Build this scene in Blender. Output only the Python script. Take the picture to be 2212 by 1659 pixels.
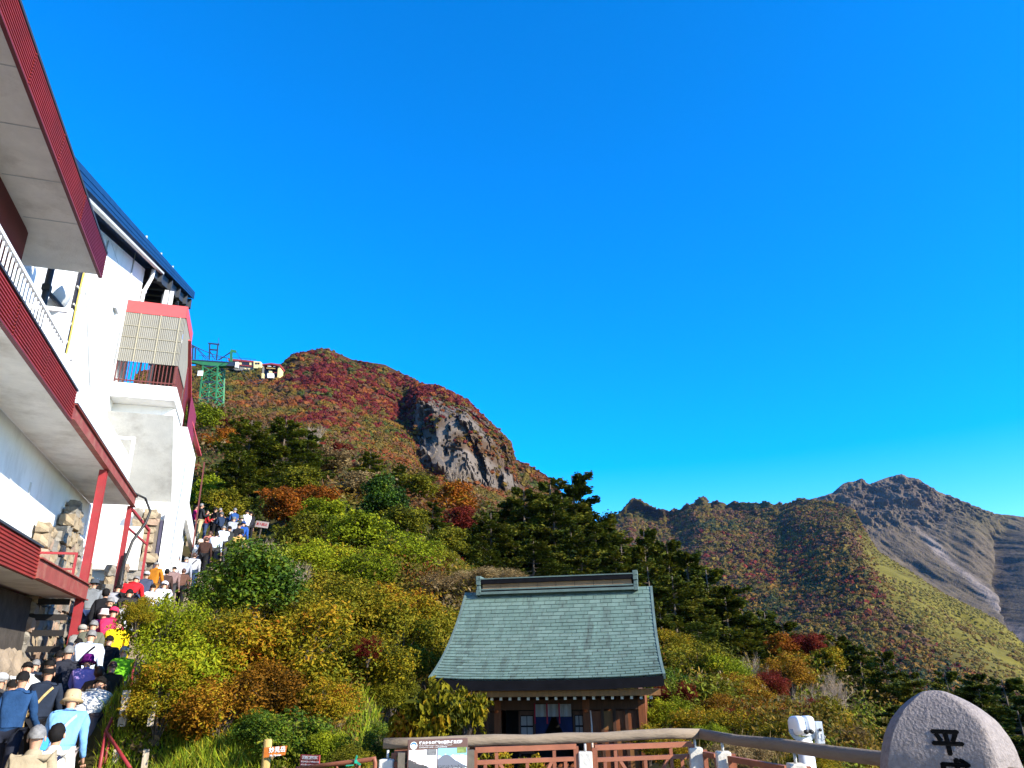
import bpy, bmesh, math, random
import numpy as np
from mathutils import Matrix, Vector, Euler

for _o in list(bpy.data.objects):
    bpy.data.objects.remove(_o, do_unlink=True)
SC = bpy.context.scene
COL = SC.collection
R = math.radians

# ------------------------------------------------------------------ camera
PITCH = math.atan(287 / 745.0)
ROLL = R(1.0)
CAMZ = 1.75
_c, _s = math.cos(PITCH), math.sin(PITCH)
_r0, _u0 = Vector((1, 0, 0)), Vector((0, -_s, _c))
FWD = Vector((0, _c, _s))
RGT = _r0 * math.cos(ROLL) - _u0 * math.sin(ROLL)
UPV = _r0 * math.sin(ROLL) + _u0 * math.cos(ROLL)
cam_d = bpy.data.cameras.new('camera')
cam_d.sensor_width = 36.0
cam_d.lens = 36.0 * 745 / 1024
cam_d.clip_start = 0.1
cam_d.clip_end = 30000
cam = bpy.data.objects.new('camera', cam_d)
COL.objects.link(cam)
_m = Matrix((RGT, UPV, -FWD)).transposed().to_4x4()
_m.translation = (0, 0, CAMZ)
cam.matrix_world = _m
SC.camera = cam

# ------------------------------------------------------------------ sky, sun, exposure
SUN_AZ, SUN_EL = R(120), R(27.5)          # azimuth clockwise from the view direction
W = bpy.data.worlds.new('World')
SC.world = W
W.use_nodes = True
_n = W.node_tree.nodes
_bg = _n['Background']
_sky = _n.new('ShaderNodeTexSky')
_sky.sky_type = 'NISHITA'
_sky.sun_disc = False
_sky.sun_elevation = SUN_EL
_sky.sun_rotation = SUN_AZ
_sky.altitude = 1100
_sky.air_density = 1.0
_sky.dust_density = 0.3
_sky.ozone_density = 3.0
_hs = _n.new('ShaderNodeHueSaturation')
_hs.inputs['Saturation'].default_value = 1.5
_hs.inputs['Hue'].default_value = 0.507
_hs.inputs['Value'].default_value = 1.3
W.node_tree.links.new(_sky.outputs[0], _hs.inputs['Color'])
W.node_tree.links.new(_hs.outputs[0], _bg.inputs[0])
_bg.inputs[1].default_value = 0.15

sun_d = bpy.data.lights.new('sun', 'SUN')
sun_d.energy = 5.0
sun_d.angle = R(0.53)
sun_d.color = (1.0, 0.93, 0.80)
sun = bpy.data.objects.new('sun', sun_d)
COL.objects.link(sun)
SUNV = Vector((math.sin(SUN_AZ) * math.cos(SUN_EL), math.cos(SUN_AZ) * math.cos(SUN_EL), math.sin(SUN_EL)))
sun.rotation_euler = SUNV.to_track_quat('Z', 'Y').to_euler()
sun.location = (40, -20, 60)

SC.view_settings.view_transform = 'Standard'
SC.view_settings.look = 'None'
SC.view_settings.exposure = 1.15
SC.view_settings.gamma = 1.0
SC.render.engine = 'CYCLES'
SC.cycles.use_denoising = True
SC.cycles.max_bounces = 5
SC.cycles.diffuse_bounces = 2
SC.cycles.glossy_bounces = 2
SC.cycles.transmission_bounces = 3
SC.cycles.transparent_max_bounces = 4
SC.cycles.volume_bounces = 0
SC.cycles.use_fast_gi = False
SC.cycles.sample_clamp_indirect = 4.0

# ------------------------------------------------------------------ measuring helpers (picture of 2212 x 1659 units)
FD, CXD, CYD = 745.0 * 2212 / 1024, 1106.0, 829.5


def ray(x, y):
    return FWD + RGT * ((x - CXD) / FD) + UPV * ((CYD - y) / FD)


def at(x, y, Y):
    d = ray(x, y)
    return Vector((0, 0, CAMZ)) + d * (Y / d.y)


def at_np(x, y, Y):
    x, y, Y = np.broadcast_arrays(np.asarray(x, float), np.asarray(y, float), np.asarray(Y, float))
    d = (np.array(FWD)[None] + np.outer(((x - CXD) / FD).ravel(), np.array(RGT)) + np.outer(((CYD - y) / FD).ravel(), np.array(UPV)))
    k = Y.ravel() / d[:, 1]
    return (d * k[:, None] + np.array([0, 0, CAMZ])).reshape(x.shape + (3,))


def proj(p):
    p = Vector(p) - Vector((0, 0, CAMZ))
    k = FD / p.dot(FWD)
    return CXD + k * p.dot(RGT), CYD - k * p.dot(UPV)


BA = R(18.3)                                # heading of the lodge and ropeway station
BU = Vector((-math.sin(BA), math.cos(BA), 0))
BV = Vector((math.cos(BA), math.sin(BA), 0))


def B(s, t, z):
    return BU * s + BV * t + Vector((0, 0, z))


BM = Matrix.Rotation(BA, 4, 'Z')            # building coordinates (t, s, z) -> world

# ------------------------------------------------------------------ noise
_rs = np.random.RandomState(7)
_tab = _rs.rand(64, 64, 64)


def vnoise(p):
    p = np.asarray(p, float)
    i = np.floor(p).astype(int)
    f = p - i
    f = f * f * (3 - 2 * f)
    i0 = i & 63
    i1 = (i + 1) & 63
    g = lambda a, b, c: _tab[a, b, c]
    x0, y0, z0 = i0[..., 0], i0[..., 1], i0[..., 2]
    x1, y1, z1 = i1[..., 0], i1[..., 1], i1[..., 2]
    fx, fy, fz = f[..., 0], f[..., 1], f[..., 2]
    a = g(x0, y0, z0) * (1 - fx) + g(x1, y0, z0) * fx
    b = g(x0, y1, z0) * (1 - fx) + g(x1, y1, z0) * fx
    c = g(x0, y0, z1) * (1 - fx) + g(x1, y0, z1) * fx
    d = g(x0, y1, z1) * (1 - fx) + g(x1, y1, z1) * fx
    return (a * (1 - fy) + b * fy) * (1 - fz) + (c * (1 - fy) + d * fy) * fz


def fbm(p, octaves=4, gain=0.5):
    p = np.asarray(p, float)
    s, a, t = 0, 1.0, 0
    for k in range(octaves):
        s = s + a * (vnoise(p * (2.03 ** k) + 11.7 * k) - 0.5)
        t += a
        a *= gain
    return s / t * 2          # about -1..1


# ------------------------------------------------------------------ materials
MATS = {}


def nd(nt, kind, **kw):
    n = nt.nodes.new(kind)
    for k, v in kw.items():
        setattr(n, k, v)
    return n


def mat(name, base, rough=0.6, var=0.12, scale=6.0, bump=0.0, bscale=None, spec=0.35, metal=0.0, stain=None, stain_scale=1.2, stain_amt=0.5, coord='Object', hue=0.0, stretch=None):
    """Plain painted / stone / wood surface: base colour broken up by two octaves of noise, optional stains and fine relief."""
    if name in MATS:
        return MATS[name]
    m = bpy.data.materials.new(name)
    m.use_nodes = True
    nt = m.node_tree
    L = nt.links
    b = nt.nodes['Principled BSDF']
    b.inputs['Roughness'].default_value = rough
    b.inputs['Metallic'].default_value = metal
    b.inputs['Specular IOR Level'].default_value = spec
    tc = nd(nt, 'ShaderNodeTexCoord')
    vec = tc.outputs[coord]
    if stretch:
        mp = nd(nt, 'ShaderNodeMapping')
        mp.inputs['Scale'].default_value = stretch
        L.new(vec, mp.inputs[0])
        vec = mp.outputs[0]
    nz = nd(nt, 'ShaderNodeTexNoise')
    nz.inputs['Scale'].default_value = scale
    nz.inputs['Detail'].default_value = 6
    nz.inputs['Roughness'].default_value = 0.65
    L.new(vec, nz.inputs['Vector'])
    rp = nd(nt, 'ShaderNodeValToRGB')
    e = rp.color_ramp.elements
    e[0].position, e[1].position = 0.3, 0.72
    e[0].color = tuple(max(0, c * (1 - var)) for c in base) + (1,)
    e[1].color = tuple(min(1, c * (1 + var)) for c in base) + (1,)
    L.new(nz.outputs['Fac'], rp.inputs['Fac'])
    out = rp.outputs['Color']
    if stain:
        n2 = nd(nt, 'ShaderNodeTexNoise')
        n2.inputs['Scale'].default_value = stain_scale
        n2.inputs['Detail'].default_value = 8
        n2.inputs['Roughness'].default_value = 0.7
        L.new(vec, n2.inputs['Vector'])
        r2 = nd(nt, 'ShaderNodeMapRange')
        r2.inputs['From Min'].default_value = 0.5
        r2.inputs['From Max'].default_value = 0.75
        r2.inputs['To Max'].default_value = stain_amt
        L.new(n2.outputs['Fac'], r2.inputs['Value'])
        mx = nd(nt, 'ShaderNodeMix', data_type='RGBA')
        L.new(r2.outputs[0], mx.inputs['Factor'])
        L.new(out, mx.inputs['A'])
        mx.inputs['B'].default_value = tuple(stain) + (1,)
        out = mx.outputs['Result']
    L.new(out, b.inputs['Base Color'])
    if bump:
        n3 = nd(nt, 'ShaderNodeTexNoise')
        n3.inputs['Scale'].default_value = bscale or scale * 4
        n3.inputs['Detail'].default_value = 5
        L.new(vec, n3.inputs['Vector'])
        bp = nd(nt, 'ShaderNodeBump')
        bp.inputs['Strength'].default_value = bump
        bp.inputs['Distance'].default_value = 0.02
        L.new(n3.outputs['Fac'], bp.inputs['Height'])
        L.new(bp.outputs[0], b.inputs['Normal'])
    MATS[name] = m
    return m


def attr_mat(name, rough=0.75, trans=0.0, spec=0.2, bump=0.0, bscale=1.0, attr='Col', nvar=0.0, nscale=0.2):
    """Colour comes from the mesh's own colour attribute (leaf and rock colours)."""
    if name in MATS:
        return MATS[name]
    m = bpy.data.materials.new(name)
    m.use_nodes = True
    nt = m.node_tree
    L = nt.links
    b = nt.nodes['Principled BSDF']
    b.inputs['Roughness'].default_value = rough
    b.inputs['Specular IOR Level'].default_value = spec
    a = nd(nt, 'ShaderNodeVertexColor', layer_name=attr)
    col = a.outputs['Color']
    if nvar:
        tc = nd(nt, 'ShaderNodeTexCoord')
        nz = nd(nt, 'ShaderNodeTexNoise')
        nz.inputs['Scale'].default_value = nscale
        nz.inputs['Detail'].default_value = 8
        nz.inputs['Roughness'].default_value = 0.7
        L.new(tc.outputs['Object'], nz.inputs['Vector'])
        mr = nd(nt, 'ShaderNodeMapRange')
        mr.inputs['From Min'].default_value = 0.25
        mr.inputs['From Max'].default_value = 0.75
        mr.inputs['To Min'].default_value = 1 - nvar
        mr.inputs['To Max'].default_value = 1 + nvar
        L.new(nz.outputs['Fac'], mr.inputs['Value'])
        vm = nd(nt, 'ShaderNodeVectorMath', operation='SCALE')
        L.new(col, vm.inputs[0])
        L.new(mr.outputs[0], vm.inputs['Scale'])
        col = vm.outputs[0]
        if bump:
            bp = nd(nt, 'ShaderNodeBump')
            bp.inputs['Strength'].default_value = bump
            bp.inputs['Distance'].default_value = bscale
            L.new(nz.outputs['Fac'], bp.inputs['Height'])
            L.new(bp.outputs[0], b.inputs['Normal'])
    L.new(col, b.inputs['Base Color'])
    if trans:
        t = nd(nt, 'ShaderNodeBsdfTranslucent')
        L.new(col, t.inputs['Color'])
        mx = nd(nt, 'ShaderNodeMixShader')
        mx.inputs[0].default_value = trans
        L.new(b.outputs[0], mx.inputs[1])
        L.new(t.outputs[0], mx.inputs[2])
        L.new(mx.outputs[0], nt.nodes['Material Output'].inputs['Surface'])
    MATS[name] = m
    return m


def leaf_mat(name, stops, trans=0.35, rough=0.65, spec=0.08):
    """Foliage: the mesh's 'v' attribute (0..1, per leaf and per clump) picks a colour from the plant's own range."""
    if name in MATS:
        return MATS[name]
    m = bpy.data.materials.new(name)
    m.use_nodes = True
    nt = m.node_tree
    L = nt.links
    b = nt.nodes['Principled BSDF']
    b.inputs['Roughness'].default_value = rough
    b.inputs['Specular IOR Level'].default_value = spec
    a = nd(nt, 'ShaderNodeAttribute', attribute_name='v')
    oi = nd(nt, 'ShaderNodeObjectInfo')
    mr = nd(nt, 'ShaderNodeMapRange')
    mr.inputs['To Min'].default_value = -0.12
    mr.inputs['To Max'].default_value = 0.15
    L.new(oi.outputs['Random'], mr.inputs['Value'])
    ad = nd(nt, 'ShaderNodeMath', operation='ADD')
    L.new(a.outputs['Fac'], ad.inputs[0])
    L.new(mr.outputs[0], ad.inputs[1])
    ge = nd(nt, 'ShaderNodeNewGeometry')
    pn = nd(nt, 'ShaderNodeTexNoise')
    pn.inputs['Scale'].default_value = 0.75
    pn.inputs['Detail'].default_value = 5
    pn.inputs['Roughness'].default_value = 0.7
    L.new(ge.outputs['Position'], pn.inputs['Vector'])
    pm = nd(nt, 'ShaderNodeMapRange')
    pm.inputs['From Min'].default_value = 0.3
    pm.inputs['From Max'].default_value = 0.7
    pm.inputs['To Min'].default_value = -0.30
    pm.inputs['To Max'].default_value = 0.30
    L.new(pn.outputs['Fac'], pm.inputs['Value'])
    ad2 = nd(nt, 'ShaderNodeMath', operation='ADD')
    L.new(ad.outputs[0], ad2.inputs[0])
    L.new(pm.outputs[0], ad2.inputs[1])
    ad = ad2
    rp = nd(nt, 'ShaderNodeValToRGB')
    cr = rp.color_ramp
    while len(cr.elements) < len(stops):
        cr.elements.new(0.5)
    for i, (p, c) in enumerate(stops):
        cr.elements[i].position = p
    for i, (p, c) in enumerate(stops):
        cr.elements[i].color = tuple(c) + (1,)
    L.new(ad.outputs[0], rp.inputs['Fac'])
    col = rp.outputs['Color']
    L.new(col, b.inputs['Base Color'])
    t = nd(nt, 'ShaderNodeBsdfTranslucent')
    L.new(col, t.inputs['Color'])
    mx = nd(nt, 'ShaderNodeMixShader')
    mx.inputs[0].default_value = trans
    L.new(b.outputs[0], mx.inputs[1])
    L.new(t.outputs[0], mx.inputs[2])
    L.new(mx.outputs[0], nt.nodes['Material Output'].inputs['Surface'])
    MATS[name] = m
    return m


# ------------------------------------------------------------------ objects
WM = {}                                     # world matrix of every object made here (the depsgraph is not asked)


def tag(o, label=None, cat=None, group=None, kind=None):
    if label:
        o['label'] = label
    if cat:
        o['category'] = cat
    if group:
        o['group'] = group
    if kind:
        o['kind'] = kind
    return o


def link(o, parent=None, M=None):
    M = M.copy() if M is not None else Matrix.Identity(4)
    COL.objects.link(o)
    if parent is not None:
        o.parent = parent
        o.matrix_parent_inverse = WM[parent.name].inverted()
    o.matrix_basis = M
    WM[o.name] = M
    return o


def thing(name, label, cat, loc=(0, 0, 0), rz=0.0, group=None):
    o = bpy.data.objects.new(name, None)
    o.empty_display_size = 0.2
    link(o, None, Matrix.Translation(loc) @ Matrix.Rotation(rz, 4, 'Z'))
    return tag(o, label, cat, group)


class MB:
    def __init__(self):
        self.v, self.f, self.m, self.sm = [], [], [], []

    def add(self, vs, fs, mi=0, smooth=False):
        k = len(self.v)
        self.v += [tuple(p) for p in vs]
        self.f += [tuple(i + k for i in f) for f in fs]
        self.m += [mi] * len(fs)
        self.sm += [smooth] * len(fs)
        return self

    def box(self, c, d, M=None, mi=0):
        x, y, z = (q / 2 for q in d)
        vs = [Vector((sx * x, sy * y, sz * z)) for sx in (-1, 1) for sy in (-1, 1) for sz in (-1, 1)]
        if M is not None:
            vs = [M @ p for p in vs]
        c = Vector(c)
        return self.add([p + c for p in vs], [(0, 1, 3, 2), (4, 6, 7, 5), (0, 4, 5, 1), (2, 3, 7, 6), (0, 2, 6, 4), (1, 5, 7, 3)], mi)

    def bx(self, x0, x1, y0, y1, z0, z1, mi=0):
        return self.box(((x0 + x1) / 2, (y0 + y1) / 2, (z0 + z1) / 2), (abs(x1 - x0), abs(y1 - y0), abs(z1 - z0)), None, mi)

    def bar(self, a, b, w, h, up=(0, 0, 1), mi=0):
        a, b = Vector(a), Vector(b)
        d = (b - a)
        L = d.length
        d.normalize()
        x = d.cross(Vector(up))
        if x.length < 1e-4:
            x = d.cross(Vector((1, 0, 0)))
        x.normalize()
        z = x.cross(d)
        M = Matrix((x, d, z)).transposed()
        return self.box((a + b) / 2, (w, L, h), M, mi)

    def tube(self, pts, rad, n=8, cap=True, mi=0, smooth=True):
        pts = [Vector(p) for p in pts]
        if not isinstance(rad, (list, tuple)):
            rad = [rad] * len(pts)
        vs, fs = [], []
        px = None
        for i, p in enumerate(pts):
            d = (pts[min(i + 1, len(pts) - 1)] - pts[max(i - 1, 0)]).normalized()
            if px is None:
                px = d.orthogonal().normalized()
            else:
                px = (px - d * px.dot(d))
                px = px.normalized() if px.length > 1e-6 else d.orthogonal().normalized()
            py = d.cross(px)
            for k in range(n):
                a = 2 * math.pi * k / n
                vs.append(p + (px * math.cos(a) + py * math.sin(a)) * rad[i])
        for i in range(len(pts) - 1):
            for k in range(n):
                q = (k + 1) % n
                fs.append((i * n + k, i * n + q, (i + 1) * n + q, (i + 1) * n + k))
        self.add(vs, fs, mi, smooth)
        if cap:
            k = len(self.v) - len(vs)
            self.f += [tuple(k + i for i in reversed(range(n))), tuple(k + (len(pts) - 1) * n + i for i in range(n))]
            self.m += [mi, mi]
            self.sm += [False, False]
        return self

    def lathe(self, prof, c=(0, 0, 0), n=16, mi=0, smooth=True, M=None):
        c = Vector(c)
        vs, fs = [], []
        for r, z in prof:
            for k in range(n):
                a = 2 * math.pi * k / n
                p = Vector((r * math.cos(a), r * math.sin(a), z))
                vs.append((M @ p if M is not None else p) + c)
        for i in range(len(prof) - 1):
            for k in range(n):
                q = (k + 1) % n
                fs.append((i * n + k, i * n + q, (i + 1) * n + q, (i + 1) * n + k))
        fs.append(tuple(reversed(range(n))))
        fs.append(tuple((len(prof) - 1) * n + k for k in range(n)))
        return self.add(vs, fs, mi, smooth)

    def prism(self, poly, a, b, mi=0):
        """polygon of 3-D points swept from +a to +b (vectors)."""
        a, b = Vector(a), Vector(b)
        n = len(poly)
        vs = [Vector(p) + a for p in poly] + [Vector(p) + b for p in poly]
        fs = [tuple(range(n)), tuple(n + i for i in reversed(range(n)))]
        for i in range(n):
            j = (i + 1) % n
            fs.append((j, i, n + i, n + j))
        return self.add(vs, fs, mi)

    def mesh(self, name, mats):
        me = bpy.data.meshes.new(name)
        me.from_pydata(self.v, [], self.f)
        for m in (mats if isinstance(mats, (list, tuple)) else [mats]):
            me.materials.append(m)
        me.polygons.foreach_set('material_index', self.m)
        me.polygons.foreach_set('use_smooth', self.sm)
        bm = bmesh.new()
        bm.from_mesh(me)
        bmesh.ops.recalc_face_normals(bm, faces=bm.faces)
        bm.to_mesh(me)
        bm.free()
        me.update()
        return me

    def build(self, name, mats, parent=None, M=None, bevel=0.0):
        o = bpy.data.objects.new(name, self.mesh(name, mats))
        if bevel:
            b = o.modifiers.new('bevel', 'BEVEL')
            b.width = bevel
            b.segments = 2
            b.limit_method = 'ANGLE'
        return link(o, parent, M)


def np_mesh(name, V, Fc, mats, col=None, v=None, smooth=False, fcol=None):
    """big mesh from numpy: V (n,3), Fc (m,k) with k constant; col per face (m,3) or v per face (m,)."""
    me = bpy.data.meshes.new(name)
    V = np.ascontiguousarray(V, np.float32)
    Fc = np.ascontiguousarray(Fc, np.int32)
    m, k = Fc.shape
    me.vertices.add(len(V))
    me.vertices.foreach_set('co', V.ravel())
    me.loops.add(m * k)
    me.loops.foreach_set('vertex_index', Fc.ravel())
    me.polygons.add(m)
    me.polygons.foreach_set('loop_start', np.arange(0, m * k, k, dtype=np.int32))
    me.polygons.foreach_set('use_smooth', np.full(m, smooth))
    for q in (mats if isinstance(mats, (list, tuple)) else [mats]):
        me.materials.append(q)
    if col is not None:
        a = me.color_attributes.new('Col', 'FLOAT_COLOR', 'POINT' if len(col) == len(V) and fcol is None else 'CORNER')
        c4 = np.ones((len(col), 4), np.float32)
        c4[:, :3] = col
        if a.domain == 'CORNER':
            c4 = np.repeat(c4, k, axis=0)
        a.data.foreach_set('color', c4.ravel())
    if v is not None:
        a = me.attributes.new('v', 'FLOAT', 'FACE')
        a.data.foreach_set('value', np.ascontiguousarray(v, np.float32))
    me.update(calc_edges=True)
    me.validate()
    return me


def obj(name, me, parent=None, M=None):
    return link(bpy.data.objects.new(name, me), parent, M)


def copy_tree(root, M, label=None, group=None, mats=None):
    """a copy of a thing and its parts at world matrix M; mats: {part name: material} put on the copies' own slots."""
    r = root.copy()
    COL.objects.link(r)
    r.matrix_basis = M
    WM[r.name] = M
    if label:
        r['label'] = label
    if group:
        r['group'] = group
    for ch in list(root.children):
        c = ch.copy()
        COL.objects.link(c)
        c.parent = r
        c.matrix_parent_inverse = Matrix.Identity(4)
        c.matrix_basis = WM[root.name].inverted() @ WM[ch.name]
        WM[c.name] = M @ c.matrix_basis
        base = ch.name.split('.')[0]
        if mats and base in mats:
            c.material_slots[0].link = 'OBJECT'
            c.material_slots[0].material = mats[base]
    return r

# ================================================================== where the bushes stand (the slope is shaped to carry them)
BUSH_SPECS = []


def bush_spec(*a):
    BUSH_SPECS.append(a)


bush_spec('evergreen', 552, 1265, 98, 14.5, 'large glossy dark green bush above the stair crowd', 'BUSH', .8)
bush_spec('evergreen', 468, 1285, 50, 18.0, 'small glossy green bush between the stairs and the large green bush', 'BUSH', .75)
bush_spec('lime', 362, 1352, 78, 12.8, 'yellow-green leafy bush leaning over the right edge of the stairs', 'FINE', 1.0)
bush_spec('ochre', 300, 1325, 30, 12.2, 'little yellow-green sprig bush beside the red-jacketed climber', 'FINE', 1.0)
bush_spec('lime', 405, 1440, 88, 12.2, 'yellow-green bush over the stone post beside the lower stairs', 'FINE', .9)
bush_spec('ochre', 350, 1505, 72, 11.6, 'dark golden bush above the grass bank at the stair foot', 'FINE', .8)
bush_spec('amber', 480, 1530, 92, 11.6, 'dark rusty bush above the grass bank, left of the dead stems', 'FINE', .75)
bush_spec('ochre', 520, 1405, 105, 13.0, 'golden ochre bush just below the large glossy green bush', 'FINE', .8)
bush_spec('ochre', 650, 1425, 120, 13.2, 'widest golden ochre bush in the middle of the thicket', 'FINE', .8)
bush_spec('amber', 590, 1500, 85, 12.2, 'orange-brown bush under the widest ochre bush', 'FINE', .75)
bush_spec('ochre', 770, 1430, 100, 13.6, 'golden ochre bush arching over the dark hollow', 'FINE', .75)
bush_spec('red', 795, 1400, 26, 12.9, 'small dull red bush in the ochre thicket left of the shrine roof', 'FINE', 1.0)
bush_spec('olive', 862, 1400, 88, 18.5, 'olive bush touching the left edge of the shrine roof', 'FINE', .9)
bush_spec('ochre', 700, 1515, 62, 12.0, 'ochre bush hanging at the left rim of the dark hollow', 'FINE', .7)
bush_spec('olive', 846, 1495, 46, 13.6, 'olive bush under the shrine roof corner', 'FINE', .8)
bush_spec('evergreen', 640, 1600, 70, 10.6, 'low bright green bush behind the orange arrow sign', 'BUSH', .7)
bush_spec('evergreen', 560, 1570, 45, 11.0, 'low dark green bush in the shade above the grass bank', 'BUSH', .7)
bush_spec('evergreen', 825, 1612, 46, 10.6, 'shaded dark green bush in the hollow left of the information board', 'FINE', .9)
bush_spec('olive', 760, 1650, 44, 9.6, 'low olive bush behind the pipe handrail', 'FINE', .8)
bush_spec('lime', 710, 1625, 42, 10.2, 'low yellow-green bush behind the small red notice', 'BUSH', .8)
bush_spec('ochre', 952, 1545, 62, 9.7, 'yellow broad-leaved shrub in front of the shrine wall', 'BIGL', .95)
bush_spec('ochre', 885, 1578, 44, 9.9, 'yellow broad-leaved shrub left of the information board', 'BIGL', 1.0)
bush_spec('ochre', 1010, 1540, 38, 9.6, 'tallest yellow sprig shrub against the dark shrine wall', 'BIGL', 1.1)
bush_spec('ochre', 1075, 1650, 30, 8.6, 'yellow sprigs behind the fence panel next to the information board', 'BIGL', .8)
bush_spec('ochre', 1150, 1658, 26, 8.6, 'yellow sprigs behind the middle of the left fence panel', 'BIGL', .8)
bush_spec('olive', 640, 1325, 80, 17.5, 'olive thicket bush right of the large glossy green bush', 'FINE', .8)
bush_spec('olive', 740, 1310, 92, 18.5, 'olive thicket bush in the middle of the slope', 'FINE', .75)
bush_spec('ochre', 845, 1320, 85, 19.5, 'straw-brown thicket bush left of the shrine ridge', 'FINE', .8)
bush_spec('olive', 930, 1345, 64, 20.5, 'grey-green thicket bush right beside the shrine ridge end', 'FINE', .8)
bush_spec('tan', 965, 1268, 52, 24, 'dry tan brush behind the left end of the shrine ridge', 'FINE', .6)
bush_spec('tan', 1010, 1250, 40, 25, 'dry orange-tan brush directly behind the shrine ridge', 'FINE', .5)
bush_spec('lime', 690, 1212, 68, 26, 'bright yellow-green mound bush right of the dry twigs', 'FINE', .75)
bush_spec('lime', 790, 1235, 66, 25, 'bright lime mound bush in the middle of the slope', 'FINE', .8)
bush_spec('lime', 870, 1200, 74, 28, 'wide yellow-green mound bush left of the dark firs', 'FINE', .75)
bush_spec('lime', 770, 1150, 62, 33, 'rounded yellow-green bush above the lime mound', 'MID', .8)
bush_spec('olive', 650, 1155, 50, 34, 'olive bush below the orange maple', 'MID', .8)
bush_spec('olive', 945, 1220, 46, 30, 'olive bush at the foot of the left firs', 'FINE', .8)
bush_spec('tan', 1075, 1245, 60, 24, 'low gold and tan brush along the top of the shrine ridge', 'FINE', .4)
bush_spec('evergreen', 835, 1085, 56, 48, 'dark green round tree in the middle of the slope', 'MID', .85, None, 'broadleaf_tree', 'tree')
bush_spec('orange', 612, 1092, 50, 44, 'orange maple beside the upper crowd', 'MID', 1.0, None, 'maple_tree', 'tree')
bush_spec('orange', 690, 1085, 46, 46, 'orange and green maple right of the orange maple', 'MID', .8, None, 'maple_tree', 'tree')
bush_spec('lime', 705, 1112, 52, 42, 'yellow-green tree under the orange and green maple', 'MID', .7, None, 'broadleaf_tree', 'tree')
bush_spec('orange', 962, 1085, 58, 72, 'wide rust-orange tree left of the dark firs', 'MID', .65, None, 'maple_tree', 'tree')
bush_spec('red', 985, 1128, 42, 60, 'rust-red tree right under the wide rust-orange tree', 'MID', .7, None, 'maple_tree', 'tree')
bush_spec('olive', 480, 1088, 40, 46, 'olive bush right above the queue by the station wall', 'MID', .9)
bush_spec('lime', 450, 1065, 42, 50, 'yellow-green tree next to the station downpipe', 'MID', 1.0, None, 'broadleaf_tree', 'tree')
bush_spec('orange', 478, 955, 36, 78, 'orange bush under the ropeway tower', 'MID', .8)
bush_spec('lime', 440, 905, 40, 90, 'yellow-green tree at the foot of the ropeway tower', 'MID', .8, None, 'broadleaf_tree', 'tree')
bush_spec('olive', 640, 1040, 50, 52, 'olive bush between the orange maple and the fir pair', 'MID', .7)
bush_spec('tan', 715, 1000, 58, 70, 'dry tan brush left of the lone fir', 'MID', .5)
bush_spec('tan', 770, 1050, 50, 58, 'dry tan brush below the lone fir', 'MID', .5)
bush_spec('olive', 900, 1050, 44, 66, 'brownish olive bush under the cliff', 'MID', .7)
bush_spec('red', 735, 975, 26, 82, 'small red bush left of the lone fir', 'MID', .8)
bush_spec('red', 487, 915, 16, 95, 'small bright red bush under the ropeway tower', 'MID', .8)
bush_spec('olive', 870, 1130, 50, 44, 'olive bush between the lime mound and the dark round tree', 'MID', .75)
bush_spec('olive', 960, 1170, 46, 42, 'dark olive bush in front of the rust-red tree', 'MID', .75)
bush_spec('amber', 1705, 1452, 48, 26, 'rust-brown bush under the dull red maple', 'FINE', .8)
bush_spec('amber', 1600, 1488, 44, 20.5, 'rust-brown bush at the foot of the first bare grey tree', 'FINE', .8)
bush_spec('amber', 1556, 1532, 42, 15.5, 'rust-orange bush behind the straw-gold bushes', 'FINE', .7)
bush_spec('red', 1770, 1530, 30, 17, 'dark red bush under the wide grey leafless tree', 'FINE', .7)
bush_spec('olive', 1495, 1440, 72, 24, 'rounded olive-green bush right of the shrine roof', 'FINE', .85)
bush_spec('lime', 1572, 1462, 48, 23, 'yellow-green bush right of the rounded olive bush', 'FINE', .8)
bush_spec('ochre', 1455, 1400, 45, 26, 'golden bush touching the right edge of the shrine roof', 'FINE', .8)
bush_spec('evergreen', 1452, 1488, 48, 21, 'deep green bush under the right roof corner', 'FINE', .85)
bush_spec('olive', 1540, 1500, 50, 18, 'olive bush above the red sprigs', 'FINE', .7)
bush_spec('red', 1655, 1478, 38, 23, 'bright red bush between the bare grey trees', 'FINE', .8)
bush_spec('red', 1742, 1394, 34, 42, 'dull red maple among the valley firs', 'MID', .7, None, 'maple_tree', 'tree')
bush_spec('orange', 1690, 1395, 34, 42, 'orange maple left of the dull red maple', 'MID', .7, None, 'maple_tree', 'tree')
bush_spec('ochre', 1780, 1430, 36, 34, 'gold bush among the valley firs', 'MID', .8)
bush_spec('red', 1425, 1508, 20, 18.5, 'thin crimson bush right of the shrine wall', 'FINE', 1.6)
bush_spec('red', 1487, 1505, 26, 18, 'dull crimson sprig bush, second right of the shrine wall', 'FINE', 1.3)
bush_spec('red', 1585, 1545, 24, 13.5, 'low crimson bush in the brush over the fence', 'FINE', .7)
bush_spec('lime', 1442, 1540, 42, 16.5, 'yellow-green bush over the fence, next to the shrine wall', 'FINE', .8)
bush_spec('ochre', 1510, 1560, 50, 13, 'straw-gold bush over the fence corner', 'FINE', .7)
bush_spec('lime', 1530, 1590, 40, 11, 'yellow-green bush close behind the fence corner', 'FINE', .7)
bush_spec('ochre', 1600, 1570, 54, 12.6, 'straw-gold bush right of the fence corner', 'FINE', .7)
bush_spec('amber', 1660, 1545, 52, 14, 'rust-gold bush left of the binoculars', 'FINE', .7)
bush_spec('ochre', 1690, 1595, 44, 11.5, 'low gold bush behind the binoculars stand', 'FINE', .7)
bush_spec('ochre', 1800, 1560, 38, 13.5, 'tall dry gold bush right of the binoculars', 'FINE', 1.3)
bush_spec('tan', 1835, 1600, 36, 12, 'dry straw bush between the binoculars and the boulder', 'FINE', .8)
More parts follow.
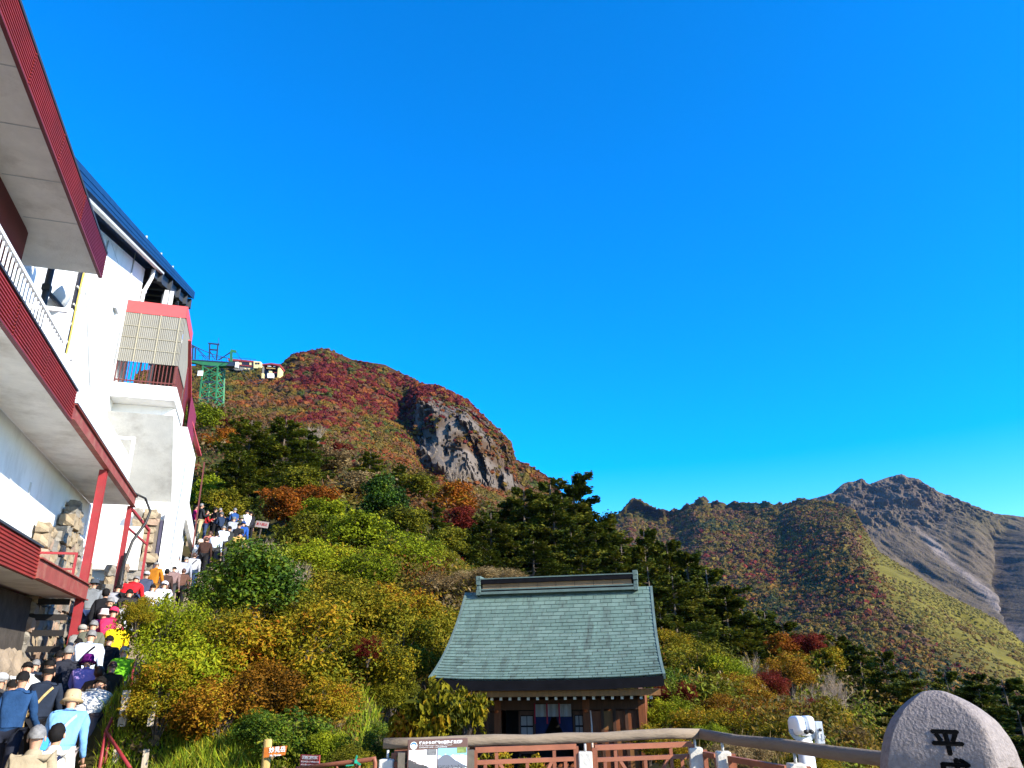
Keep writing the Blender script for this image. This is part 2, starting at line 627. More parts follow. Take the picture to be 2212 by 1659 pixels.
bush_spec('amber', 1620, 1510, 48, 18, 'rust-brown bush below the first bare grey tree', 'FINE', .6)
bush_spec('ochre', 1400, 1600, 40, 11, 'gold brush behind the fence, left of the corner', 'FINE', .8)
bush_spec('ochre', 1460, 1625, 40, 10, 'gold brush behind the right fence panel', 'FINE', .8)
bush_spec('tan', 1600, 1630, 50, 9.6, 'dry straw brush under the right log rail', 'FINE', .6)
bush_spec('ochre', 1750, 1650, 50, 9, 'gold brush behind the binoculars post', 'FINE', .6)

# ================================================================== the land
def ico(sub):
    bm = bmesh.new()
    bmesh.ops.create_icosphere(bm, subdivisions=sub, radius=1.0)
    V = np.array([v.co[:] for v in bm.verts])
    Fq = np.array([[v.index for v in f.verts] for f in bm.faces])
    bm.free()
    return V, Fq


ICO1 = ico(2)   # 42 verts
ICO0 = ico(1)   # 12 verts


def lumps(P, Rad, Colr, rng, tmpl=ICO1, jit=0.3, flat=0.75, leaves=0, leaf=0.35, cvar=0.18):
    """many small tree crowns: a jagged dome each, roughened with loose leaf faces. Returns V, F(tri), per-face colour."""
    TV, TF = tmpl
    keep = TV[TF].mean(1)[:, 2] > -0.45
    TF = TF[keep]
    n = len(P)
    J = 1 + rng.uniform(-jit, jit, (n, len(TV), 1))
    a = rng.uniform(0, 6.283, n)
    ca, sa = np.cos(a), np.sin(a)
    T = TV[None] * J
    X = T[..., 0] * ca[:, None] - T[..., 1] * sa[:, None]
    Y = T[..., 0] * sa[:, None] + T[..., 1] * ca[:, None]
    Z = T[..., 2] * flat * rng.uniform(0.8, 1.2, (n, 1))
    V = np.stack([X, Y, Z], -1) * Rad[:, None, None] + P[:, None]
    F = (TF[None] + (np.arange(n) * len(TV))[:, None, None]).reshape(-1, 3)
    C = np.repeat(Colr, len(TF), 0) * rng.uniform(1 - cvar, 1 + cvar, (n * len(TF), 1))
    V = V.reshape(-1, 3)
    if leaves:
        d = rng.normal(size=(n, leaves, 3))
        d[..., 2] = np.abs(d[..., 2])
        d /= np.linalg.norm(d, axis=-1, keepdims=True)
        c = d * rng.uniform(0.9, 1.3, (n, leaves, 1)) * np.array([1, 1, flat])
        t1 = rng.normal(size=(n, leaves, 3))
        t2 = np.cross(d, t1)
        t1 = t1 / np.linalg.norm(t1, axis=-1, keepdims=True) * leaf
        t2 = t2 / (np.linalg.norm(t2, axis=-1, keepdims=True) + 1e-6) * leaf
        LV = np.stack([c - t1 * .9, c + t2 * .8, c + t1], 2) * Rad[:, None, None, None] + P[:, None, None]
        k = len(V)
        V = np.concatenate([V, LV.reshape(-1, 3)])
        F = np.concatenate([F, np.arange(n * leaves * 3).reshape(-1, 3) + k])
        C = np.concatenate([C, np.repeat(Colr, leaves, 0) * rng.uniform(1 - cvar * 1.6, 1 + cvar * 1.6, (n * leaves, 1))])
    return V, F, C


def grid_faces(nu, nv):
    i = np.arange(nu - 1)[:, None] * nv + np.arange(nv - 1)[None]
    i = i.ravel()
    return np.stack([i, i + nv, i + nv + 1, i + 1], 1)


def smooth1(a, k, axis):
    for _ in range(k):
        p = np.concatenate([a.take([0], axis), a, a.take([-1], axis)], axis)
        a = (p.take(range(0, a.shape[axis]), axis) + 2 * a + p.take(range(2, a.shape[axis] + 2), axis)) / 4
    return a


def hill_grid(table, nu, nv, sm=2, back=0.25):
    """table: {x: [(y, Y), ...] foot to crest}; rows spread evenly. Returns X,Y,Z grid and the parameters x, y."""
    xs = np.array(sorted(table))
    rows = len(next(iter(table.values())))
    A = np.array([[table[x][r] for r in range(rows)] for x in xs], float)       # (cols, rows, 2)
    U = np.linspace(xs[0], xs[-1], nu)
    G = np.stack([np.stack([np.interp(U, xs, A[:, r, k]) for r in range(rows)], 1) for k in (0, 1)], -1)
    crest = G[:, -1].copy()
    G = smooth1(G, sm, 0)
    G[:, -1, 0] = crest[:, 0]
    vv = np.linspace(0, rows - 1, nv)
    H = np.stack([np.stack([np.interp(vv, np.arange(rows), G[i, :, k]) for i in range(nu)]) for k in (0, 1)], -1)
    e = H[:, -1:].copy()
    H = smooth1(H, max(2, nv // (rows * 3)), 1)
    H[:, -1:] = e
    Pw = at_np(np.repeat(U[:, None], nv, 1), H[..., 0], H[..., 1])
    nb = max(4, int(nv * back))                                              # the far side falls away
    last = Pw[:, -1]
    away = last[:, :2] / np.linalg.norm(last[:, :2], axis=1, keepdims=True)
    k = np.arange(1, nb + 1) / nb
    span = (Pw[:, -1, 1] - Pw[:, 0, 1]).mean() * 0.8
    bk = np.zeros((nu, nb, 3))
    bk[..., :2] = last[:, None, :2] + away[:, None] * (k * span)[None, :, None]
    bk[..., 2] = last[:, None, 2] - (k ** 1.5 * span * 0.7)[None] - 0.4 * k[None]
    return np.concatenate([Pw, bk], 1), U, H, nv


def face_normals(Pg):
    du = np.gradient(Pg, axis=0)
    dv = np.gradient(Pg, axis=1)
    n = np.cross(du, dv)
    n /= np.linalg.norm(n, axis=-1, keepdims=True) + 1e-9
    return np.where(n[..., 2:] < 0, -n, n)


def lerp_col(a, b, t):
    return np.asarray(a) * (1 - t[..., None]) + np.asarray(b) * t[..., None]


PAL = dict(red=(.150, .018, .009), crimson=(.175, .016, .016), rust=(.165, .052, .009), olive=(.105, .082, .009), gold=(.20, .120, .010), green=(.042, .058, .006),
           dark=(.020, .029, .005), brown=(.105, .055, .022), tan=(.24, .165, .075), lime=(.17, .19, .012), grey=(.16, .13, .10))
PAL = {k: np.array(v) for k, v in PAL.items()}

M_ATTR = attr_mat('leaf_mass', rough=0.7, spec=0.15)
M_TERR = attr_mat('hill_ground', rough=0.9, spec=0.1, nvar=0.35, nscale=0.12, bump=0.6, bscale=1.5)
M_ROCKY = attr_mat('lava_rock', rough=0.9, spec=0.15, nvar=0.4, nscale=0.035, bump=0.9, bscale=8.0)


def patchy(P, f, rng, mix=.6):
    """0..1 numbers that hold together in patches, for picking species."""
    n = fbm(P * f, 3) + 0
    u = np.argsort(np.argsort(n)) / len(n)
    q = u * mix + rng.rand(len(P)) * (1 - mix)
    return np.argsort(np.argsort(q)) / len(q)


def sample_surface(Pg, n, rng, bias=1.6):
    """random points on the front of a grid, denser where the surface shows larger."""
    Q = Pg
    a, b, c = Q[:-1, :-1], Q[1:, :-1], Q[:-1, 1:]
    area = np.linalg.norm(np.cross(b - a, c - a), axis=-1)
    dist = np.linalg.norm(a, axis=-1)
    w = (area / dist ** bias).ravel()
    w /= w.sum()
    idx = rng.choice(len(w), n, p=w)
    i, j = np.unravel_index(idx, area.shape)
    fu, fv = rng.rand(n, 1), rng.rand(n, 1)
    return a[i, j] + (b - a)[i, j] * fu + (c - a)[i, j] * fv, i, j


# ---- the red hill with the cliff, behind the ropeway
T2 = {300: [(1040, 95), (930, 200), (868, 300), (828, 380), (800, 430)],
      430: [(1030, 95), (910, 200), (856, 300), (815, 380), (789, 430)],
      520: [(1020, 95), (910, 220), (856, 310), (818, 380), (789, 430)],
      605: [(1030, 100), (920, 220), (856, 310), (815, 380), (789, 425)],
      640: [(1030, 100), (920, 220), (852, 310), (802, 380), (764, 430)],
      705: [(1035, 105), (925, 220), (856, 310), (794, 380), (752, 430)],
      760: [(1040, 110), (935, 225), (868, 322), (806, 385), (776, 430)],
      830: [(1045, 112), (945, 235), (882, 338), (818, 392), (787, 425)],
      880: [(1060, 118), (965, 240), (915, 352), (852, 390), (812, 420)],
      912: [(1080, 125), (1032, 262), (892, 276), (850, 345), (829, 405)],
      945: [(1085, 130), (1040, 258), (895, 272), (855, 335), (833, 398)],
      1005: [(1100, 135), (1052, 256), (905, 272), (880, 320), (861, 385)],
      1060: [(1110, 140), (1066, 268), (948, 281), (925, 320), (908, 368)],
      1100: [(1130, 145), (1082, 286), (972, 300), (962, 325), (943, 350)],
      1113: [(1130, 150), (1085, 300), (1035, 318), (1005, 335), (988, 352)],
      1140: [(1140, 155), (1090, 290), (1050, 325), (1018, 345), (1003, 362)],
      1180: [(1160, 165), (1110, 295), (1070, 330), (1045, 355), (1026, 380)],
      1225: [(1190, 175), (1150, 300), (1120, 335), (1098, 365), (1078, 400)],
      1340: [(1260, 190), (1230, 310), (1215, 345), (1205, 390), (1195, 430)]}
rngT = np.random.RandomState(21)
G2, U2, H2, nv2 = hill_grid(T2, 420, 180, sm=2)
n2 = face_normals(G2)
steep = np.clip((0.72 - n2[..., 2]) / 0.2, 0, 1)
front = np.zeros(G2.shape[:2])
front[:, :nv2] = 1
yy2 = np.concatenate([H2[..., 0], np.repeat(H2[:, -1:, 0], G2.shape[1] - nv2, 1)], 1)
xx2 = np.repeat(U2[:, None], G2.shape[1], 1)
_cy = 962 + (xx2 - 1005) * .30
cl = np.exp(-(((xx2 - 1010) / 108) ** 6)) * np.exp(-(((yy2 - _cy) / 72) ** 4)) * front
ledge = fbm(np.stack([G2[..., 0] * .06, G2[..., 1] * .03, G2[..., 2] * .11], -1) + 17, 3)
cliff = np.clip(np.maximum(steep * 1.2, .8) * front * np.clip(cl * 1.9, 0, 1), 0, 1)
veg_on = np.clip((ledge + (xx2 - 1000) / 700 + .08) * 3.5, 0, .95)
col_n = fbm(np.stack([G2[..., 0] * .11 + G2[..., 2] * .03, G2[..., 1] * .05, G2[..., 2] * .03], -1), 4)
blk_n = fbm(np.stack([G2[..., 0] * .35, G2[..., 1] * .2, G2[..., 2] * .16], -1), 3)
big_n = fbm(np.stack([G2[..., 0] * .022, G2[..., 1] * .012, G2[..., 2] * .01], -1), 4)
edge = np.ones(G2.shape[1])
edge[nv2 - 10:nv2 + 1] = np.linspace(1, 0.1, 11)
G2[..., 1] += -(np.round(col_n * 3.5) / 3.5 * 17.0 + np.round(blk_n * 3) / 3 * 4.5) * cliff
G2[..., 1] += big_n * 16 * edge[None] * front * (1 - cliff)
G2[..., 2] += (big_n * 3.5 + blk_n * 0.8) * edge[None] * (1 - cliff)
rk = np.array([.125, .102, .084])
gc = lerp_col(PAL['brown'] * 0.55, rk, cliff * (1 - veg_on * .8))
gc = gc * (1 + 0.25 * blk_n[..., None])
me = np_mesh('hill', G2.reshape(-1, 3), grid_faces(*G2.shape[:2])[:, ::-1], M_TERR, col=gc.reshape(-1, 3), smooth=False)
tag(obj('hill', me), 'steep autumn hill with a grey cliff on its right shoulder', None, None, 'structure')

P, i, j = sample_surface(G2[:, :nv2 + 4], 11500, rngT, 1.75)
px, py = xx2[i, j], yy2[i, j]
ok = rngT.rand(len(P)) > cliff[i, j] * 1.15 * (1 - veg_on[i, j])
P, px, py, cf = P[ok], px[ok], py[ok], cliff[i, j][ok]
na = fbm(P * .03, 3)
nb_ = fbm(P * .09 + 40, 2)
redness = np.clip((px - 560) / 120, 0, 1) * np.clip((1010 - py) / 130, 0, 1) * np.clip((1150 - px) / 120, 0.25, 1) * 0.75 + na * 0.65 - 0.30
redness = np.where(px > 1010, redness * 0.75, redness)
r = patchy(P, .045, rngT)
C = np.empty((len(P), 3))
C[:] = PAL['green'] * .9
C[r > .10] = PAL['olive'] * .8
C[r > .42] = PAL['gold'] * .6
C[r > .58] = PAL['brown'] * .85
C[r > .78] = PAL['rust'] * .8
m = redness + nb_ * .35 + (rngT.rand(len(P)) - .5) * .5 > 0.36
C[m] = np.where((rngT.rand(m.sum()) > .35)[:, None], PAL['red'] * .62, PAL['crimson'] * .42)
m2 = m & (rngT.rand(len(P)) > .85)
C[m2] = PAL['rust'] * .9
C *= rngT.uniform(.75, 1.25, (len(P), 1))
dist = np.linalg.norm(P, axis=1)
rad = rngT.uniform(1.0, 2.1, len(P)) * np.clip(dist / 300, .55, 1.15)
rad[cf > .3] *= .55
C *= np.array([.92, .80, .70])
crest_k = np.clip((py - (np.interp(px, U2, H2[:, -1, 0]))) / 12, 0.45, 1)
rad *= crest_k
V, Fq, Cf = lumps(P + np.array([0, 0, .1]), rad, C, rngT, ICO1, .32, .8, leaves=26, leaf=.34)
me = np_mesh('hill_woodland', V, Fq, M_ATTR, col=Cf, fcol=True)
tag(obj('hill_woodland', me), 'red and olive autumn woodland covering the cliff hill', 'woodland', None, 'stuff')

# ---- the lower green-brown ridge on the right
T3 = {1180: [(1560, 330), (1420, 520), (1300, 760), (1230, 930), (1180, 1040)],
      1280: [(1560, 330), (1420, 520), (1300, 760), (1210, 930), (1142, 1040)],
      1310: [(1560, 330), (1415, 520), (1290, 760), (1190, 930), (1124, 1040)],
      1345: [(1560, 330), (1410, 520), (1280, 760), (1170, 930), (1100, 1040)],
      1370: [(1560, 330), (1405, 520), (1270, 770), (1160, 940), (1082, 1040)],
      1420: [(1560, 330), (1400, 520), (1260, 770), (1170, 950), (1102, 1040)],
      1470: [(1555, 330), (1395, 520), (1250, 760), (1165, 940), (1098, 1040)],
      1515: [(1555, 330), (1390, 510), (1240, 750), (1140, 920), (1072, 1030)],
      1570: [(1555, 325), (1385, 510), (1235, 740), (1145, 910), (1081, 1020)],
      1630: [(1550, 325), (1385, 500), (1230, 720), (1145, 890), (1086, 1000)],
      1690: [(1550, 320), (1380, 490), (1230, 690), (1145, 850), (1090, 970)],
      1730: [(1550, 320), (1375, 480), (1220, 670), (1130, 800), (1074, 930)],
      1800: [(1545, 315), (1375, 460), (1220, 610), (1130, 720), (1085, 850)],
      1845: [(1545, 310), (1375, 450), (1235, 570), (1150, 660), (1097, 790)],
      1868: [(1545, 310), (1380, 445), (1245, 560), (1175, 640), (1138, 740)],
      1900: [(1540, 305), (1385, 440), (1270, 550), (1215, 620), (1190, 700)],
      1960: [(1540, 300), (1395, 430), (1300, 530), (1255, 600), (1231, 670)],
      2050: [(1540, 300), (1420, 420), (1345, 510), (1310, 570), (1290, 640)],
      2120: [(1540, 300), (1440, 420), (1380, 500), (1345, 560), (1326, 620)],
      2212: [(1545, 300), (1470, 410), (1430, 480), (1412, 540), (1398, 600)],
      2400: [(1560, 300), (1520, 400), (1500, 460), (1490, 520), (1480, 580)]}
G3, U3, H3, nv3 = hill_grid(T3, 300, 130, sm=2)
xx3 = np.repeat(U3[:, None], G3.shape[1], 1)
yy3 = np.concatenate([H3[..., 0], np.repeat(H3[:, -1:, 0], G3.shape[1] - nv3, 1)], 1)
edge = np.ones(G3.shape[1])
edge[nv3 - 8:nv3 + 1] = np.linspace(1, .1, 9)
big = fbm(np.stack([G3[..., 0] * .011, G3[..., 1] * .006, G3[..., 2] * .006], -1), 4)
G3[..., 1] += big * 60 * edge[None]
G3[..., 2] += big * 9 * edge[None] + fbm(G3 * .05, 3) * 1.5
crag = np.clip((np.interp(xx3, U3, H3[:, -1, 0]) + 45 - yy3) / 45, 0, 1) * np.clip((1760 - xx3) / 60, 0, 1)
G3[..., 2] += crag * fbm(G3 * np.array([.06, .02, .03]), 4, .65) * 11
G3[..., 1] += crag * fbm(G3 * np.array([.03, .02, .02]) + 8, 4, .6) * 45
grassy = np.clip((xx3 - 1850) / 60, 0, 1) * np.clip((np.interp(xx3, U3, H3[:, -1, 0]) + 170 - yy3) / 90, 0, 1)
gc = lerp_col(PAL['olive'] * .4 + np.array([.012, .008, .006]), np.array([.115, .094, .012]), grassy)
gc = gc * (1 + .35 * fbm(G3 * .03 + 9, 4)[..., None])
me = np_mesh('ridge', G3.reshape(-1, 3), grid_faces(*G3.shape[:2])[:, ::-1], M_TERR, col=gc.reshape(-1, 3), smooth=True)
tag(obj('ridge', me), 'brown and green wooded ridge in front of the bare lava peak', None, None, 'structure')
P, i, j = sample_surface(G3[:, :nv3 + 2], 26000, rngT, 1.7)
px, py, gr = xx3[i, j], yy3[i, j], grassy[i, j]
ok = rngT.rand(len(P)) > gr * np.clip(.95 - fbm(P * .02, 3), 0, 1)
P, px, py = P[ok], px[ok], py[ok]
na = fbm(P * .012, 3)
r = patchy(P, .02, rngT)
hgt = np.clip((1450 - py) / 330, 0, 1)
C = np.empty((len(P), 3))
C[:] = PAL['brown'] * .9
C[r > .25] = PAL['olive'] * 1.05
C[r > .62] = PAL['olive'] * .6 + PAL['green'] * .4
C[r > .74] = PAL['rust'] * .5
C[r > .82] = PAL['gold'] * .75
C[r > .96] = PAL['dark'] * 1.4
m = (rngT.rand(len(P)) < .03 + .20 * np.clip(na * 2, 0, 1)) & (hgt < .9)
C[m] = PAL['red'] * .65 + PAL['rust'] * .12
m = (na < -.22) & (rngT.rand(len(P)) > .45)
C[m] = PAL['dark'] * 1.6
gk = gr[ok] > .3
C[gk] = lerp_col(PAL['olive'] * .9, PAL['gold'] * .62, rngT.rand(gk.sum()))
C *= rngT.uniform(.75, 1.25, (len(P), 1))
dist = np.linalg.norm(P, axis=1)
rad = rngT.uniform(1.4, 4.0, len(P)) * np.clip(dist / 700, .6, 1.2) * np.where(gk, .55, 1) * np.clip((py - np.interp(px, U3, H3[:, -1, 0])) / 25, 0.5, 1)
C *= np.array([.90, .76, .66])
V, Fq, Cf = lumps(P, rad, C, rngT, ICO0, .35, .8, leaves=14, leaf=.4)
me = np_mesh('ridge_woodland', V, Fq, M_ATTR, col=Cf, fcol=True)
tag(obj('ridge_woodland', me), 'mixed brown, green and red woodland on the right ridge', 'woodland', None, 'stuff')

_f = grassy[:, :nv3]
P, i, j = sample_surface(G3[:, :nv3], 60000, rngT, 1.5)
P = P[rngT.rand(len(P)) < grassy[i, j] * np.clip(.45 + 1.3 * fbm(P * .025 + 5, 3), 0, .9)][:9000]
C = lerp_col(np.array([.100, .085, .011]), np.array([.16, .118, .016]), rngT.rand(len(P))) * rngT.uniform(.75, 1.2, (len(P), 1))
V, Fq, Cf = lumps(P, rngT.uniform(.5, 1.5, len(P)), C, rngT, ICO0, .35, .7, leaves=6, leaf=.45)
me = np_mesh('ridge_grass', V, Fq, M_ATTR, col=Cf, fcol=True)
tag(obj('ridge_grass', me), 'yellow-green grass tussocks on the right flank of the ridge', 'grass', None, 'stuff')

# ---- the bare lava dome behind
_xs4 = [1560, 1690, 1750, 1800, 1822, 1838, 1858, 1878, 1890, 1922, 1946, 1968, 1990, 2032, 2100, 2150, 2212, 2400]
_cy4 = [1120, 1092, 1079, 1063, 1044, 1040, 1035, 1046, 1041, 1029, 1025, 1032, 1040, 1061, 1090, 1109, 1118, 1160]
T4 = {}
for x, y in zip(_xs4, _cy4):
    T4[x] = [(1560, 760), (1430, 980), (1300, 1190), (1150 + (x > 2100) * 30, 1360), (y, 1500)]
G4, U4, H4, nv4 = hill_grid(T4, 330, 200, sm=1)
xx4 = np.repeat(U4[:, None], G4.shape[1], 1)
yy4 = np.concatenate([H4[..., 0], np.repeat(H4[:, -1:, 0], G4.shape[1] - nv4, 1)], 1)
top = np.clip((1175 - yy4 - (xx4 - 1945).clip(0) * .12) / 55, 0, 1)
edge = np.ones(G4.shape[1])
edge[nv4 - 4:nv4 + 1] = np.linspace(1, .35, 5)
gul = fbm(np.stack([G4[..., 0] * .021 + G4[..., 2] * .012, G4[..., 1] * .004, G4[..., 2] * .004], -1), 4)
crag = fbm(np.stack([G4[..., 0] * .035, G4[..., 1] * .02, G4[..., 2] * .03], -1), 5, .6)
crag = np.abs(crag) * 2 - .4
fine = fbm(np.stack([G4[..., 0] * .06 + G4[..., 2] * .03, G4[..., 1] * .02, G4[..., 2] * .02], -1), 4, .6)
G4[..., 1] -= (crag * 18 + fine * 20) * top * edge[None]
G4[..., 1] += (gul * 26 + fine * 9) * edge[None] * (1 - .4 * top)
ditch = np.exp(-(((xx4 - 2190 - (yy4 - 1230) * .15) / 26) ** 2)) * np.clip((yy4 - 1125) / 50, 0, 1)
G4[..., 1] += ditch * 60
G4[..., 2] += crag * 3 * top * edge[None] + fbm(G4 * .04, 3) * 2.2
# the pale rockfall track
ax, ay, bx_, by_ = 1962, 1118, 2260, 1400
tt = ((xx4 - ax) * (bx_ - ax) + (yy4 - ay) * (by_ - ay)) / ((bx_ - ax) ** 2 + (by_ - ay) ** 2)
dd = np.abs((xx4 - ax) * (by_ - ay) - (yy4 - ay) * (bx_ - ax)) / math.hypot(bx_ - ax, by_ - ay)
wob = fbm(np.stack([xx4 * .03, yy4 * .03, 0 * xx4], -1), 3)
track = np.clip(1.25 - np.abs(dd + wob * 5 - 2) / (7 + 10 * np.clip(tt, 0, 1)), 0, 1) * np.clip(tt * 6, 0, 1)
shoulder = np.clip((xx4 - 2020) / 120, 0, 1) * np.clip((1180 - yy4) / 60, 0, 1) * np.clip((2240 - xx4) / 60, 0, 1)
gc = np.empty(G4.shape)
gc[:] = (.104, .076, .046)
gc = lerp_col(gc, np.array([.118, .084, .056]), top * .7)
gc = lerp_col(gc, np.array([.085, .066, .022]), np.clip(shoulder * .8 + fbm(G4 * .01, 3) * .4, 0, .75))
gc = lerp_col(gc, np.array([.19, .150, .125]), track)
gc *= .82 * (1 + .45 * fbm(G4 * .06, 4, .7)[..., None])
me = np_mesh('lava_peak', G4.reshape(-1, 3), grid_faces(*G4.shape[:2])[:, ::-1], M_ROCKY, col=gc.reshape(-1, 3), smooth=False)
tag(obj('lava_peak', me), 'bare grey lava dome with a pale rockfall track', None, None, 'structure')

# ---- near slope: stairs side, shrine hollow, fir slope
STAIR = [(6.0, -.36), (9.5, -.36), (11.0, -.22), (12.3, -.02), (13.5, .24), (15.5, .62), (16.8, .86), (18.5, 1.24), (20.6, 1.72), (23.0, 2.45), (24.0, 2.75), (27.4, 3.62), (31.0, 4.35), (32.5, 4.72), (34.6, 5.6), (36.2, 6.7), (37.4, 7.45), (38.6, 7.7), (44, 8.0)]


def stair_z(s):
    return float(np.interp(s, [a for a, b in STAIR], [b for a, b in STAIR]))


ST_S, ST_R = [6, 7, 10.5, 13, 16, 19, 23, 27, 31, 35, 38, 44], [-1.1, -1.2, -1.6, -2.05, -2.15, -2.2, -2.4, -2.3, -1.8, -1.3, -.7, -.4]      # right edge of the stairs


def stair_t(s):
    return float(np.interp(s, ST_S, ST_R)) - .95


CP = []
for s, z in STAIR:
    q = B(s, stair_t(s), z - .35)
    CP.append((q.x, q.y, q.z))
    q = B(s, stair_t(s) + 1.7, z - .25)
    CP.append((q.x, q.y, q.z))
    q = B(s, -5.6, z + .3)
    CP.append((q.x, q.y, q.z))
    q = B(s, -10, z + 1.5)
    CP.append((q.x, q.y, q.z))
for x, y, Y, h in [(330, 1630, 10.5, 0), (400, 1620, 11, 0), (480, 1640, 10.2, .1), (560, 1650, 10, .15), (640, 1645, 10.5, .3), (760, 1610, 12, .5), (600, 1430, 13.5, 1.9), (700, 1420, 15, 2.0), (860, 1480, 14, 1.9), (930, 1560, 11.5, 1.2),
                   (540, 1215, 15, 2.9), (420, 1300, 15, 2.2), (650, 1290, 19, 1.8), (900, 1350, 20, 1.7), (820, 1290, 23, 1.7), (700, 1215, 27, 1.6), (850, 1185, 31, 1.6), (620, 1185, 31, 1.2), (780, 1130, 38, 1.6),
                   (600, 1065, 46, 3), (500, 1010, 56, 5), (620, 905, 62, 7.5), (480, 930, 80, 2), (465, 882, 130, 0), (800, 985, 70, 5), (700, 960, 85, 2), (960, 1060, 75, 5), (900, 1010, 110, 2), (1140, 1060, 60, 9), (1000, 1150, 48, 4), (1300, 1175, 56, 7.5), (1100, 1090, 125, 2),
                   (1450, 1225, 56, 8), (1600, 1330, 60, 9), (1520, 1300, 40, 5), (1830, 1400, 46, 7), (1700, 1400, 70, 5), (2100, 1480, 36, 5.5), (2212, 1470, 40, 5.5), (1500, 1420, 23, 2.2), (1400, 1500, 17, 1.4), (1450, 1540, 14.5, 1.2), (1650, 1560, 13.5, 1.2), (1800, 1570, 14, 1.5), (1950, 1580, 15, 2.0),
                   (1650, 1430, 24, 3.2), (1760, 1500, 20, 2.6), (2150, 1600, 18, 2.4), (1300, 1150, 170, 2), (1700, 1400, 170, 4), (2000, 1450, 150, 6), (2212, 1480, 150, 6), (1500, 1330, 150, 6)]:
    q = at(x, y, Y)
    CP.append((q.x, q.y, q.z - h))
CP += [(0.5, 13.2, -1.15), (-1.6, 13.6, -1.0), (2.8, 13.4, -1.25), (-1.4, 17.5, -.9), (.8, 17.8, -1.0), (2.9, 17, -1.25), (.6, 20.5, -.3), (3.2, 20, -.9), (-2, 11, -.3), (0, 9.5, -.9), (2, 9.0, -1.1), (4, 8.8, -1.3), (-3, 8.6, -.15), (-1.5, 8.0, -.6),
       (6, 7, -1.6), (9, 5, -1.9), (9, 9, -2.0), (16, 12, -3.4), (30, 20, -6.5), (60, 40, -11), (-1, 25, 1.2), (3, 26, .4), (4, 36, 1.4), (-26, 60, 15), (-60, 120, 46), (70, 200, -12), (150, 250, -22), (120, 100, -20)]
for _a in BUSH_SPECS:
    if _a[1] > 1550 and _a[4] > 15 and _a[0] in ('amber', 'orange', 'red'):
        continue                       # small trees standing out of the valley scrub
    q = at(_a[1], _a[2], _a[4])
    CP.append((q.x, q.y, q.z - _a[3] * _a[4] / FD * (_a[7] if len(_a) > 7 else .85) * .95))
CP = np.array(CP)
_d = np.linalg.norm(CP[:, None, :2] - CP[None, :, :2], axis=-1)
_A = np.zeros((len(CP) + 1, len(CP) + 1))
_A[:-1, :-1] = _d - np.eye(len(CP)) * 0.6
_A[:-1, -1] = 1
_A[-1, :-1] = 1
_w = np.linalg.solve(_A, np.append(CP[:, 2], 0))


def ground(X, Y):
    X, Y = np.asarray(X, float), np.asarray(Y, float)
    d = np.sqrt((X[..., None] - CP[:, 0]) ** 2 + (Y[..., None] - CP[:, 1]) ** 2)
    return d @ _w[:-1] + _w[-1]


def gz(x, y):
    return float(ground(np.array([x]), np.array([y]))[0])


_rr = np.concatenate([np.linspace(5, 45, 90), np.linspace(46.5, 215, 75)])
_az = np.linspace(R(-62), R(68), 190)
RR, AZ = np.meshgrid(_rr, _az, indexing='ij')
GX, GY = RR * np.sin(AZ), RR * np.cos(AZ)
GZ = ground(GX, GY)
GZ += fbm(np.stack([GX * .35, GY * .35, 0 * GX], -1), 3) * .12 * np.clip((RR - 7) / 6, 0, 1)
# keep the slope under the deck
deckm = (GY < 8.2 - GX * .12) & (GX > -3.6)
GZ = np.where(deckm, np.minimum(GZ, -.5), GZ)
G1 = np.stack([GX, GY, GZ], -1)
soil = np.array([.045, .032, .016])
gc = lerp_col(soil, np.array([.05, .055, .010]), np.clip(.5 + fbm(G1 * .3, 3), 0, 1))
M_SOIL = attr_mat('slope_soil', rough=0.95, spec=0.1, nvar=0.3, nscale=3.0, bump=0.4, bscale=0.03)
me = np_mesh('slope', G1.reshape(-1, 3), grid_faces(*G1.shape[:2])[:, ::-1], M_SOIL, col=gc.reshape(-1, 3), smooth=True)
tag(obj('slope', me), 'overgrown slope rising from the viewing deck to the hill', None, None, 'structure')

b = MB()
n = 48
vs = [(0, 0, -160)] + [(22000 * math.cos(6.2832 * k / n), 22000 * math.sin(6.2832 * k / n), -160) for k in range(n)]
b.add(vs, [(0, 1 + k, 1 + (k + 1) % n) for k in range(n)])
tag(b.build('lowland', mat('lowland_green', (.06, .08, .03), .95, .3, .002)), 'green lowland far below the mountain', None, None, 'structure')

# ================================================================== lodge with balconies, and ropeway station
def on_t(x, y, t):
    d = ray(x, y)
    k = t / d.dot(BV)
    p = Vector((0, 0, CAMZ)) + d * k
    return p.dot(BU), p.z


M_WHITE = mat('white_plaster', (.80, .80, .78), .75, .05, 3.0, .25, 30, stain=(.36, .34, .29), stain_scale=.9, stain_amt=.6, stretch=(1, 1, .35))
M_WPAINT = mat('white_paint', (.82, .82, .82), .45, .04, 5)
M_SOFFIT = mat('concrete_soffit', (.75, .72, .66), .85, .10, 2.2, .3, 40, stain=(.30, .25, .19), stain_scale=.8, stain_amt=.6)
M_RED = mat('red_sheet_metal', (.25, .026, .019), .5, .16, 2.0, 0, stain=(.13, .028, .022), stain_scale=1.1, stain_amt=.75)
M_RED2 = mat('maroon_sheet_metal', (.16, .016, .028), .45, .15, 2.0)
M_BEAM = mat('rusty_red_beam', (.25, .055, .042), .6, .2, 3.0, .1, 30, stain=(.32, .20, .13), stain_scale=3.2, stain_amt=.7)
M_POST = mat('red_painted_post', (.26, .024, .028), .5, .15, 4.0, 0, stain=(.14, .05, .035), stain_scale=3, stain_amt=.5)
M_MAROON = mat('maroon_paint', (.12, .016, .020), .6, .15, 3.0)
M_BLUE = mat('blue_roof_metal', (.008, .050, .15), .6, .15, 2.0, spec=.1)
M_STEEL = mat('dark_steel', (.03, .035, .045), .6, .2, 4)
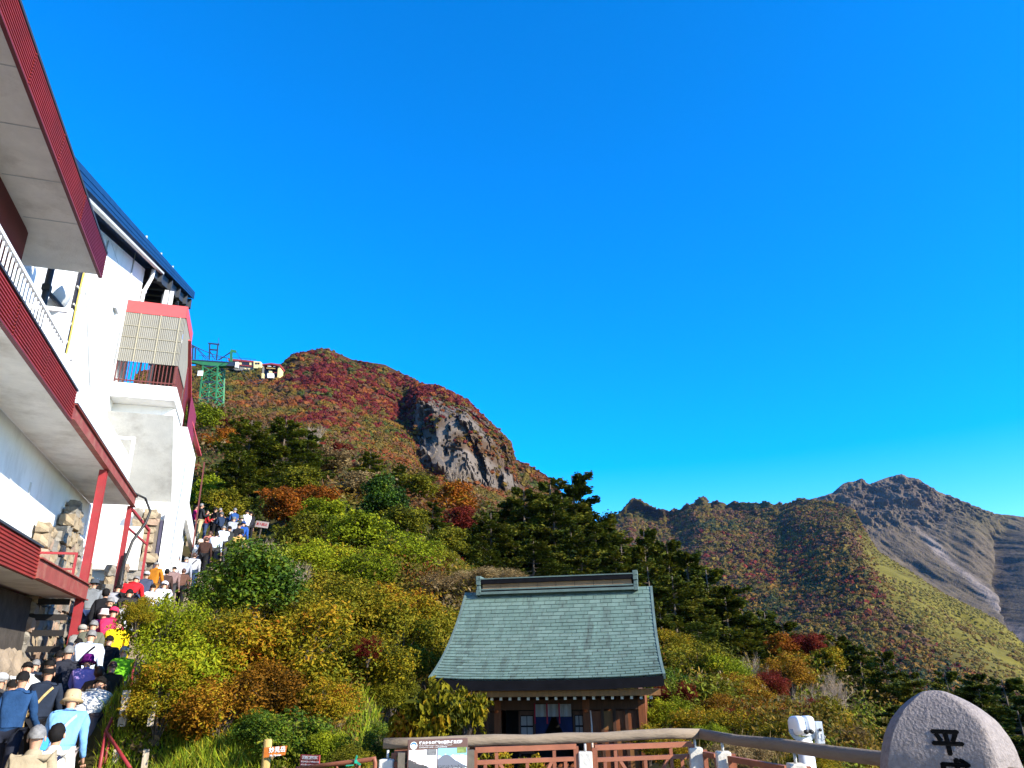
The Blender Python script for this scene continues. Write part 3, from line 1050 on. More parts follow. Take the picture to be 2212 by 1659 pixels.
M_TRIM = mat('grey_trim', (.45, .46, .46), .6, .1, 4)
M_CORAL = mat('coral_red_metal', (.55, .075, .075), .5, .08, 2.5)
M_GRID = mat('clear_corrugated_sheet', (.18, .172, .145), .6, .12, 3.0, stain=(.12, .11, .085), stain_scale=1.5, stain_amt=.5)
M_BATTEN = mat('cream_batten', (.32, .29, .21), .6, .08, 5)
M_BROWN = mat('brown_iron', (.11, .025, .02), .55, .15, 6)
M_PIPE = mat('grey_pipe', (.55, .55, .53), .5, .1, 5, stain=(.2, .15, .1), stain_scale=6, stain_amt=.4)
M_CABLE = mat('black_cable', (.012, .012, .012), .5, .1, 8)
M_YCABLE = mat('yellow_cable', (.62, .45, .08), .5, .1, 8)


def corrugated(b, s0, s1, t, z0, z1, ribs, depth=.022, mi=0):
    """sheet whose ribs run along s, facing +t."""
    pr = []
    h = (z1 - z0) / ribs
    for k in range(ribs):
        zb = z0 + k * h
        pr += [(t, zb), (t + depth, zb + h * .18), (t + depth, zb + h * .55), (t, zb + h * .75)]
    pr.append((t, z1))
    vs = [(p[0], s0, p[1]) for p in pr] + [(p[0], s1, p[1]) for p in pr]
    n = len(pr)
    b.add(vs, [(i, n + i, n + i + 1, i + 1) for i in range(n - 1)], mi)
    # back of the sheet
    b.add([(t - .03, s0, z0), (t - .03, s1, z0), (t - .03, s1, z1), (t - .03, s0, z1)], [(0, 1, 2, 3)], mi)
    b.add([(t - .03, s1, z0), (t + depth * .5, s1, z0), (t + depth * .5, s1, z1), (t - .03, s1, z1)], [(0, 1, 2, 3)], mi)


lodge = thing('lodge_building', 'white lodge with red corrugated fascias and railed balconies beside the stairs', 'building', B(10, -6.5, 0), BA)


def part(name, b, m, parent=lodge, bevel=0.0):
    return b.build(name, m, parent, BM, bevel)


# roof
roof = MB()
roof.prism([(0, -6, 10.14), (0, 15.0, 10.14), (0, 16.2, 9.96), (0, 16.34, 9.96), (0, 16.34, 10.5), (0, -6, 10.5)], (-10, 0, 0), (-4.035, 0, 0))
roof = part('roof', roof, M_SOFFIT)
cap = MB().bx(-10, -3.965, -6, 16.40, 10.505, 10.56)
part('roof_edge_cap', cap, M_STEEL, roof)
part('roof_edge_drip', MB().bx(-4.03, -3.97, -6, 16.32, 9.87, 9.90), M_MAROON, roof)
for s0, s1, m in ((-6, 2.4, M_RED), (2.4, 6.4, M_RED), (6.4, 8.5, M_RED), (8.5, 10.37, M_RED), (10.37, 12.25, M_RED), (12.25, 14.1, M_RED), (14.1, 16.36, M_RED2)):
    b = MB()
    k = .004 * (int(s0 * 10) % 2)
    corrugated(b, s0, s1 + .02, -4.0 + k, 9.90, 10.50, 10)
    for q in range(10):
        b.box((-3.975 + k, s1 - .02, 9.93 + .06 * q), (.012, .03, .018))
    o = part('fascia_sheet', b, m, roof)
    if m is M_RED2:
        o['label'] = 'darker maroon fascia sheet at the end of the roof'
for s in (4.0, 6.6, 8.6, 10.3, 11.7, 13.2, 14.6):
    part('soffit_joint', MB().bx(-5.1, -4.06, s, s + .02, 10.132, 10.1385), M_TRIM, roof)
part('roof_beam', MB().bx(-5.45, -5.15, -6, 15.2, 9.28, 10.135), M_MAROON)
for s in (-3, 3, 9):
    part('roof_column', MB().bx(-5.42, -5.2, s, s + .22, 7.0, 9.275), M_MAROON)
part('upper_wall', MB().bx(-5.72, -5.5, -6, 15.95, 6.96, 10.13), mat('mauve_shade_wall', (.20, .165, .18), .8, .1, 3))  # mauve grey base stands in for roof shade on this wall

# balcony slab
slab = part('balcony_slab', MB().bx(-5.2, -4.035, -6, 25.2, 6.70, 6.96), M_SOFFIT)
part('balcony_floor', MB().bx(-12, -5.205, -6, 16.0, 6.70, 6.955), M_SOFFIT)
js = [-6, .2, 4.2, 7.3, 10.2, 12.14, 14.0, 16.26]
for a, c in zip(js[:-1], js[1:]):
    b = MB()
    k = .004 * (int(a * 10) % 2)
    corrugated(b, a, c + .02, -4.0 + k, 6.62, 7.22, 10)
    for q in range(10):
        b.box((-3.975 + k, c - .02, 6.65 + .06 * q), (.012, .03, .018))
    part('fascia_sheet', b, M_RED, slab)
part('fascia_cap', MB().bx(-4.04, -3.955, -6, 16.30, 7.225, 7.265), M_STEEL, slab)
part('fascia_drip', MB().bx(-4.03, -3.96, -6, 16.26, 6.59, 6.617), M_MAROON, slab)
part('edge_beam', MB().bx(-4.06, -3.98, 16.29, 25.25, 6.66, 6.94).bx(-4.06, -3.93, 16.29, 25.25, 6.945, 6.965).bx(-4.06, -3.93, 16.29, 25.25, 6.635, 6.655), M_BEAM, slab)
part('edge_cap', MB().bx(-4.0, -3.92, 16.29, 25.2, 6.968, 6.99), M_STEEL, slab)

# railing: open balusters, then a solid white parapet with a slot under the rail
rail = part('balcony_railing', MB().bx(-4.10, -4.04, -6, 15.1, 7.74, 7.80).bx(-4.085, -4.055, -6, 15.1, 7.36, 7.40), M_WPAINT)
bal = MB().box((0, 0, 0), (.024, .028, .80)).mesh('baluster', M_WPAINT)
s = 4.6
while s < 14.9:
    obj('baluster', bal, rail, BM @ Matrix.Translation((-4.07, s, 7.34)))
    s += .165
para = part('parapet_panel', MB().bx(-4.09, -4.03, 15.15, 23.60, 6.995, 7.60), M_WPAINT)
part('parapet_rail', MB().bx(-4.10, -4.04, 15.7, 23.65, 7.70, 7.76), M_WPAINT, para)
tooth = MB().box((0, 0, 0), (.05, .06, .10)).mesh('rail_stub', M_WPAINT)
s = 15.8
while s < 23.5:
    obj('rail_stub', tooth, para, BM @ Matrix.Translation((-4.065, s, 7.65)))
    s += .155
for sp, z1 in ((14.95, 8.46), (23.72, 8.45)):
    part('walkway_gate_frame', MB().bx(-4.10, -4.02, sp, sp + .08, 6.99, z1).bx(-5.18, -4.10, sp, sp + .08, z1 - .08, z1).bx(-5.18, -5.10, sp, sp + .08, 6.99, z1 - .08), M_WPAINT)

# lower storey wall and walkway
wall = part('lower_wall', MB().bx(-9.5, -5.2, -6, 25.45, 3.6, 6.695), M_WHITE)
part('wall_joint', MB().bx(-5.2, -5.17, 19.0, 19.03, 3.62, 5.9), M_TRIM, wall)
part('wall_base', MB().bx(-9.5, -4.9, -6, 19.9, .4, 3.45), mat('dark_rubble', (.05, .042, .035), .95, .4, 3, .6, 8))
walk = part('walkway_slab', MB().bx(-5.19, -4.035, -6, 20.6, 3.52, 3.80), M_SOFFIT)
js = [-6, 3.4, 8.0, 11.2, 13.6, 16.06]
for a, c in zip(js[:-1], js[1:]):
    b = MB()
    corrugated(b, a, c + .02, -4.0 + .004 * (int(a * 10) % 2), 3.46, 4.03, 9)
    part('fascia_sheet', b, M_RED, walk)
part('fascia_cap', MB().bx(-4.06, -3.95, -6, 16.10, 4.035, 4.075), M_STEEL, walk)
part('edge_beam', MB().bx(-4.06, -3.98, 16.08, 20.75, 3.52, 3.84).bx(-4.06, -3.93, 16.08, 20.75, 3.845, 3.87).bx(-4.06, -3.93, 16.08, 20.75, 3.49, 3.515), M_BEAM, walk)
part('handrail_frame', MB().bx(-4.08, -4.03, 19.25, 19.30, 3.875, 4.36).bx(-5.15, -4.03, 19.25, 19.30, 4.36, 4.41).bx(-5.15, -4.08, 19.25, 19.29, 4.02, 4.06).bx(-4.65, -4.60, 19.25, 19.30, 3.875, 4.02), M_POST, walk)

# posts and the dark slatted shutter under the walkway
for s0, z0, z1 in ((20.55, 1.2, 6.63), (25.05, 3.2, 6.63)):
    w = .085 if s0 < 22 else .06
    b = MB().bx(-4.07 - w, -4.07 + w, s0 - .10, s0 - .085, z0, z1).bx(-4.07 - w, -4.07 + w, s0 + .085, s0 + .10, z0, z1).bx(-4.076, -4.064, s0 - .084, s0 + .084, z0, z1)
    part('post', b, M_POST)
b = MB()
for q in range(5):
    part('shutter_slat', MB().bx(-5.0, -4.16, 19.95, 20.02, 3.33 - .34 * q, 3.46 - .34 * q), mat('dark_slat', (.012, .010, .010), .7, .2, 5))  # near-black base carries the shade under the walkway
part('cable', MB().tube([B(24.9, -3.95, 7.0), B(25.3, -3.72, 6.95), B(25.5, -3.55, 6.6), B(25.4, -3.62, 6.2), B(25.1, -3.85, 5.6), B(24.9, -3.95, 4.9), B(24.9, -4.0, 4.2), B(24.8, -4.02, 3.2)], [.035, .035, .04, .045, .045, .05, .065, .085], 8).tube([B(24.85, -3.95, 5.2), B(24.75, -3.93, 4.2), B(24.65, -3.95, 3.1)], [.03, .05, .06], 6), M_CABLE).matrix_basis = Matrix.Identity(4)
WM[lodge.children[-1].name] = Matrix.Identity(4)
part('end_frame', MB().bar((-4.05, 25.1, 6.6), (-3.62, 26.4, 6.15), .07, .07).bar((-3.62, 26.4, 6.2), (-3.62, 26.4, 3.6), .07, .07).bar((-4.05, 25.1, 6.0), (-3.62, 26.4, 5.7), .05, .05), M_POST)

# ---------------------------------------------------------------- station
station = thing('ropeway_station', 'white ropeway station with sloping blue roof and red-topped boxed balcony', 'building', B(27, -6, 0), BA)


def spart(name, b, m, parent=station, bevel=0.0):
    return b.build(name, m, parent, BM, bevel)


def roof_z(s, t=-5.0):
    return 12.78 + (s - 16.4) * .3625


# wall facing the stairs, its top following the rising roof
sw = spart('wall', MB().prism([(0, 16.4, 7.0), (0, 25.5, 7.0), (0, 25.5, 5.0), (0, 28.45, 5.0), (0, 28.45, roof_z(28.45) - .62), (0, 16.4, roof_z(16.4) - .62)], (-5.75, 0, 0), (-5.5, 0, 0)), M_WHITE)
spart('wall_panel', MB().bx(-5.5, -5.488, 21.2, 25.0, 7.6, 11.6), M_WPAINT, sw)
for s_, z0_, z1_ in ((22.4, 7.2, 14.2), (26.2, 11.6, 16.0)):
    spart('conduit', MB().tube([(-5.47, s_, z0_), (-5.47, s_, z1_)], .022, 6), M_TRIM, sw)
spart('conduit', MB().tube([(-5.47, 20.6, 12.4), (-5.47, 23.0, 10.4), (-5.47, 26.0, 8.2)], .018, 6), M_TRIM, sw)
for z_ in (9.2, 11.8, 14.4):
    spart('wall_joint', MB().bx(-5.5, -5.494, max(16.5, 16.4 + (z_ + .75 - 12.78) / .3625), 28.4, z_, z_ + .018), M_TRIM, sw)
spart('vent', MB().bx(-5.5, -5.40, 24.6, 25.1, 13.0, 13.5), M_TRIM, sw)
br = MB()
s0, s1 = 9.0, 38.8
br.prism([(0, s0, roof_z(s0) - .36), (0, s1, roof_z(s1) - .36), (0, s1, roof_z(s1)), (0, s0, roof_z(s0))], (-12, 0, 0), (-4.98, 0, 0))
br = spart('roof', br, M_BLUE)
for q, (a, c) in enumerate(((9.0, 16.0), (16.0, 20.2), (20.2, 25.0), (25.0, 29.6), (29.6, 34.4), (34.4, 38.85))):
    d = .004 * (q % 2)
    spart('roof_edge_sheet', MB().prism([(0, a, roof_z(a) - .40), (0, c, roof_z(c) - .40), (0, c, roof_z(c) + .03), (0, a, roof_z(a) + .03)], (-4.975, 0, 0), (-4.93 + d, 0, 0)), M_BLUE, br)
    b = MB()
    for f in (.14, .29):
        b.bar((-4.925 + d, a, roof_z(a) - f), (-4.925 + d, c, roof_z(c) - f), .012, .02)
    spart('seam', b, M_BLUE, br)
spart('gutter_trim', MB().prism([(0, s0, roof_z(s0) - .60), (0, 29.4, roof_z(29.4) - .60), (0, 29.4, roof_z(29.4) - .515), (0, s0, roof_z(s0) - .515)], (-5.1, 0, 0), (-4.97, 0, 0)), M_TRIM, br)
spart('verge_snow_stop', MB().box((-4.95, 24.9, roof_z(24.9) + .06), (.05, .05, .1)).box((-4.95, 28.0, roof_z(28.0) + .06), (.05, .05, .08)).box((-4.95, 31.0, roof_z(31.0) + .06), (.05, .05, .08)), M_TRIM, br)
for s in (29.3, 31.8, 34.3, 36.8, 38.5):
    spart('roof_beam', MB().bx(-11.5, -5.0, s, s + .2, roof_z(s) - .95, roof_z(s) - .42), M_STEEL)
spart('edge_girder', MB().prism([(0, 28.5, roof_z(28.5) - .9), (0, 38.6, roof_z(38.6) - .9), (0, 38.6, roof_z(38.6) - .45), (0, 28.5, roof_z(28.5) - .45)], (-5.35, 0, 0), (-5.15, 0, 0)), M_STEEL)
for s in (32.0, 37.9):
    spart('steel_column', MB().bx(-5.35, -5.15, s, s + .25, 11.0, roof_z(s) - .5), M_STEEL)
spart('steel_brace', MB().bar((-5.25, 38.0, 16.4), (-5.25, 35.6, roof_z(35.6) - 1.0), .14, .14).bar((-5.25, 32.1, 15.6), (-5.25, 37.9, 15.75), .12, .2), M_STEEL)
for a_, b_ in (((-5.0, 29.9, 13.2), (-5.0, 31.0, 16.9)), ((-4.75, 30.6, 13.2), (-4.85, 31.2, 17.0)), ((-4.9, 35.6, 13.0), (-4.9, 36.6, 17.1)), ((-4.9, 37.0, 13.0), (-4.9, 37.6, 17.0))):
    spart('trestle_leg', MB().bar(a_, b_, .16, .28), M_TRIM)
spart('dock_back_wall', MB().bx(-11.4, -11.2, 28.5, 38.6, 8, 18.0), M_STEEL)
# downpipe
spart('downpipe', MB().tube([(-5.15, 28.2, roof_z(28.2) - .62), (-5.2, 28.35, roof_z(28.2) - .9), (-5.42, 28.5, roof_z(28.2) - 1.5), (-5.42, 28.5, 14.2)], .07, 10).box((-5.42, 28.5, 15.6), (.18, .18, .06)), M_WPAINT)

# boxed balcony
X0, X1, S0, S1 = -5.62, -3.55, 26.6, 28.95
ZG, ZR, ZT, ZF = 11.94, 13.80, 14.26, 11.13
box_ = spart('balcony_box', MB().bx(X0 + .05, X1 - .05, S0 + .06, S1, ZT - .08, ZT - .02), M_CORAL)
spart('red_band', MB().bx(X0 - .02, X1 + .02, S0 - .03, S0, ZR, ZT).bx(X1, X1 + .03, S0 - .03, S1, ZR, ZT), M_CORAL, box_)


def ribbed(x0, x1, y, z0, z1, n, axis):
    vs, fs = [], []
    for k in range(2 * n + 1):
        f = k / (2 * n)
        d = .018 if k % 2 else 0
        p = x0 + (x1 - x0) * f
        for z in (z0, z1):
            vs.append((p, y - d, z) if axis == 'x' else (y + d, p, z))
    for k in range(2 * n):
        fs.append((2 * k, 2 * k + 2, 2 * k + 3, 2 * k + 1))
    return MB().add(vs, fs)


xs = [X0, X0 + .62, X0 + 1.27, X0 + 1.9, X1]
for a, c in zip(xs[:-1], xs[1:]):
    spart('wall_sheet', ribbed(a + .01, c - .01, S0, ZG, ZR - .003, max(3, int((c - a) / .062)), 'x'), M_GRID, box_)
spart('wall_sheet', ribbed(S0 + .01, S1, X1, ZG, ZR - .003, 34, 'y'), M_GRID, box_)
for x in xs[1:4]:
    spart('batten', MB().bx(x - .02, x + .02, S0 - .035, S0 - .019, ZG, ZR - .004), M_BATTEN, box_)
for z in (12.42, 12.86, 13.30):
    b = MB()
    for a, c in zip(xs[:-1], xs[1:]):
        b.bx(a + .025, c - .025, S0 - .030, S0 - .019, z - .008, z + .008)
    spart('screw_rail', b, M_BATTEN, box_)
spart('corner_post', MB().bx(X0, X0 + .08, S0, S0 + .08, ZF, ZG), M_BROWN, box_)
spart('corner_post', MB().bx(X1 - .08, X1, S0 + .02, S0 + .1, ZF, ZG), M_BROWN, box_)
spart('corner_post', MB().bx(X0 + .45, X0 + .51, S1 - .1, S1, ZF, ZR), M_BROWN, box_)
spart('corner_post', MB().bx(X0 + .95, X0 + 1.01, S1 - .1, S1, ZF, ZR), M_BROWN, box_)
spart('back_wall', MB().bx(X0 + 1.0, X1, S1, S1 + .08, ZF, ZR), mat('dim_board', (.10, .08, .07), .8, .2, 4), box_)
spart('lower_rail', MB().bx(X0, X1, S0 + .02, S0 + .06, ZF + .12, ZF + .16).bx(X1 - .05, X1 - .01, S0, S1, ZF + .12, ZF + .16), M_BROWN, box_)
bal = MB().box((0, 0, 0), (.03, .03, .80)).mesh('baluster', M_BROWN)
for k in range(16):
    obj('baluster', bal, box_, BM @ Matrix.Translation((X0 + .15 + k * .122, S0 + .045, ZF + .42)))
for k in range(16):
    obj('baluster', bal, box_, BM @ Matrix.Translation((X1 - .03, S0 + .15 + k * .14, ZF + .42)))

# slabs under the box, and the white lower block
base = spart('balcony_slab', MB().bx(-5.66, -3.48, 26.5, 29.5, 10.62, 11.12), M_WHITE)
spart('slab_rib', MB().bx(-5.55, -3.52, 27.3, 29.48, 10.12, 10.615), M_WHITE, base)
spart('sloped_soffit', MB().prism([(0, 26.62, 10.115), (0, 29.49, 10.115), (0, 29.49, 7.72)], (-5.58, 0, 0), (-3.45, 0, 0)), M_SOFFIT, base)  # grey concrete in place of white plaster, standing in for underside shade
blk = spart('lower_block', MB().bx(-7.5, -3.28, 29.5, 34.0, 3.2, 10.615), M_WHITE)
spart('side_wall_sheet', ribbed(29.8, 32.4, -3.34, 7.6, 12.0, 22, 'y'), M_RED2)
spart('side_wall_cap', MB().bx(-3.9, -3.50, 29.0, 30.2, 10.62, 13.1), M_MAROON)
_p = [(t_,) + on_t(x_, y_, t_) for x_, y_, t_ in ((409, 735, -3.5), (410, 905, -3.42), (431, 984, -3.22))]
spart('side_eave', MB().bar(_p[0], _p[1], .08, .14, (1, 0, 0)).bar(_p[1], _p[2], .08, .16, (1, 0, 0)), M_CORAL)
spart('slim_post', MB().bx(-3.02, -2.96, 35.0, 35.06, 6.2, 10.7), M_BROWN)
spart('downpipe', MB().tube([(-3.1, 30.3, 9.6), (-3.1, 30.3, 8.6), (-3.15, 30.0, 7.2), (-3.15, 30.0, 4.2)], .075, 10).tube([(-3.1, 31.2, 7.6), (-3.1, 31.2, 8.05), (-3.1, 30.9, 8.15), (-3.1, 30.7, 8.0), (-3.12, 30.6, 4.2)], .07, 10), M_PIPE)
spart('ramp_parapet', MB().prism([(0, 31.2, 7.4), (0, 36.2, 6.9), (0, 36.2, 7.5), (0, 31.2, 8.1)], (-3.18, 0, 0), (-3.02, 0, 0)), M_SOFFIT)
spart('niche_wall', MB().bx(-5.6, -4.15, 28.9, 29.3, 5.2, 6.69), M_SOFFIT)
spart('doorway', MB().bx(-3.70, -3.58, 29.3, 29.5, 4.8, 7.0), mat('door_shadow_paint', (.05, .045, .08), .7, .1, 4))  # narrow dark violet strip painted as the door edge's shadow
spart('door_frame', MB().bx(-3.56, -3.30, 29.25, 29.5, 3.6, 7.3), M_WHITE)

# ---------------------------------------------------------------- things fixed to or standing by the walls
dish = thing('satellite_dish', 'grey-white satellite dish on a dark pole above the balcony rail', 'dish', B(17.9, -4.95, 6.97), BA)
s_, z_ = on_t(140, 655, -4.9)
prof = [(0.001, 0), (.16, .02), (.30, .07), (.42, .14), (.43, .15), (.41, .155), (.29, .09), (.15, .04), (.001, .02)]
Md = Matrix.Rotation(R(-62), 3, 'Y')
MB().lathe(prof, (-4.9, s_, z_), 24, 0, True, Md).build('reflector', mat('dish_grey', (.55, .56, .56), .5, .08, 4), dish, BM)
MB().tube([(-5.05, s_ - .9, 7.0), (-5.05, s_ - .9, z_ + .9)], .07, 10).tube([(-5.05, s_ - .9, z_ - .15), (-4.95, s_, z_ - .1)], .05, 8).box((-5.05, s_ - .9, z_ - .1), (.16, .16, .14)).build('mount_pole', M_STEEL, dish, BM)
tray = thing('cable_tray', 'dark vertical cable ladder with a yellow cable on the white wall', 'cable tray', B(19.4, -5.4, 7), BA)
s_, z_ = on_t(158, 690, -5.42)
sb = s_
MB().bx(-5.485, -5.46, sb - .16, sb + .2, 7.0, 12.2).build('backing', mat('tray_black', (.02, .02, .03), .6, .2, 5), tray, BM)
for k in range(9):
    MB().bx(-5.455, -5.42, sb - .18, sb + .22, 7.3 + .52 * k, 7.35 + .52 * k).build('rung', M_TRIM, tray, BM)
MB().tube([(-5.40, sb - .02 + .03 * math.sin(k * 1.3), 7.0 + k * .5) for k in range(11)], .028, 6).build('cable', M_YCABLE, tray, BM)

# ================================================================== stairs, rock and masonry beside them
M_STONE = mat('pale_masonry_stone', (.30, .235, .155), .9, .28, 2.4, .5, 14, stain=(.20, .15, .10), stain_scale=2.2, stain_amt=.6)
M_STONE2 = mat('pinkish_masonry_stone', (.30, .205, .145), .9, .25, 2.0, .5, 14, stain=(.22, .16, .12), stain_scale=2.5, stain_amt=.5)
M_STONE3 = mat('grey_masonry_stone', (.22, .20, .17), .9, .25, 2.6, .5, 14)
M_MORTAR = mat('mortar', (.16, .13, .10), .95, .3, 5, .4, 20)
M_STEP = mat('worn_stone_step', (.24, .19, .13), .92, .3, 4, .4, 16, stain=(.12, .09, .06), stain_scale=3, stain_amt=.5)
rngS = random.Random(5)
STONES = []
for k in range(7):
    bm = bmesh.new()
    bmesh.ops.create_cube(bm, size=1.0)
    bmesh.ops.subdivide_edges(bm, edges=bm.edges[:], cuts=1, use_grid_fill=True)
    for v in bm.verts:
        q = v.co.copy()
        n = q.normalized() * .58
        v.co = q.lerp(n, .28) + Vector((rngS.uniform(-.10, .10), rngS.uniform(-.10, .10), rngS.uniform(-.10, .10)))
    bmesh.ops.recalc_face_normals(bm, faces=bm.faces)
    me = bpy.data.meshes.new('stone')
    bm.to_mesh(me)
    bm.free()
    me.materials.append((M_STONE, M_STONE2, M_STONE3, M_STONE, M_STONE2, M_STONE, M_STONE3)[k])
    STONES.append(me)


def stone_wall(root, rect, depth, size, plane, seed, zfun=None):
    """rect (a0, a1, z0, z1) in the plane 't' (a is s) or 's' (a is t) at the given coordinate; every stone an object."""
    rg = random.Random(seed)
    a0, a1, z0, z1 = rect
    z = z0
    while z < z1 - .05:
        h = size * rg.uniform(.7, 1.15)
        a = a0 + rg.uniform(-.2, 0) * size
        while a < a1:
            w = size * rg.uniform(.8, 1.7)
            zc = z + h / 2 + rg.uniform(-.04, .04)
            ac = a + w / 2
            zz = zfun(ac) if zfun else 99
            if zc < zz and ac < a1:
                sc = (depth * rg.uniform(.8, 1.2), w * .98, h * .98)
                c = (plane[1] + rg.uniform(-.03, .03), ac, zc)
                rot = Matrix.Rotation(rg.uniform(-.08, .08), 4, 'X')
                if plane[0] == 's':
                    c = (ac, plane[1] + rg.uniform(-.03, .03), zc)
                    sc = (w * .98, depth * rg.uniform(.8, 1.2), h * .98)
                    rot = Matrix.Rotation(rg.uniform(-.08, .08), 4, 'Y')
                obj('stone', rg.choice(STONES), root, BM @ Matrix.Translation(c) @ rot @ Matrix.Diagonal((*sc, 1)))
            a += w
        z += h


stair = thing('stairway', 'worn stone stairway climbing beside the white lodge under the crowd', 'stairway', B(12, -2.5, 0), BA)
s = 7.2
k = 0
while s < 38.4:
    z = stair_z(s)
    dz = stair_z(s + .34) - z
    t = stair_t(s)
    MB().bx(t - 1.5 if s < 20 else t - 1.15, t + .95, s, s + .36, z - .3, z).build('step', M_STEP, stair, BM, .015)
    s += .34
MB().bx(-3.6, .9, 38.4, 43, 7.2, 7.70).build('landing', M_STEP, stair, BM)

rw = thing('retaining_wall', 'pale rubble stone retaining wall below the white lodge wall', 'wall', B(22, -4.9, 2), BA)
MB().bx(-7.5, -5.12, 20.1, 29.1, 1.0, 3.9).build('mortar_core', M_MORTAR, rw, BM)
stone_wall(rw, (19.9, 29.2, 1.3, 6.2), .34, .30, ('t', -4.98), 3, lambda a: 4.3 + 1.4 * math.sin((a - 19.5) * .55) + .5 * math.sin(a * 2.3))
cw = thing('masonry_wall', 'large round-cornered stones facing the station wall next to the doorway', 'wall', B(29, -4.0, 4), BA)
MB().bx(-4.5, -3.72, 29.2, 29.45, 3.3, 7.25).build('mortar_core', M_MORTAR, cw, BM)
stone_wall(cw, (-4.5, -3.75, 3.5, 7.2), .26, .34, ('s', 29.15), 9)
fw = thing('stair_foot_wall', 'low stone wall stepping up the left edge of the stairs under the station', 'wall', B(27, -4.4, 3.5), BA)
MB().bx(-4.75, -4.56, 25.8, 28.8, 3.0, 4.5).build('mortar_core', M_MORTAR, fw, BM)
stone_wall(fw, (25.7, 28.9, 3.2, 5.5), .3, .3, ('t', -4.42), 13, lambda a: 4.9 + .25 * math.sin(a * 3))

# natural rock face under the walkway
M_ROCKF = mat('bedrock', (.26, .205, .145), .92, .35, 1.2, .9, 7, stain=(.16, .12, .09), stain_scale=1.6, stain_amt=.7)
nu, nv = 70, 26
ss = np.linspace(8, 20.2, nu)
vv = np.linspace(0, 1, nv)
SS, VV = np.meshgrid(ss, vv, indexing='ij')
zb = np.interp(SS, [a for a, b in STAIR], [b for a, b in STAIR]) - .2
top = np.interp(SS, [8, 12, 16, 20.2], [1.6, 2.3, 2.6, 2.9])
TT = np.interp(SS, [8, 14, 20.2], [-3.75, -3.95, -4.35]) - VV ** 1.3 * .95
ZZ = zb + (top - zb) * VV
nz = fbm(np.stack([SS * 1.1, TT * 1.1, ZZ * 1.3], -1), 4)
TT = TT + nz * .35
ZZ = ZZ + fbm(np.stack([SS * 2.2, TT * 2.2, ZZ * 2.2], -1) + 5, 3) * .12
me = np_mesh('rock_face', np.stack([TT, SS, ZZ], -1).reshape(-1, 3), grid_faces(nu, nv), M_ROCKF, smooth=False)
tag(obj('rock_face', me, None, BM), 'pale weathered rock face left of the lower stairs', 'rock face', None, None)

# ================================================================== plants
LM = dict(
    evergreen=leaf_mat('glossy_green_leaves', [(0, (.008, .020, .002)), (.4, (.030, .068, .005)), (.7, (.085, .135, .008)), (1, (.20, .20, .012))], .2, .5, .12),
    lime=leaf_mat('yellow_green_leaves', [(0, (.030, .048, .003)), (.3, (.10, .125, .005)), (.6, (.19, .23, .008)), (.85, (.30, .30, .011)), (1, (.34, .24, .012))], .22),
    ochre=leaf_mat('ochre_leaves', [(0, (.028, .034, .003)), (.3, (.105, .100, .005)), (.5, (.20, .165, .007)), (.75, (.31, .19, .009)), (1, (.27, .080, .008))], .22),
    amber=leaf_mat('amber_leaves', [(0, (.030, .024, .003)), (.35, (.12, .052, .005)), (.65, (.25, .105, .007)), (.85, (.30, .19, .010)), (1, (.22, .20, .010))], .22),
    orange=leaf_mat('orange_maple_leaves', [(0, (.05, .030, .004)), (.35, (.20, .050, .006)), (.7, (.30, .10, .008)), (1, (.26, .20, .012))], .25),
    red=leaf_mat('red_maple_leaves', [(0, (.045, .010, .006)), (.4, (.125, .014, .010)), (.75, (.19, .030, .012)), (1, (.16, .085, .012))], .35),
    olive=leaf_mat('olive_leaves', [(0, (.018, .024, .003)), (.35, (.075, .080, .005)), (.7, (.17, .155, .008)), (1, (.24, .16, .011))], .2),
    fir=leaf_mat('fir_needles', [(0, (.010, .018, .002)), (.4, (.030, .045, .004)), (.75, (.085, .092, .007)), (1, (.15, .12, .012))], .2, .7),
    firlight=leaf_mat('bright_fir_needles', [(0, (.014, .024, .003)), (.45, (.050, .068, .005)), (.8, (.115, .125, .008)), (1, (.18, .15, .012))], .25, .7),
    tan=leaf_mat('dry_tan_leaves', [(0, (.10, .06, .025)), (.5, (.22, .145, .06)), (1, (.34, .25, .11))], .3, .7),
)
M_BARK = mat('bark', (.10, .075, .055), .95, .3, 6, .5, 20)
M_TWIG = mat('bare_grey_twig', (.30, .23, .17), .9, .25, 4)
M_TWIG2 = mat('bare_brown_twig', (.17, .11, .07), .9, .25, 4)


def leaf_quads(c, d, nrm, L, Wd):
    """diamond leaves: centre c, direction d, normal nrm, length L, width Wd -> V, F."""
    side = np.cross(d, nrm)
    side /= np.linalg.norm(side, axis=-1, keepdims=True) + 1e-9
    L, Wd = L[:, None], Wd[:, None]
    up = np.cross(side, d)
    V = np.stack([c - d * L * .5, c + side * Wd * .5 + up * Wd * .12, c + d * L * .5, c - side * Wd * .5 + up * Wd * .12], 1)
    n = len(c)
    return V.reshape(-1, 3), np.arange(4 * n).reshape(-1, 4)


def unit(a):
    return a / (np.linalg.norm(a, axis=-1, keepdims=True) + 1e-9)


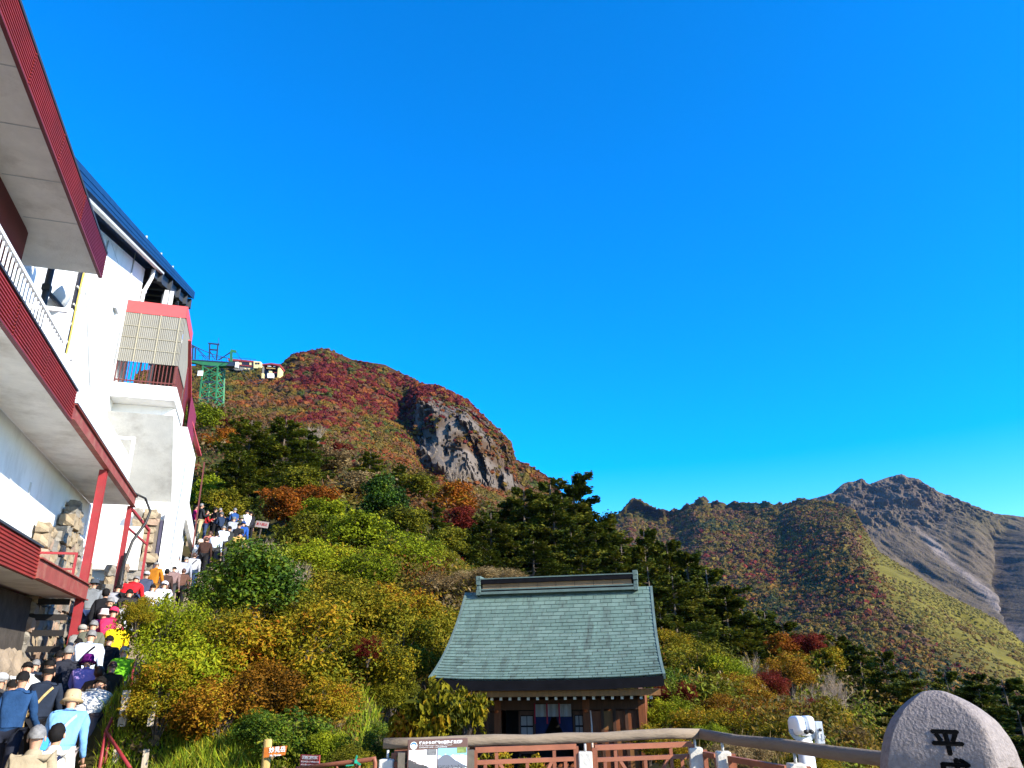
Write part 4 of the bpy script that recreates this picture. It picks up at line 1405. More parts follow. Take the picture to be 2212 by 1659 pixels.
def bush_mesh(name, seed, nsub, nleaf, L, Wd, droop=.2, shell=.55, csize=(.26, .42), twigs=26, shoots=70):
    rg = np.random.RandomState(seed)
    cen = unit(rg.normal(size=(nsub, 3))) * rg.uniform(.25, .78, (nsub, 1)) ** .7
    cen[:, 2] = np.where(cen[:, 2] < -.45, cen[:, 2] * .4, cen[:, 2])
    cen *= 1 + .35 * fbm(cen * 1.3 + seed * 3.7, 2)[:, None]            # lobed, not round
    rs = rg.uniform(csize[0], csize[1], nsub)
    tone = rg.rand(nsub)
    k = rg.choice(nsub, nleaf, p=rs ** 2 / (rs ** 2).sum())
    dr = unit(rg.normal(size=(nleaf, 3)) + np.array([0, 0, .25]))
    p = cen[k] + dr * (rs[k] * rg.uniform(shell, 1.12, nleaf) ** .8)[:, None]
    stray = rg.rand(nleaf) < .06
    p[stray] *= rg.uniform(1.0, 1.18, (stray.sum(), 1))
    # leafy shoots standing out of the crown
    ns_ = int(nleaf * .22)
    sb = cen[rg.randint(0, nsub, shoots)] * rg.uniform(.8, 1.1, (shoots, 1))
    sdir = unit(sb * .7 + rg.normal(size=(shoots, 3)) * .5 + np.array([0, 0, .45]))
    sl_ = rg.uniform(.25, .65, shoots)
    sk = rg.randint(0, shoots, ns_)
    f_ = rg.rand(ns_)
    bend = np.array([0, 0, -1.0]) * (f_ ** 2 * .18)[:, None]
    p[:ns_] = sb[sk] + sdir[sk] * (f_ * sl_[sk])[:, None] + bend + rg.normal(size=(ns_, 3)) * (.045 * (1.1 - f_))[:, None]
    tone_s = rg.rand(shoots)
    nrm = unit(dr * .8 + rg.normal(size=(nleaf, 3)) * .55 + np.array([0, 0, .35]))
    d = unit(np.cross(nrm, rg.normal(size=(nleaf, 3))) + np.array([0, 0, -droop]))
    V, F = leaf_quads(p, d, nrm, L * rg.uniform(.6, 1.3, nleaf), Wd * rg.uniform(.7, 1.25, nleaf))
    v = tone[k] * .4 + rg.rand(nleaf) * .5 + .05
    v[:ns_] = tone_s[sk] * .4 + rg.rand(ns_) * .45 + .15
    v = np.clip(v, 0, 1)
    me = np_mesh(name, V, F, LM['olive'], v=v)
    # woody frame
    b = MB()
    rr = random.Random(seed)
    for i in range(twigs):
        q = Vector(cen[i % nsub]) * rr.uniform(.8, 1.25)
        m = Vector((q.x * .45 + rr.uniform(-.1, .1), q.y * .45 + rr.uniform(-.1, .1), -.55 + (q.z + .9) * .45))
        b.tube([(rr.uniform(-.08, .08), rr.uniform(-.08, .08), -1.0), m, q], [.022, .014, .006], 4, False)
    return me, b.mesh('stems', M_BARK)


BUSH = [bush_mesh('bush_leaves', 10 + k, 40, 9500, .105, .05, .3) for k in range(3)]
FINE = [bush_mesh('fine_leaves', 30 + k, 56, 12500, .080, .036, .1, .35, (.2, .38), 44) for k in range(3)]
MID = [bush_mesh('crown_leaves', 50 + k, 44, 9000, .115, .062, .1, .45, (.2, .38)) for k in range(3)]
BIGL = [bush_mesh('broad_leaves', 70 + k, 26, 1500, .30, .13, .9, .3, (.2, .42), 40) for k in range(2)]


def fir_mesh(name, seed, wide=.36, open_=0.0, levels=26):
    """unit-height fir with flat tiers of spray; base at z = 0."""
    rg = np.random.RandomState(seed)
    b = MB()
    lean = rg.uniform(-.03, .03, 2)
    trunk = [(lean[0] * z * z, lean[1] * z * z, z) for z in np.linspace(0, .98, 8)]
    b.tube(trunk, [.022 * (1 - .85 * i / 7) for i in range(8)], 7)
    C, D, N, T, LL = [], [], [], [], []
    for li in range(levels):
        f = .10 + .88 * (li + rg.rand() * .6) / levels
        env = wide * (1 - f) ** .62 * (.55 + .75 * rg.rand()) + .03
        if f < .25:
            env *= .75
        nb = rg.randint(3, 6) if f < .85 else 3
        for q in range(nb):
            if open_ and rg.rand() < open_ * (f < .7):
                continue
            a = rg.rand() * 6.283
            L = env * rg.uniform(.55, 1.2)
            dr = np.array([math.cos(a), math.sin(a), 0])
            rise = rg.uniform(-.12, .22) + .35 * max(0, f - .75)
            base = np.array([lean[0] * f * f, lean[1] * f * f, f])
            tone = rg.rand()
            tip = base + dr * L + np.array([0, 0, rise * L])
            b.tube([base, base + dr * L * .5 + np.array([0, 0, rise * L * .35]), tip], [.006 * (1.2 - f), .004, .0015], 4, False)
            ns = int(110 + 950 * L)
            u = rg.uniform(.18, 1.06, ns) ** .75
            sd = np.cross(dr, [0, 0, 1.0])
            off = rg.uniform(-1, 1, ns) * (.10 + .42 * (1 - np.abs(u - .55))) * L * .55
            p = base + dr * (u * L)[:, None] + np.array([0, 0, 1]) * (u * u * rise * L)[:, None] + sd * off[:, None]
            p[:, 2] += rg.normal(size=ns) * .011 + .010 * (1 - np.abs(off) / (L + 1e-3))
            dd = unit(dr + sd * np.sign(off)[:, None] * rg.uniform(.2, 1.1, (ns, 1)) + rg.normal(size=(ns, 3)) * .22 + np.array([0, 0, .12]))
            C.append(p)
            D.append(dd)
            N.append(unit(np.array([0, 0, .8]) + rg.normal(size=(ns, 3)) * .6))
            T.append(np.clip(tone * .4 + rg.rand(ns) * .5 + .1 * u, 0, 1))
            LL.append(rg.uniform(.014, .036, ns) * (.8 + .4 * rg.rand(ns)))
    C, D, N, T, LL = (np.concatenate(q) for q in (C, D, N, T, LL))
    V, F = leaf_quads(C, D, N, LL, LL * .55)
    return np_mesh(name, V, F, LM['fir'], v=T), b.mesh('trunk', M_BARK)


FIRS = [fir_mesh('fir_sprays', 100, .34), fir_mesh('fir_sprays', 101, .42), fir_mesh('fir_sprays', 102, .50, .15, 22), fir_mesh('fir_sprays', 103, .30)]
PINE = fir_mesh('pine_sprays', 110, .33, .72, 20)


def bare_mesh(name, seed, depth=5, m=None, spread=.62):
    rr = random.Random(seed)
    b = MB()

    def grow(p, d, L, r, k):
        e = p + d * L
        mid = p + d * L * .5 + Vector((rr.uniform(-1, 1), rr.uniform(-1, 1), rr.uniform(-1, 1))) * L * .08
        b.tube([p, mid, e], [r, r * .8, r * .62], 5 if r > .01 else 3, False)
        if k == 0:
            return
        for _ in range(3 if k > 1 else 4):
            dd = (d + Vector((rr.uniform(-1, 1), rr.uniform(-1, 1), rr.uniform(-.45, .75))) * spread).normalized()
            grow(p + d * L * rr.uniform(.45, 1.0), dd, L * rr.uniform(.58, .82), r * .55, k - 1)
    for q in range(4):
        grow(Vector((rr.uniform(-.05, .05), rr.uniform(-.05, .05), 0)), Vector((rr.uniform(-.6, .6), rr.uniform(-.6, .6), 1)).normalized(), .34, .022, depth)
    return b.mesh(name, m or M_TWIG)


BARE = [bare_mesh('bare_branches', 7), bare_mesh('bare_branches', 8)]
BARE2 = [bare_mesh('bare_branches', 9, 4, M_TWIG2, .75)]
rngP = random.Random(99)
TRUNK1 = MB().tube([(0, 0, 0), (.02, .01, .5), (-.01, .02, 1.0)], [.06, .045, .03], 7).mesh('trunk', M_BARK)


PROTOS = dict(BUSH=BUSH, FINE=FINE, MID=MID, BIGL=BIGL)


def bush(kind, x, y, r, Y, label, proto=None, ry=.85, group=None, name='bush', cat='bush'):
    proto = PROTOS[proto]
    c = at(x, y, Y)
    rad = r * Y / FD * 1.12
    g = gz(c.x, c.y)
    root = thing(name, label, cat, (c.x, c.y, g - .05), 0, group)
    pr = rngP.choice(proto)
    rot = Matrix.Rotation(rngP.uniform(0, 6.28), 4, 'Z')
    rz = rad * ry * rngP.uniform(.93, 1.07)
    lv = obj('crown', pr[0], root, Matrix.Translation(c) @ rot @ Matrix.Diagonal((rad * 1.03, rad, rz, 1)))
    lv.material_slots[0].link = 'OBJECT'
    lv.material_slots[0].material = LM[kind]
    bottom = c.z - rz
    hgt = max(.25, c.z - g + .05)
    obj('stems', pr[1], root, Matrix.Translation((c.x, c.y, c.z)) @ rot @ Matrix.Diagonal((rad * .8, rad * .8, min(hgt, rz * 1.3), 1)))
    return root


def fir(x, y0, y1, Y, label, k=None, kind='fir', wide=1.0, group='fir trees on the slope', pine=False):
    """top pixel y0, foot pixel y1 (may be hidden): foot goes to the ground."""
    t = at(x, y0, Y)
    f = at(x, y1, Y)
    g = gz(t.x, t.y)
    H = t.z - min(g, f.z)
    root = thing('pine_tree' if pine else 'fir_tree', label, 'tree', (t.x, t.y, t.z - H), 0, group)
    me = PINE if pine else FIRS[k if k is not None else rngP.randrange(4)]
    M = Matrix.Translation((t.x, t.y, t.z - H)) @ Matrix.Rotation(rngP.uniform(0, 6.28), 4, 'Z') @ Matrix.Diagonal((H * wide, H * wide, H, 1))
    c = obj('crown', me[0], root, M)
    c.material_slots[0].link = 'OBJECT'
    c.material_slots[0].material = LM[kind]
    obj('trunk', me[1], root, M)
    return root


def bare(x, y, r, Y, label, proto=BARE, zs=1.0, name='bare_tree', group=None):
    """centre pixel of the crown; unit-high mesh standing on the ground below it."""
    c = at(x, y, Y)
    rad = r * Y / FD
    g = min(gz(c.x, c.y), c.z - rad * .8)
    root = thing(name, label, 'tree', (c.x, c.y, g), 0, group)
    h = (c.z + rad * .9 - g) * zs
    obj('branches', rngP.choice(proto), root, Matrix.Translation((c.x, c.y, g)) @ Matrix.Rotation(rngP.uniform(0, 6.28), 4, 'Z') @ Matrix.Diagonal((rad * 2.0, rad * 2.0, h / 1.15, 1)))
    return root


# --- all bushes and broadleaved trees
for _a in BUSH_SPECS:
    bush(*_a)
# --- beside the stairs and left of the shrine
bare(595, 1175, 62, 27, 'tangle of pale bare twigs beside the upper crowd', BARE)
bare(650, 1215, 45, 24, 'smaller tangle of pale bare twigs below the first', BARE)
bare(560, 1235, 40, 21, 'pale bare twigs poking out behind the glossy green bush', BARE)
bare(830, 1350, 60, 16.5, 'bare brown twigs in the thicket left of the shrine roof', BARE2)
bare(885, 1440, 50, 18.0, 'bare brown twigs against the left edge of the shrine roof', BARE2)
bare(700, 1560, 60, 11.6, 'crooked bare stems over the dark hollow', BARE2)
bare(610, 1560, 50, 11.4, 'bare brown stems left of the dark hollow', BARE2)

# --- middle slope under the red hill
F1 = 'firs on the slope below the red hill'
fir(545, 905, 1020, 60, 'dark fir at the left of the fir pair under the ropeway tower', 2, 'firlight', 1.15, F1)
fir(618, 902, 1030, 62, 'broad green fir, taller of the pair under the ropeway tower', 1, 'firlight', 1.25, F1)
fir(668, 928, 1040, 65, 'green fir right of the taller fir under the ropeway tower', 2, 'firlight', 1.1, F1)
fir(520, 985, 1110, 48, 'dark fir standing behind the upper crowd', 0, 'fir', 1.3, F1)
fir(470, 1005, 1100, 54, 'small dark fir near the station wall', 1, 'fir', 1.1, F1)
fir(800, 975, 1070, 70, 'small bright fir alone in the middle of the slope', 1, 'firlight', 1.2, F1)
fir(862, 1000, 1070, 82, 'smallest bright fir, right of the lone fir', 0, 'firlight', 1.2, F1)
fir(935, 1085, 1190, 52, 'bright green fir left of the rust-coloured tree', 2, 'firlight', 1.2, F1)
bare(690, 935, 40, 92, 'pale grey leafless tree on the slope under the red hill', BARE)
bare(990, 1000, 34, 110, 'pale leafless tree at the foot of the cliff', BARE)

# --- the dark firs behind the shrine
F2 = 'dark firs behind the shrine'
for a in [(1130, 1050, 1240, 55, 'tallest dark fir left of the open-crowned pines', 1, 1.1), (1060, 1105, 1250, 50, 'dark fir left of the tallest fir behind the shrine', 2, 1.1), (1008, 1148, 1250, 46, 'lowest dark fir at the left end of the fir group', 0, 1.2),
          (1195, 1085, 1250, 54, 'dark fir under the two open-crowned pines', 2, 1.1), (1285, 1125, 1270, 55, 'dark fir right of the open-crowned pines', 1, 1.1), (1340, 1175, 1290, 50, 'short dark fir above the right end of the shrine ridge', 2, 1.1),
          (1385, 1142, 1300, 58, 'pointed dark fir right of the shrine ridge', 3, 1.0), (1440, 1165, 1320, 55, 'dark fir, second right of the shrine ridge', 1, 1.0), (1482, 1190, 1360, 50, 'dark fir with level branches, third right of the shrine ridge', 2, 1.0),
          (1525, 1225, 1400, 48, 'dark fir with long level branches reaching right', 2, 1.1), (1562, 1262, 1420, 46, 'dark fir at the right end of the main fir row', 1, 1.1), (1450, 1240, 1400, 38, 'dark fir close behind the shrine roof, right side', 1, 1.1),
          (1600, 1318, 1450, 47, 'low dark fir stepping down right of the fir row', 0, 1.2), (1330, 1215, 1340, 40, 'dark fir just behind the right ridge end', 1, 1.2), (1425, 1300, 1440, 33, 'dark fir half hidden by the right slope of the shrine roof', 0, 1.1),
          (1255, 1185, 1320, 44, 'dark fir behind the middle of the shrine ridge', 1, 1.2), (1150, 1160, 1300, 42, 'dark fir behind the left half of the shrine ridge', 2, 1.2), (1060, 1200, 1310, 38, 'small dark fir behind the left ridge end', 1, 1.2),
          (1400, 1220, 1350, 44, 'dense dark fir between the ridge end and the fir row', 2, 1.2), (1500, 1300, 1440, 40, 'dark fir in front of the fir row, right of the roof', 1, 1.2), (1230, 1140, 1280, 50, 'dense dark fir below the taller open-crowned pine', 2, 1.2),
          (1165, 1095, 1250, 57, 'dense dark fir between the tallest fir and the open-crowned pines', 1, 1.2), (1212, 1068, 1250, 58, 'dark fir filling the gap between the two open-crowned pines', 1, 1.2), (1095, 1085, 1250, 57, 'dark fir at the left shoulder of the tallest fir', 1, 1.2), (1262, 1095, 1260, 61, 'dark fir at the right foot of the tallest pine', 2, 1.2),
          (1312, 1145, 1280, 58, 'dark fir above the right end of the shrine ridge, behind the row', 1, 1.3), (1415, 1185, 1330, 60, 'dark fir behind the second one right of the shrine ridge', 2, 1.3), (1030, 1130, 1250, 53, 'dark fir behind the left end of the fir group', 1, 1.2)]:
    fir(a[0], a[1], a[2], a[3], a[4], a[5], 'fir', a[6], F2)
fir(1243, 1020, 1240, 60, 'tallest open-crowned pine against the sky', None, 'fir', 1.1, F2, True)
fir(1185, 1035, 1230, 63, 'open-crowned pine left of the tallest one', None, 'fir', 1.0, F2, True)

# --- right of the shrine and behind the boulder
F3 = 'firs in the valley right of the shrine'
for a in [(1645, 1318, 1450, 55, 'pointed fir above the bare grey tree', 3, 1.1), (1690, 1340, 1480, 50, 'fir left of the rust tree in the valley', 1, 1.1), (1752, 1368, 1500, 44, 'fir right behind the rust tree in the valley', 2, 1.1), (1805, 1372, 1530, 42, 'pointed fir between the rust tree and the boulder', 0, 1.1),
          (1850, 1390, 1600, 34, 'large dark fir left of the boulder', 1, 1.0), (1905, 1405, 1620, 31, 'dark fir touching the left side of the boulder', 2, .9), (1965, 1450, 1640, 29, 'dark fir partly behind the boulder top', 1, 1.0), (2040, 1448, 1640, 33, 'dark fir rising over the boulder', 2, 1.0),
          (2105, 1452, 1640, 30, 'dark fir right above the boulder top', 1, 1.0), (2165, 1462, 1650, 33, 'dark fir right of the boulder', 2, 1.1), (2215, 1475, 1660, 28, 'dark fir cut by the right edge of the picture', 1, 1.0), (1782, 1425, 1560, 32, 'smaller dark fir behind the bare grey trees', 2, 1.1), (2200, 1530, 1660, 22, 'low dark fir at the lower right corner', 2, 1.3), (1930, 1520, 1650, 22, 'low dark fir behind the binoculars', 1, 1.2)]:
    fir(a[0], a[1], a[2], a[3], a[4], a[5], 'fir', a[6], F3)
bare(1630, 1425, 62, 26, 'grey leafless tree right of the rounded olive bush', BARE)
bare(1745, 1488, 72, 20, 'wide grey leafless tree above the binoculars', BARE)
bare(1795, 1450, 52, 27, 'grey leafless tree behind the wide one', BARE)
bare(1680, 1500, 44, 19, 'small grey leafless tree left of the wide one', BARE)

# --- undergrowth over the whole slope, and the grass bank
rg = np.random.RandomState(77)


def undergrowth(n, rmin, rmax, azr):
    r = rmin * (rmax / rmin) ** rg.rand(n)
    a = rg.uniform(R(azr[0]), R(azr[1]), n)
    X, Y = r * np.sin(a), r * np.cos(a)
    Z = ground(X, Y)
    s = X * BU.x + Y * BU.y
    t = X * BV.x + Y * BV.y
    st = np.interp(s, ST_S, ST_R)
    ok = ~((s < 44) & (t < st + .45))
    ok &= ~((Y < 8.15 - X * .12) & (X > -3.3))
    ok &= ~((np.abs(X - .5) < 3.0) & (Y > 8) & (Y < 18.5))
    ok &= ~((r < 12.6) & (X < -3.0))
    return np.stack([X, Y, Z], 1)[ok], r[ok]


# waist-high thicket filling the slope between the bushes
P, r = undergrowth(15000, 10.2, 36, (-34, 40))
nl = 26
zone = fbm(P * .22 + 3, 3)
zone2 = fbm(P * .6 + 30, 2)
C = np.empty((len(P), 3))
C[:] = PAL['gold'] * .7
C[zone > .10] = PAL['lime'] * .75
C[zone > .32] = PAL['olive'] * 1.1
C[zone < -.10] = PAL['olive'] * .8
C[zone < -.28] = PAL['rust'] * .8
C[zone2 > .40] = PAL['green'] * 1.2
C[zone2 < -.45] = PAL['tan'] * .8
C *= rg.uniform(.7, 1.3, (len(P), 1))
hh = rg.uniform(.25, 1.0, len(P)) * np.clip(r / 14, .6, 1.5)
d = unit(rg.normal(size=(len(P), nl, 3)))
c = P[:, None] + np.stack([d[..., 0] * .32, d[..., 1] * .32, rg.rand(len(P), nl) * 1.0], -1) * hh[:, None, None]
nrm = unit(rg.normal(size=d.shape) * .7 + np.array([.2, -.3, .5]))
dd = unit(np.cross(nrm, rg.normal(size=d.shape)))
Lf = (np.clip(r * .0055, .055, .2)[:, None] * rg.uniform(.6, 1.4, (len(P), nl))).ravel()
V, F = leaf_quads(c.reshape(-1, 3), dd.reshape(-1, 3), nrm.reshape(-1, 3), Lf, Lf * .45)
Cf = np.repeat(C, nl, 0) * rg.uniform(.6, 1.4, (len(P) * nl, 1))
me = np_mesh('thicket', V, F, attr_mat('undergrowth_leaves', .7, .3, .15), col=Cf, fcol=True)
tag(obj('thicket', me), 'waist-high gold and olive thicket between the bushes', 'thicket', None, 'stuff')
P, r = undergrowth(26000, 9, 200, (-40, 52))
px = np.array([proj(p)[0] for p in P])
zone = fbm(P * .12, 3)
zone2 = fbm(P * .3 + 30, 2)
C = np.empty((len(P), 3))
C[:] = PAL['olive'] * .9
C[zone > .08] = PAL['gold'] * .6
C[zone > .30] = PAL['rust'] * .7
C[zone < -.12] = PAL['green'] * 1.1
C[(zone2 > .35)] = PAL['tan'] * .7
C[(zone2 < -.42)] = PAL['red'] * .7
far = r > 60
C[far & (rg.rand(len(P)) > .6)] = PAL['brown']
C *= rg.uniform(.7, 1.3, (len(P), 1))
nl = 14
rad = np.clip(r * .010, .12, .9) * rg.uniform(.7, 1.5, len(P))
d = rg.normal(size=(len(P), nl, 3))
d[..., 2] = np.abs(d[..., 2]) * .9
c = P[:, None] + d * rad[:, None, None] * .8
nrm = unit(d + rg.normal(size=d.shape) * .6)
dd = unit(np.cross(nrm, rg.normal(size=d.shape)))
Lf = (rad[:, None] * rg.uniform(.35, .75, (len(P), nl))).ravel()
V, F = leaf_quads(c.reshape(-1, 3), dd.reshape(-1, 3), nrm.reshape(-1, 3), Lf, Lf * .5)
Cf = np.repeat(C, nl, 0) * rg.uniform(.7, 1.3, (len(P) * nl, 1))
me = np_mesh('undergrowth', V, F, attr_mat('undergrowth_leaves', .7, .3, .15), col=Cf, fcol=True)
tag(obj('undergrowth', me), 'olive, gold and rust undergrowth covering the slope', 'undergrowth', None, 'stuff')


def blades(n, box, hgt, col, name, label, lean=.35, keep=None):
    X = rg.uniform(box[0], box[1], n)
    Y = rg.uniform(box[2], box[3], n)
    if keep is not None:
        k = keep(X, Y)
        X, Y = X[k], Y[k]
    n = len(X)
    Z = ground(X, Y) - .03
    p = np.stack([X, Y, Z], 1)
    h = hgt * rg.uniform(.5, 1.3, n)[:, None]
    ln = rg.normal(size=(n, 3)) * lean
    ln[:, 2] = 1
    ln = unit(ln)
    bend = rg.normal(size=(n, 3)) * np.array([1, 1, .1]) * .35
    sd = unit(np.cross(ln, rg.normal(size=(n, 3)))) * (hgt * .030)
    m = p + ln * h * .55
    t = p + ln * h + bend * h * .5
    V = np.stack([p - sd, p + sd, m + sd * .8, m - sd * .8, t], 1).reshape(-1, 3)
    o = np.arange(n)[:, None] * 5
    F = np.concatenate([o + np.array([[0, 1, 2, 3]]), o + np.array([[3, 2, 4, 4]])])
    C = np.array(col)[rg.randint(0, len(col), n)] * rg.uniform(.7, 1.3, (n, 1))
    F3 = np.concatenate([o + np.array([[0, 1, 2]]), o + np.array([[0, 2, 3]]), o + np.array([[3, 2, 4]])])
    me = np_mesh(name, V, F3, attr_mat('grass_blades', .6, .35, .2), col=np.tile(C, (3, 1)), fcol=True)
    return tag(obj(name, me), label, 'grass', None, 'stuff')


def _bank(X, Y):
    s = X * BU.x + Y * BU.y
    t = X * BV.x + Y * BV.y
    return (t > np.interp(s, ST_S, ST_R) + .05)


blades(42000, (-7.0, -2.2, 6.0, 13.0), .24, [(.19, .27, .012), (.27, .33, .015), (.33, .29, .02), (.12, .18, .012)], 'grass', 'bright green grass bank beside the foot of the stairs', .35, _bank)
blades(7000, (2.2, 8.0, 9.0, 15.0), .34, [(.20, .13, .04), (.16, .13, .015), (.11, .12, .012), (.22, .15, .06)], 'dry_grass', 'dry tan and green grass behind the right fence', .4)

# ================================================================== the shrine
SH_C, SH_PSI = Vector((.485, 14.5, 0)), -.175
SHM = Matrix.Translation(SH_C) @ Matrix.Rotation(SH_PSI, 4, 'Z')
_si = SHM.inverted()
shrine = thing('shrine', 'small wooden shrine hall with a curved pale green shingle roof', 'shrine', SHM @ Vector((0, 1.6, -1.15)), SH_PSI)


def sl(x, y, yl):
    """picture point on the shrine's plane local y = yl -> local x, z."""
    o = _si @ Vector((0, 0, CAMZ))
    d = _si.to_3x3() @ ray(x, y)
    k = (yl - o.y) / d.y
    p = o + d * k
    return p.x, p.z


def hpart(name, b, m, parent=shrine, bevel=0.0):
    return b.build(name, m, parent, SHM, bevel)


M_COPPER = mat('verdigris_shingle', (.100, .155, .128), .7, .2, 1.6, .08, 30, stain=(.050, .056, .048), stain_scale=1.9, stain_amt=.9, stretch=(2.4, .3, .25))
M_COPPER_B = mat('verdigris_shingle_pale', (.118, .175, .146), .7, .18, 2.0, .08, 30, stain=(.06, .07, .06), stain_scale=1.6, stain_amt=.6, stretch=(2.2, .5, .35))
M_RIDGE = mat('ridge_verdigris', (.095, .140, .125), .65, .2, 3, stain=(.05, .06, .06), stain_scale=2, stain_amt=.6)
M_BLACKB = mat('black_eave_board', (.007, .007, .009), .8, .3, 5, spec=.05)
M_GOLDB = mat('tan_ridge_panel', (.26, .155, .075), .6, .2, 3)
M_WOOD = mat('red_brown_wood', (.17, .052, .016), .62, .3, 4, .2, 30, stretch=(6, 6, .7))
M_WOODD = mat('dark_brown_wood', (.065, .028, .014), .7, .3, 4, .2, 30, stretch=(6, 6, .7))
M_WOODY = mat('golden_brown_wood', (.22, .10, .028), .62, .25, 4, .2, 30, stretch=(6, 6, .7))
M_WTIP = mat('white_rafter_tip', (.72, .72, .70), .6, .1, 8)
M_BLUEC = mat('blue_curtain', (.005, .012, .055), .85, .2, 3)
M_WHITEC = mat('white_curtain', (.24, .235, .23), .9, .08, 4)
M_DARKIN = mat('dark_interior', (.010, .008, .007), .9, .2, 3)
ZE, ZR_, DR = 1.60, 3.40, 2.42


def roof_pt(u, f):
    """u 0 eave .. 1 ridge, f -1..1 across."""
    w = 2.03 + .10 * (1 - u) ** 2.2
    sag = .05 * (abs(f) ** 3) * (1 - u)
    return Vector((f * w, u * DR, ZE + (ZR_ - ZE) * (.62 * u + .38 * u * u) + sag))


sub = MB()
nu_, nf = 16, 12
for side in (0, 1):
    vs, fs = [], []
    for i in range(nu_ + 1):
        for j in range(nf + 1):
            p = roof_pt(i / nu_, -1 + 2 * j / nf)
            if side:
                p = Vector((p.x, 2 * DR - p.y, p.z))
            vs.append(p - Vector((0, 0, .03)))
    k = len(vs)
    vs += [p - Vector((0, 0, .12)) for p in vs]
    for i in range(nu_):
        for j in range(nf):
            a = i * (nf + 1) + j
            fs.append((a, a + 1, a + nf + 2, a + nf + 1))
            fs.append((k + a, k + a + nf + 1, k + a + nf + 2, k + a + 1))
        for j in (0, nf):
            a = i * (nf + 1) + j
            fs.append((a, a + nf + 1, k + a + nf + 1, k + a))
    sub.add(vs, fs, 0, True)
rf = hpart('roof', sub, M_RIDGE)
ROWS = 27
cells = []
for r_ in range(ROWS):
    u0, u1 = r_ / ROWS, (r_ + 1.35) / ROWS
    off = (r_ * .37) % 1.0
    n = 17
    for k in range(-1, n + 1):
        a = max(-1, min(1, -1 + 2 * (k + off) / n))
        c = max(-1, min(1, -1 + 2 * (k + 1 + off) / n))
        if c - a < .01:
            continue
        cells.append((r_, u0, min(1.0, u1), a + .0022, c - .0022))
SHG = random.Random(4)
rest = MB()
tiny = {}
for idx, (r_, u0, u1, a, c) in enumerate(cells):
    p00, p01, p10, p11 = roof_pt(u0, a), roof_pt(u0, c), roof_pt(u1, a), roof_pt(u1, c)
    up = Vector((0, -.45, .9)) * (.020 + SHG.uniform(0, .006))
    lo = Vector((0, -.45, .9)) * .004
    top = [p00 + up, p01 + up, p11 + lo, p10 + lo]
    bot = [q - Vector((0, -.45, .9)) * .014 for q in top]
    fs = [(0, 1, 2, 3), (7, 6, 5, 4), (0, 4, 5, 1), (1, 5, 6, 2), (2, 6, 7, 3), (3, 7, 4, 0)]
    if idx < 300:
        b = MB().add(top + bot, fs)
        o = hpart('shingle', b, M_COPPER if SHG.random() < .7 else M_COPPER_B, rf)
    else:
        rest.add(top + bot, fs, 0 if SHG.random() < .7 else 1)
o = rest.build('upper_shingles', [M_COPPER, M_COPPER_B], rf, SHM)
o['kind'] = 'stuff'
# verge trim and eave
for f in (-1, 1):
    b = MB()
    for i in range(12):
        p, q = roof_pt(i / 12, f * 1.005), roof_pt((i + 1) / 12, f * 1.005)
        b.bar(p + Vector((0, 0, -.03)), q + Vector((0, 0, -.03)), .05, .10)
    hpart('verge_trim', b, M_RIDGE, rf)
b = MB()
for i in range(10):
    p, q = roof_pt(0, -1 + .2 * i), roof_pt(0, -1 + .2 * (i + 1))
    b.bar(p + Vector((0, .03, -.10)), q + Vector((0, .03, -.10)), .10, .17)
hpart('eave_board', b, M_BLACKB, rf)
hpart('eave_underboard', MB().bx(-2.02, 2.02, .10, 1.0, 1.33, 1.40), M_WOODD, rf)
hpart('eave_purlin', MB().bx(-2.06, 2.06, .075, .16, 1.31, 1.415), M_WOODY, rf)
raft = MB().box((0, .42, 0), (.055, .80, .06)).mesh('rafter', M_WOODD)
tip = MB().box((0, .012, 0), (.05, .012, .052)).mesh('rafter_tip', M_WTIP)
for k in range(23):
    x = -1.86 + k * 3.74 / 22
    rr_ = obj('rafter', raft, rf, SHM @ Matrix.Translation((x, .20, 1.275)))
    obj('rafter_tip', tip, rr_, SHM @ Matrix.Translation((x, .20, 1.275)))
# ridge
rd = hpart('ridge_cap', MB().bx(-1.70, 1.70, DR - .24, DR + .24, 3.33, 3.385), M_RIDGE)
hpart('ridge_core', MB().bx(-1.66, 1.66, DR - .13, DR + .13, 3.385, 3.66), M_BLACKB, rd)
hpart('ridge_gap_board', MB().bx(-1.66, 1.66, DR - .19, DR + .19, 3.387, 3.418), M_BLACKB, rd)
hpart('ridge_course', MB().bx(-1.68, 1.68, DR - .20, DR + .20, 3.42, 3.452), M_RIDGE, rd)
for k in range(8):
    x0 = -1.64 + k * .41
    hpart('ridge_panel', MB().bx(x0 + .004, x0 + .406, DR - .15, DR - .131, 3.456, 3.555), M_GOLDB, rd)
hpart('ridge_black_board', MB().bx(-1.70, 1.70, DR - .21, DR + .21, 3.558, 3.648), M_BLACKB, rd)  # black board across the ridge, above the tan panels
hpart('ridge_top', MB().bx(-1.72, 1.72, DR - .22, DR + .22, 3.652, 3.676), M_RIDGE, rd)
for x in (-1.72, 1.72):
    hpart('ridge_end', MB().bx(x - .05, x + .05, DR - .24, DR + .24, 3.314, 3.426).bx(x - .045, x + .045, DR - .21, DR + .21, 3.430, 3.522).bx(x - .05, x + .05, DR - .23, DR + .23, 3.530, 3.618).bx(x - .055, x + .055, DR - .22, DR + .22, 3.626, 3.730), M_RIDGE, rd, .01)
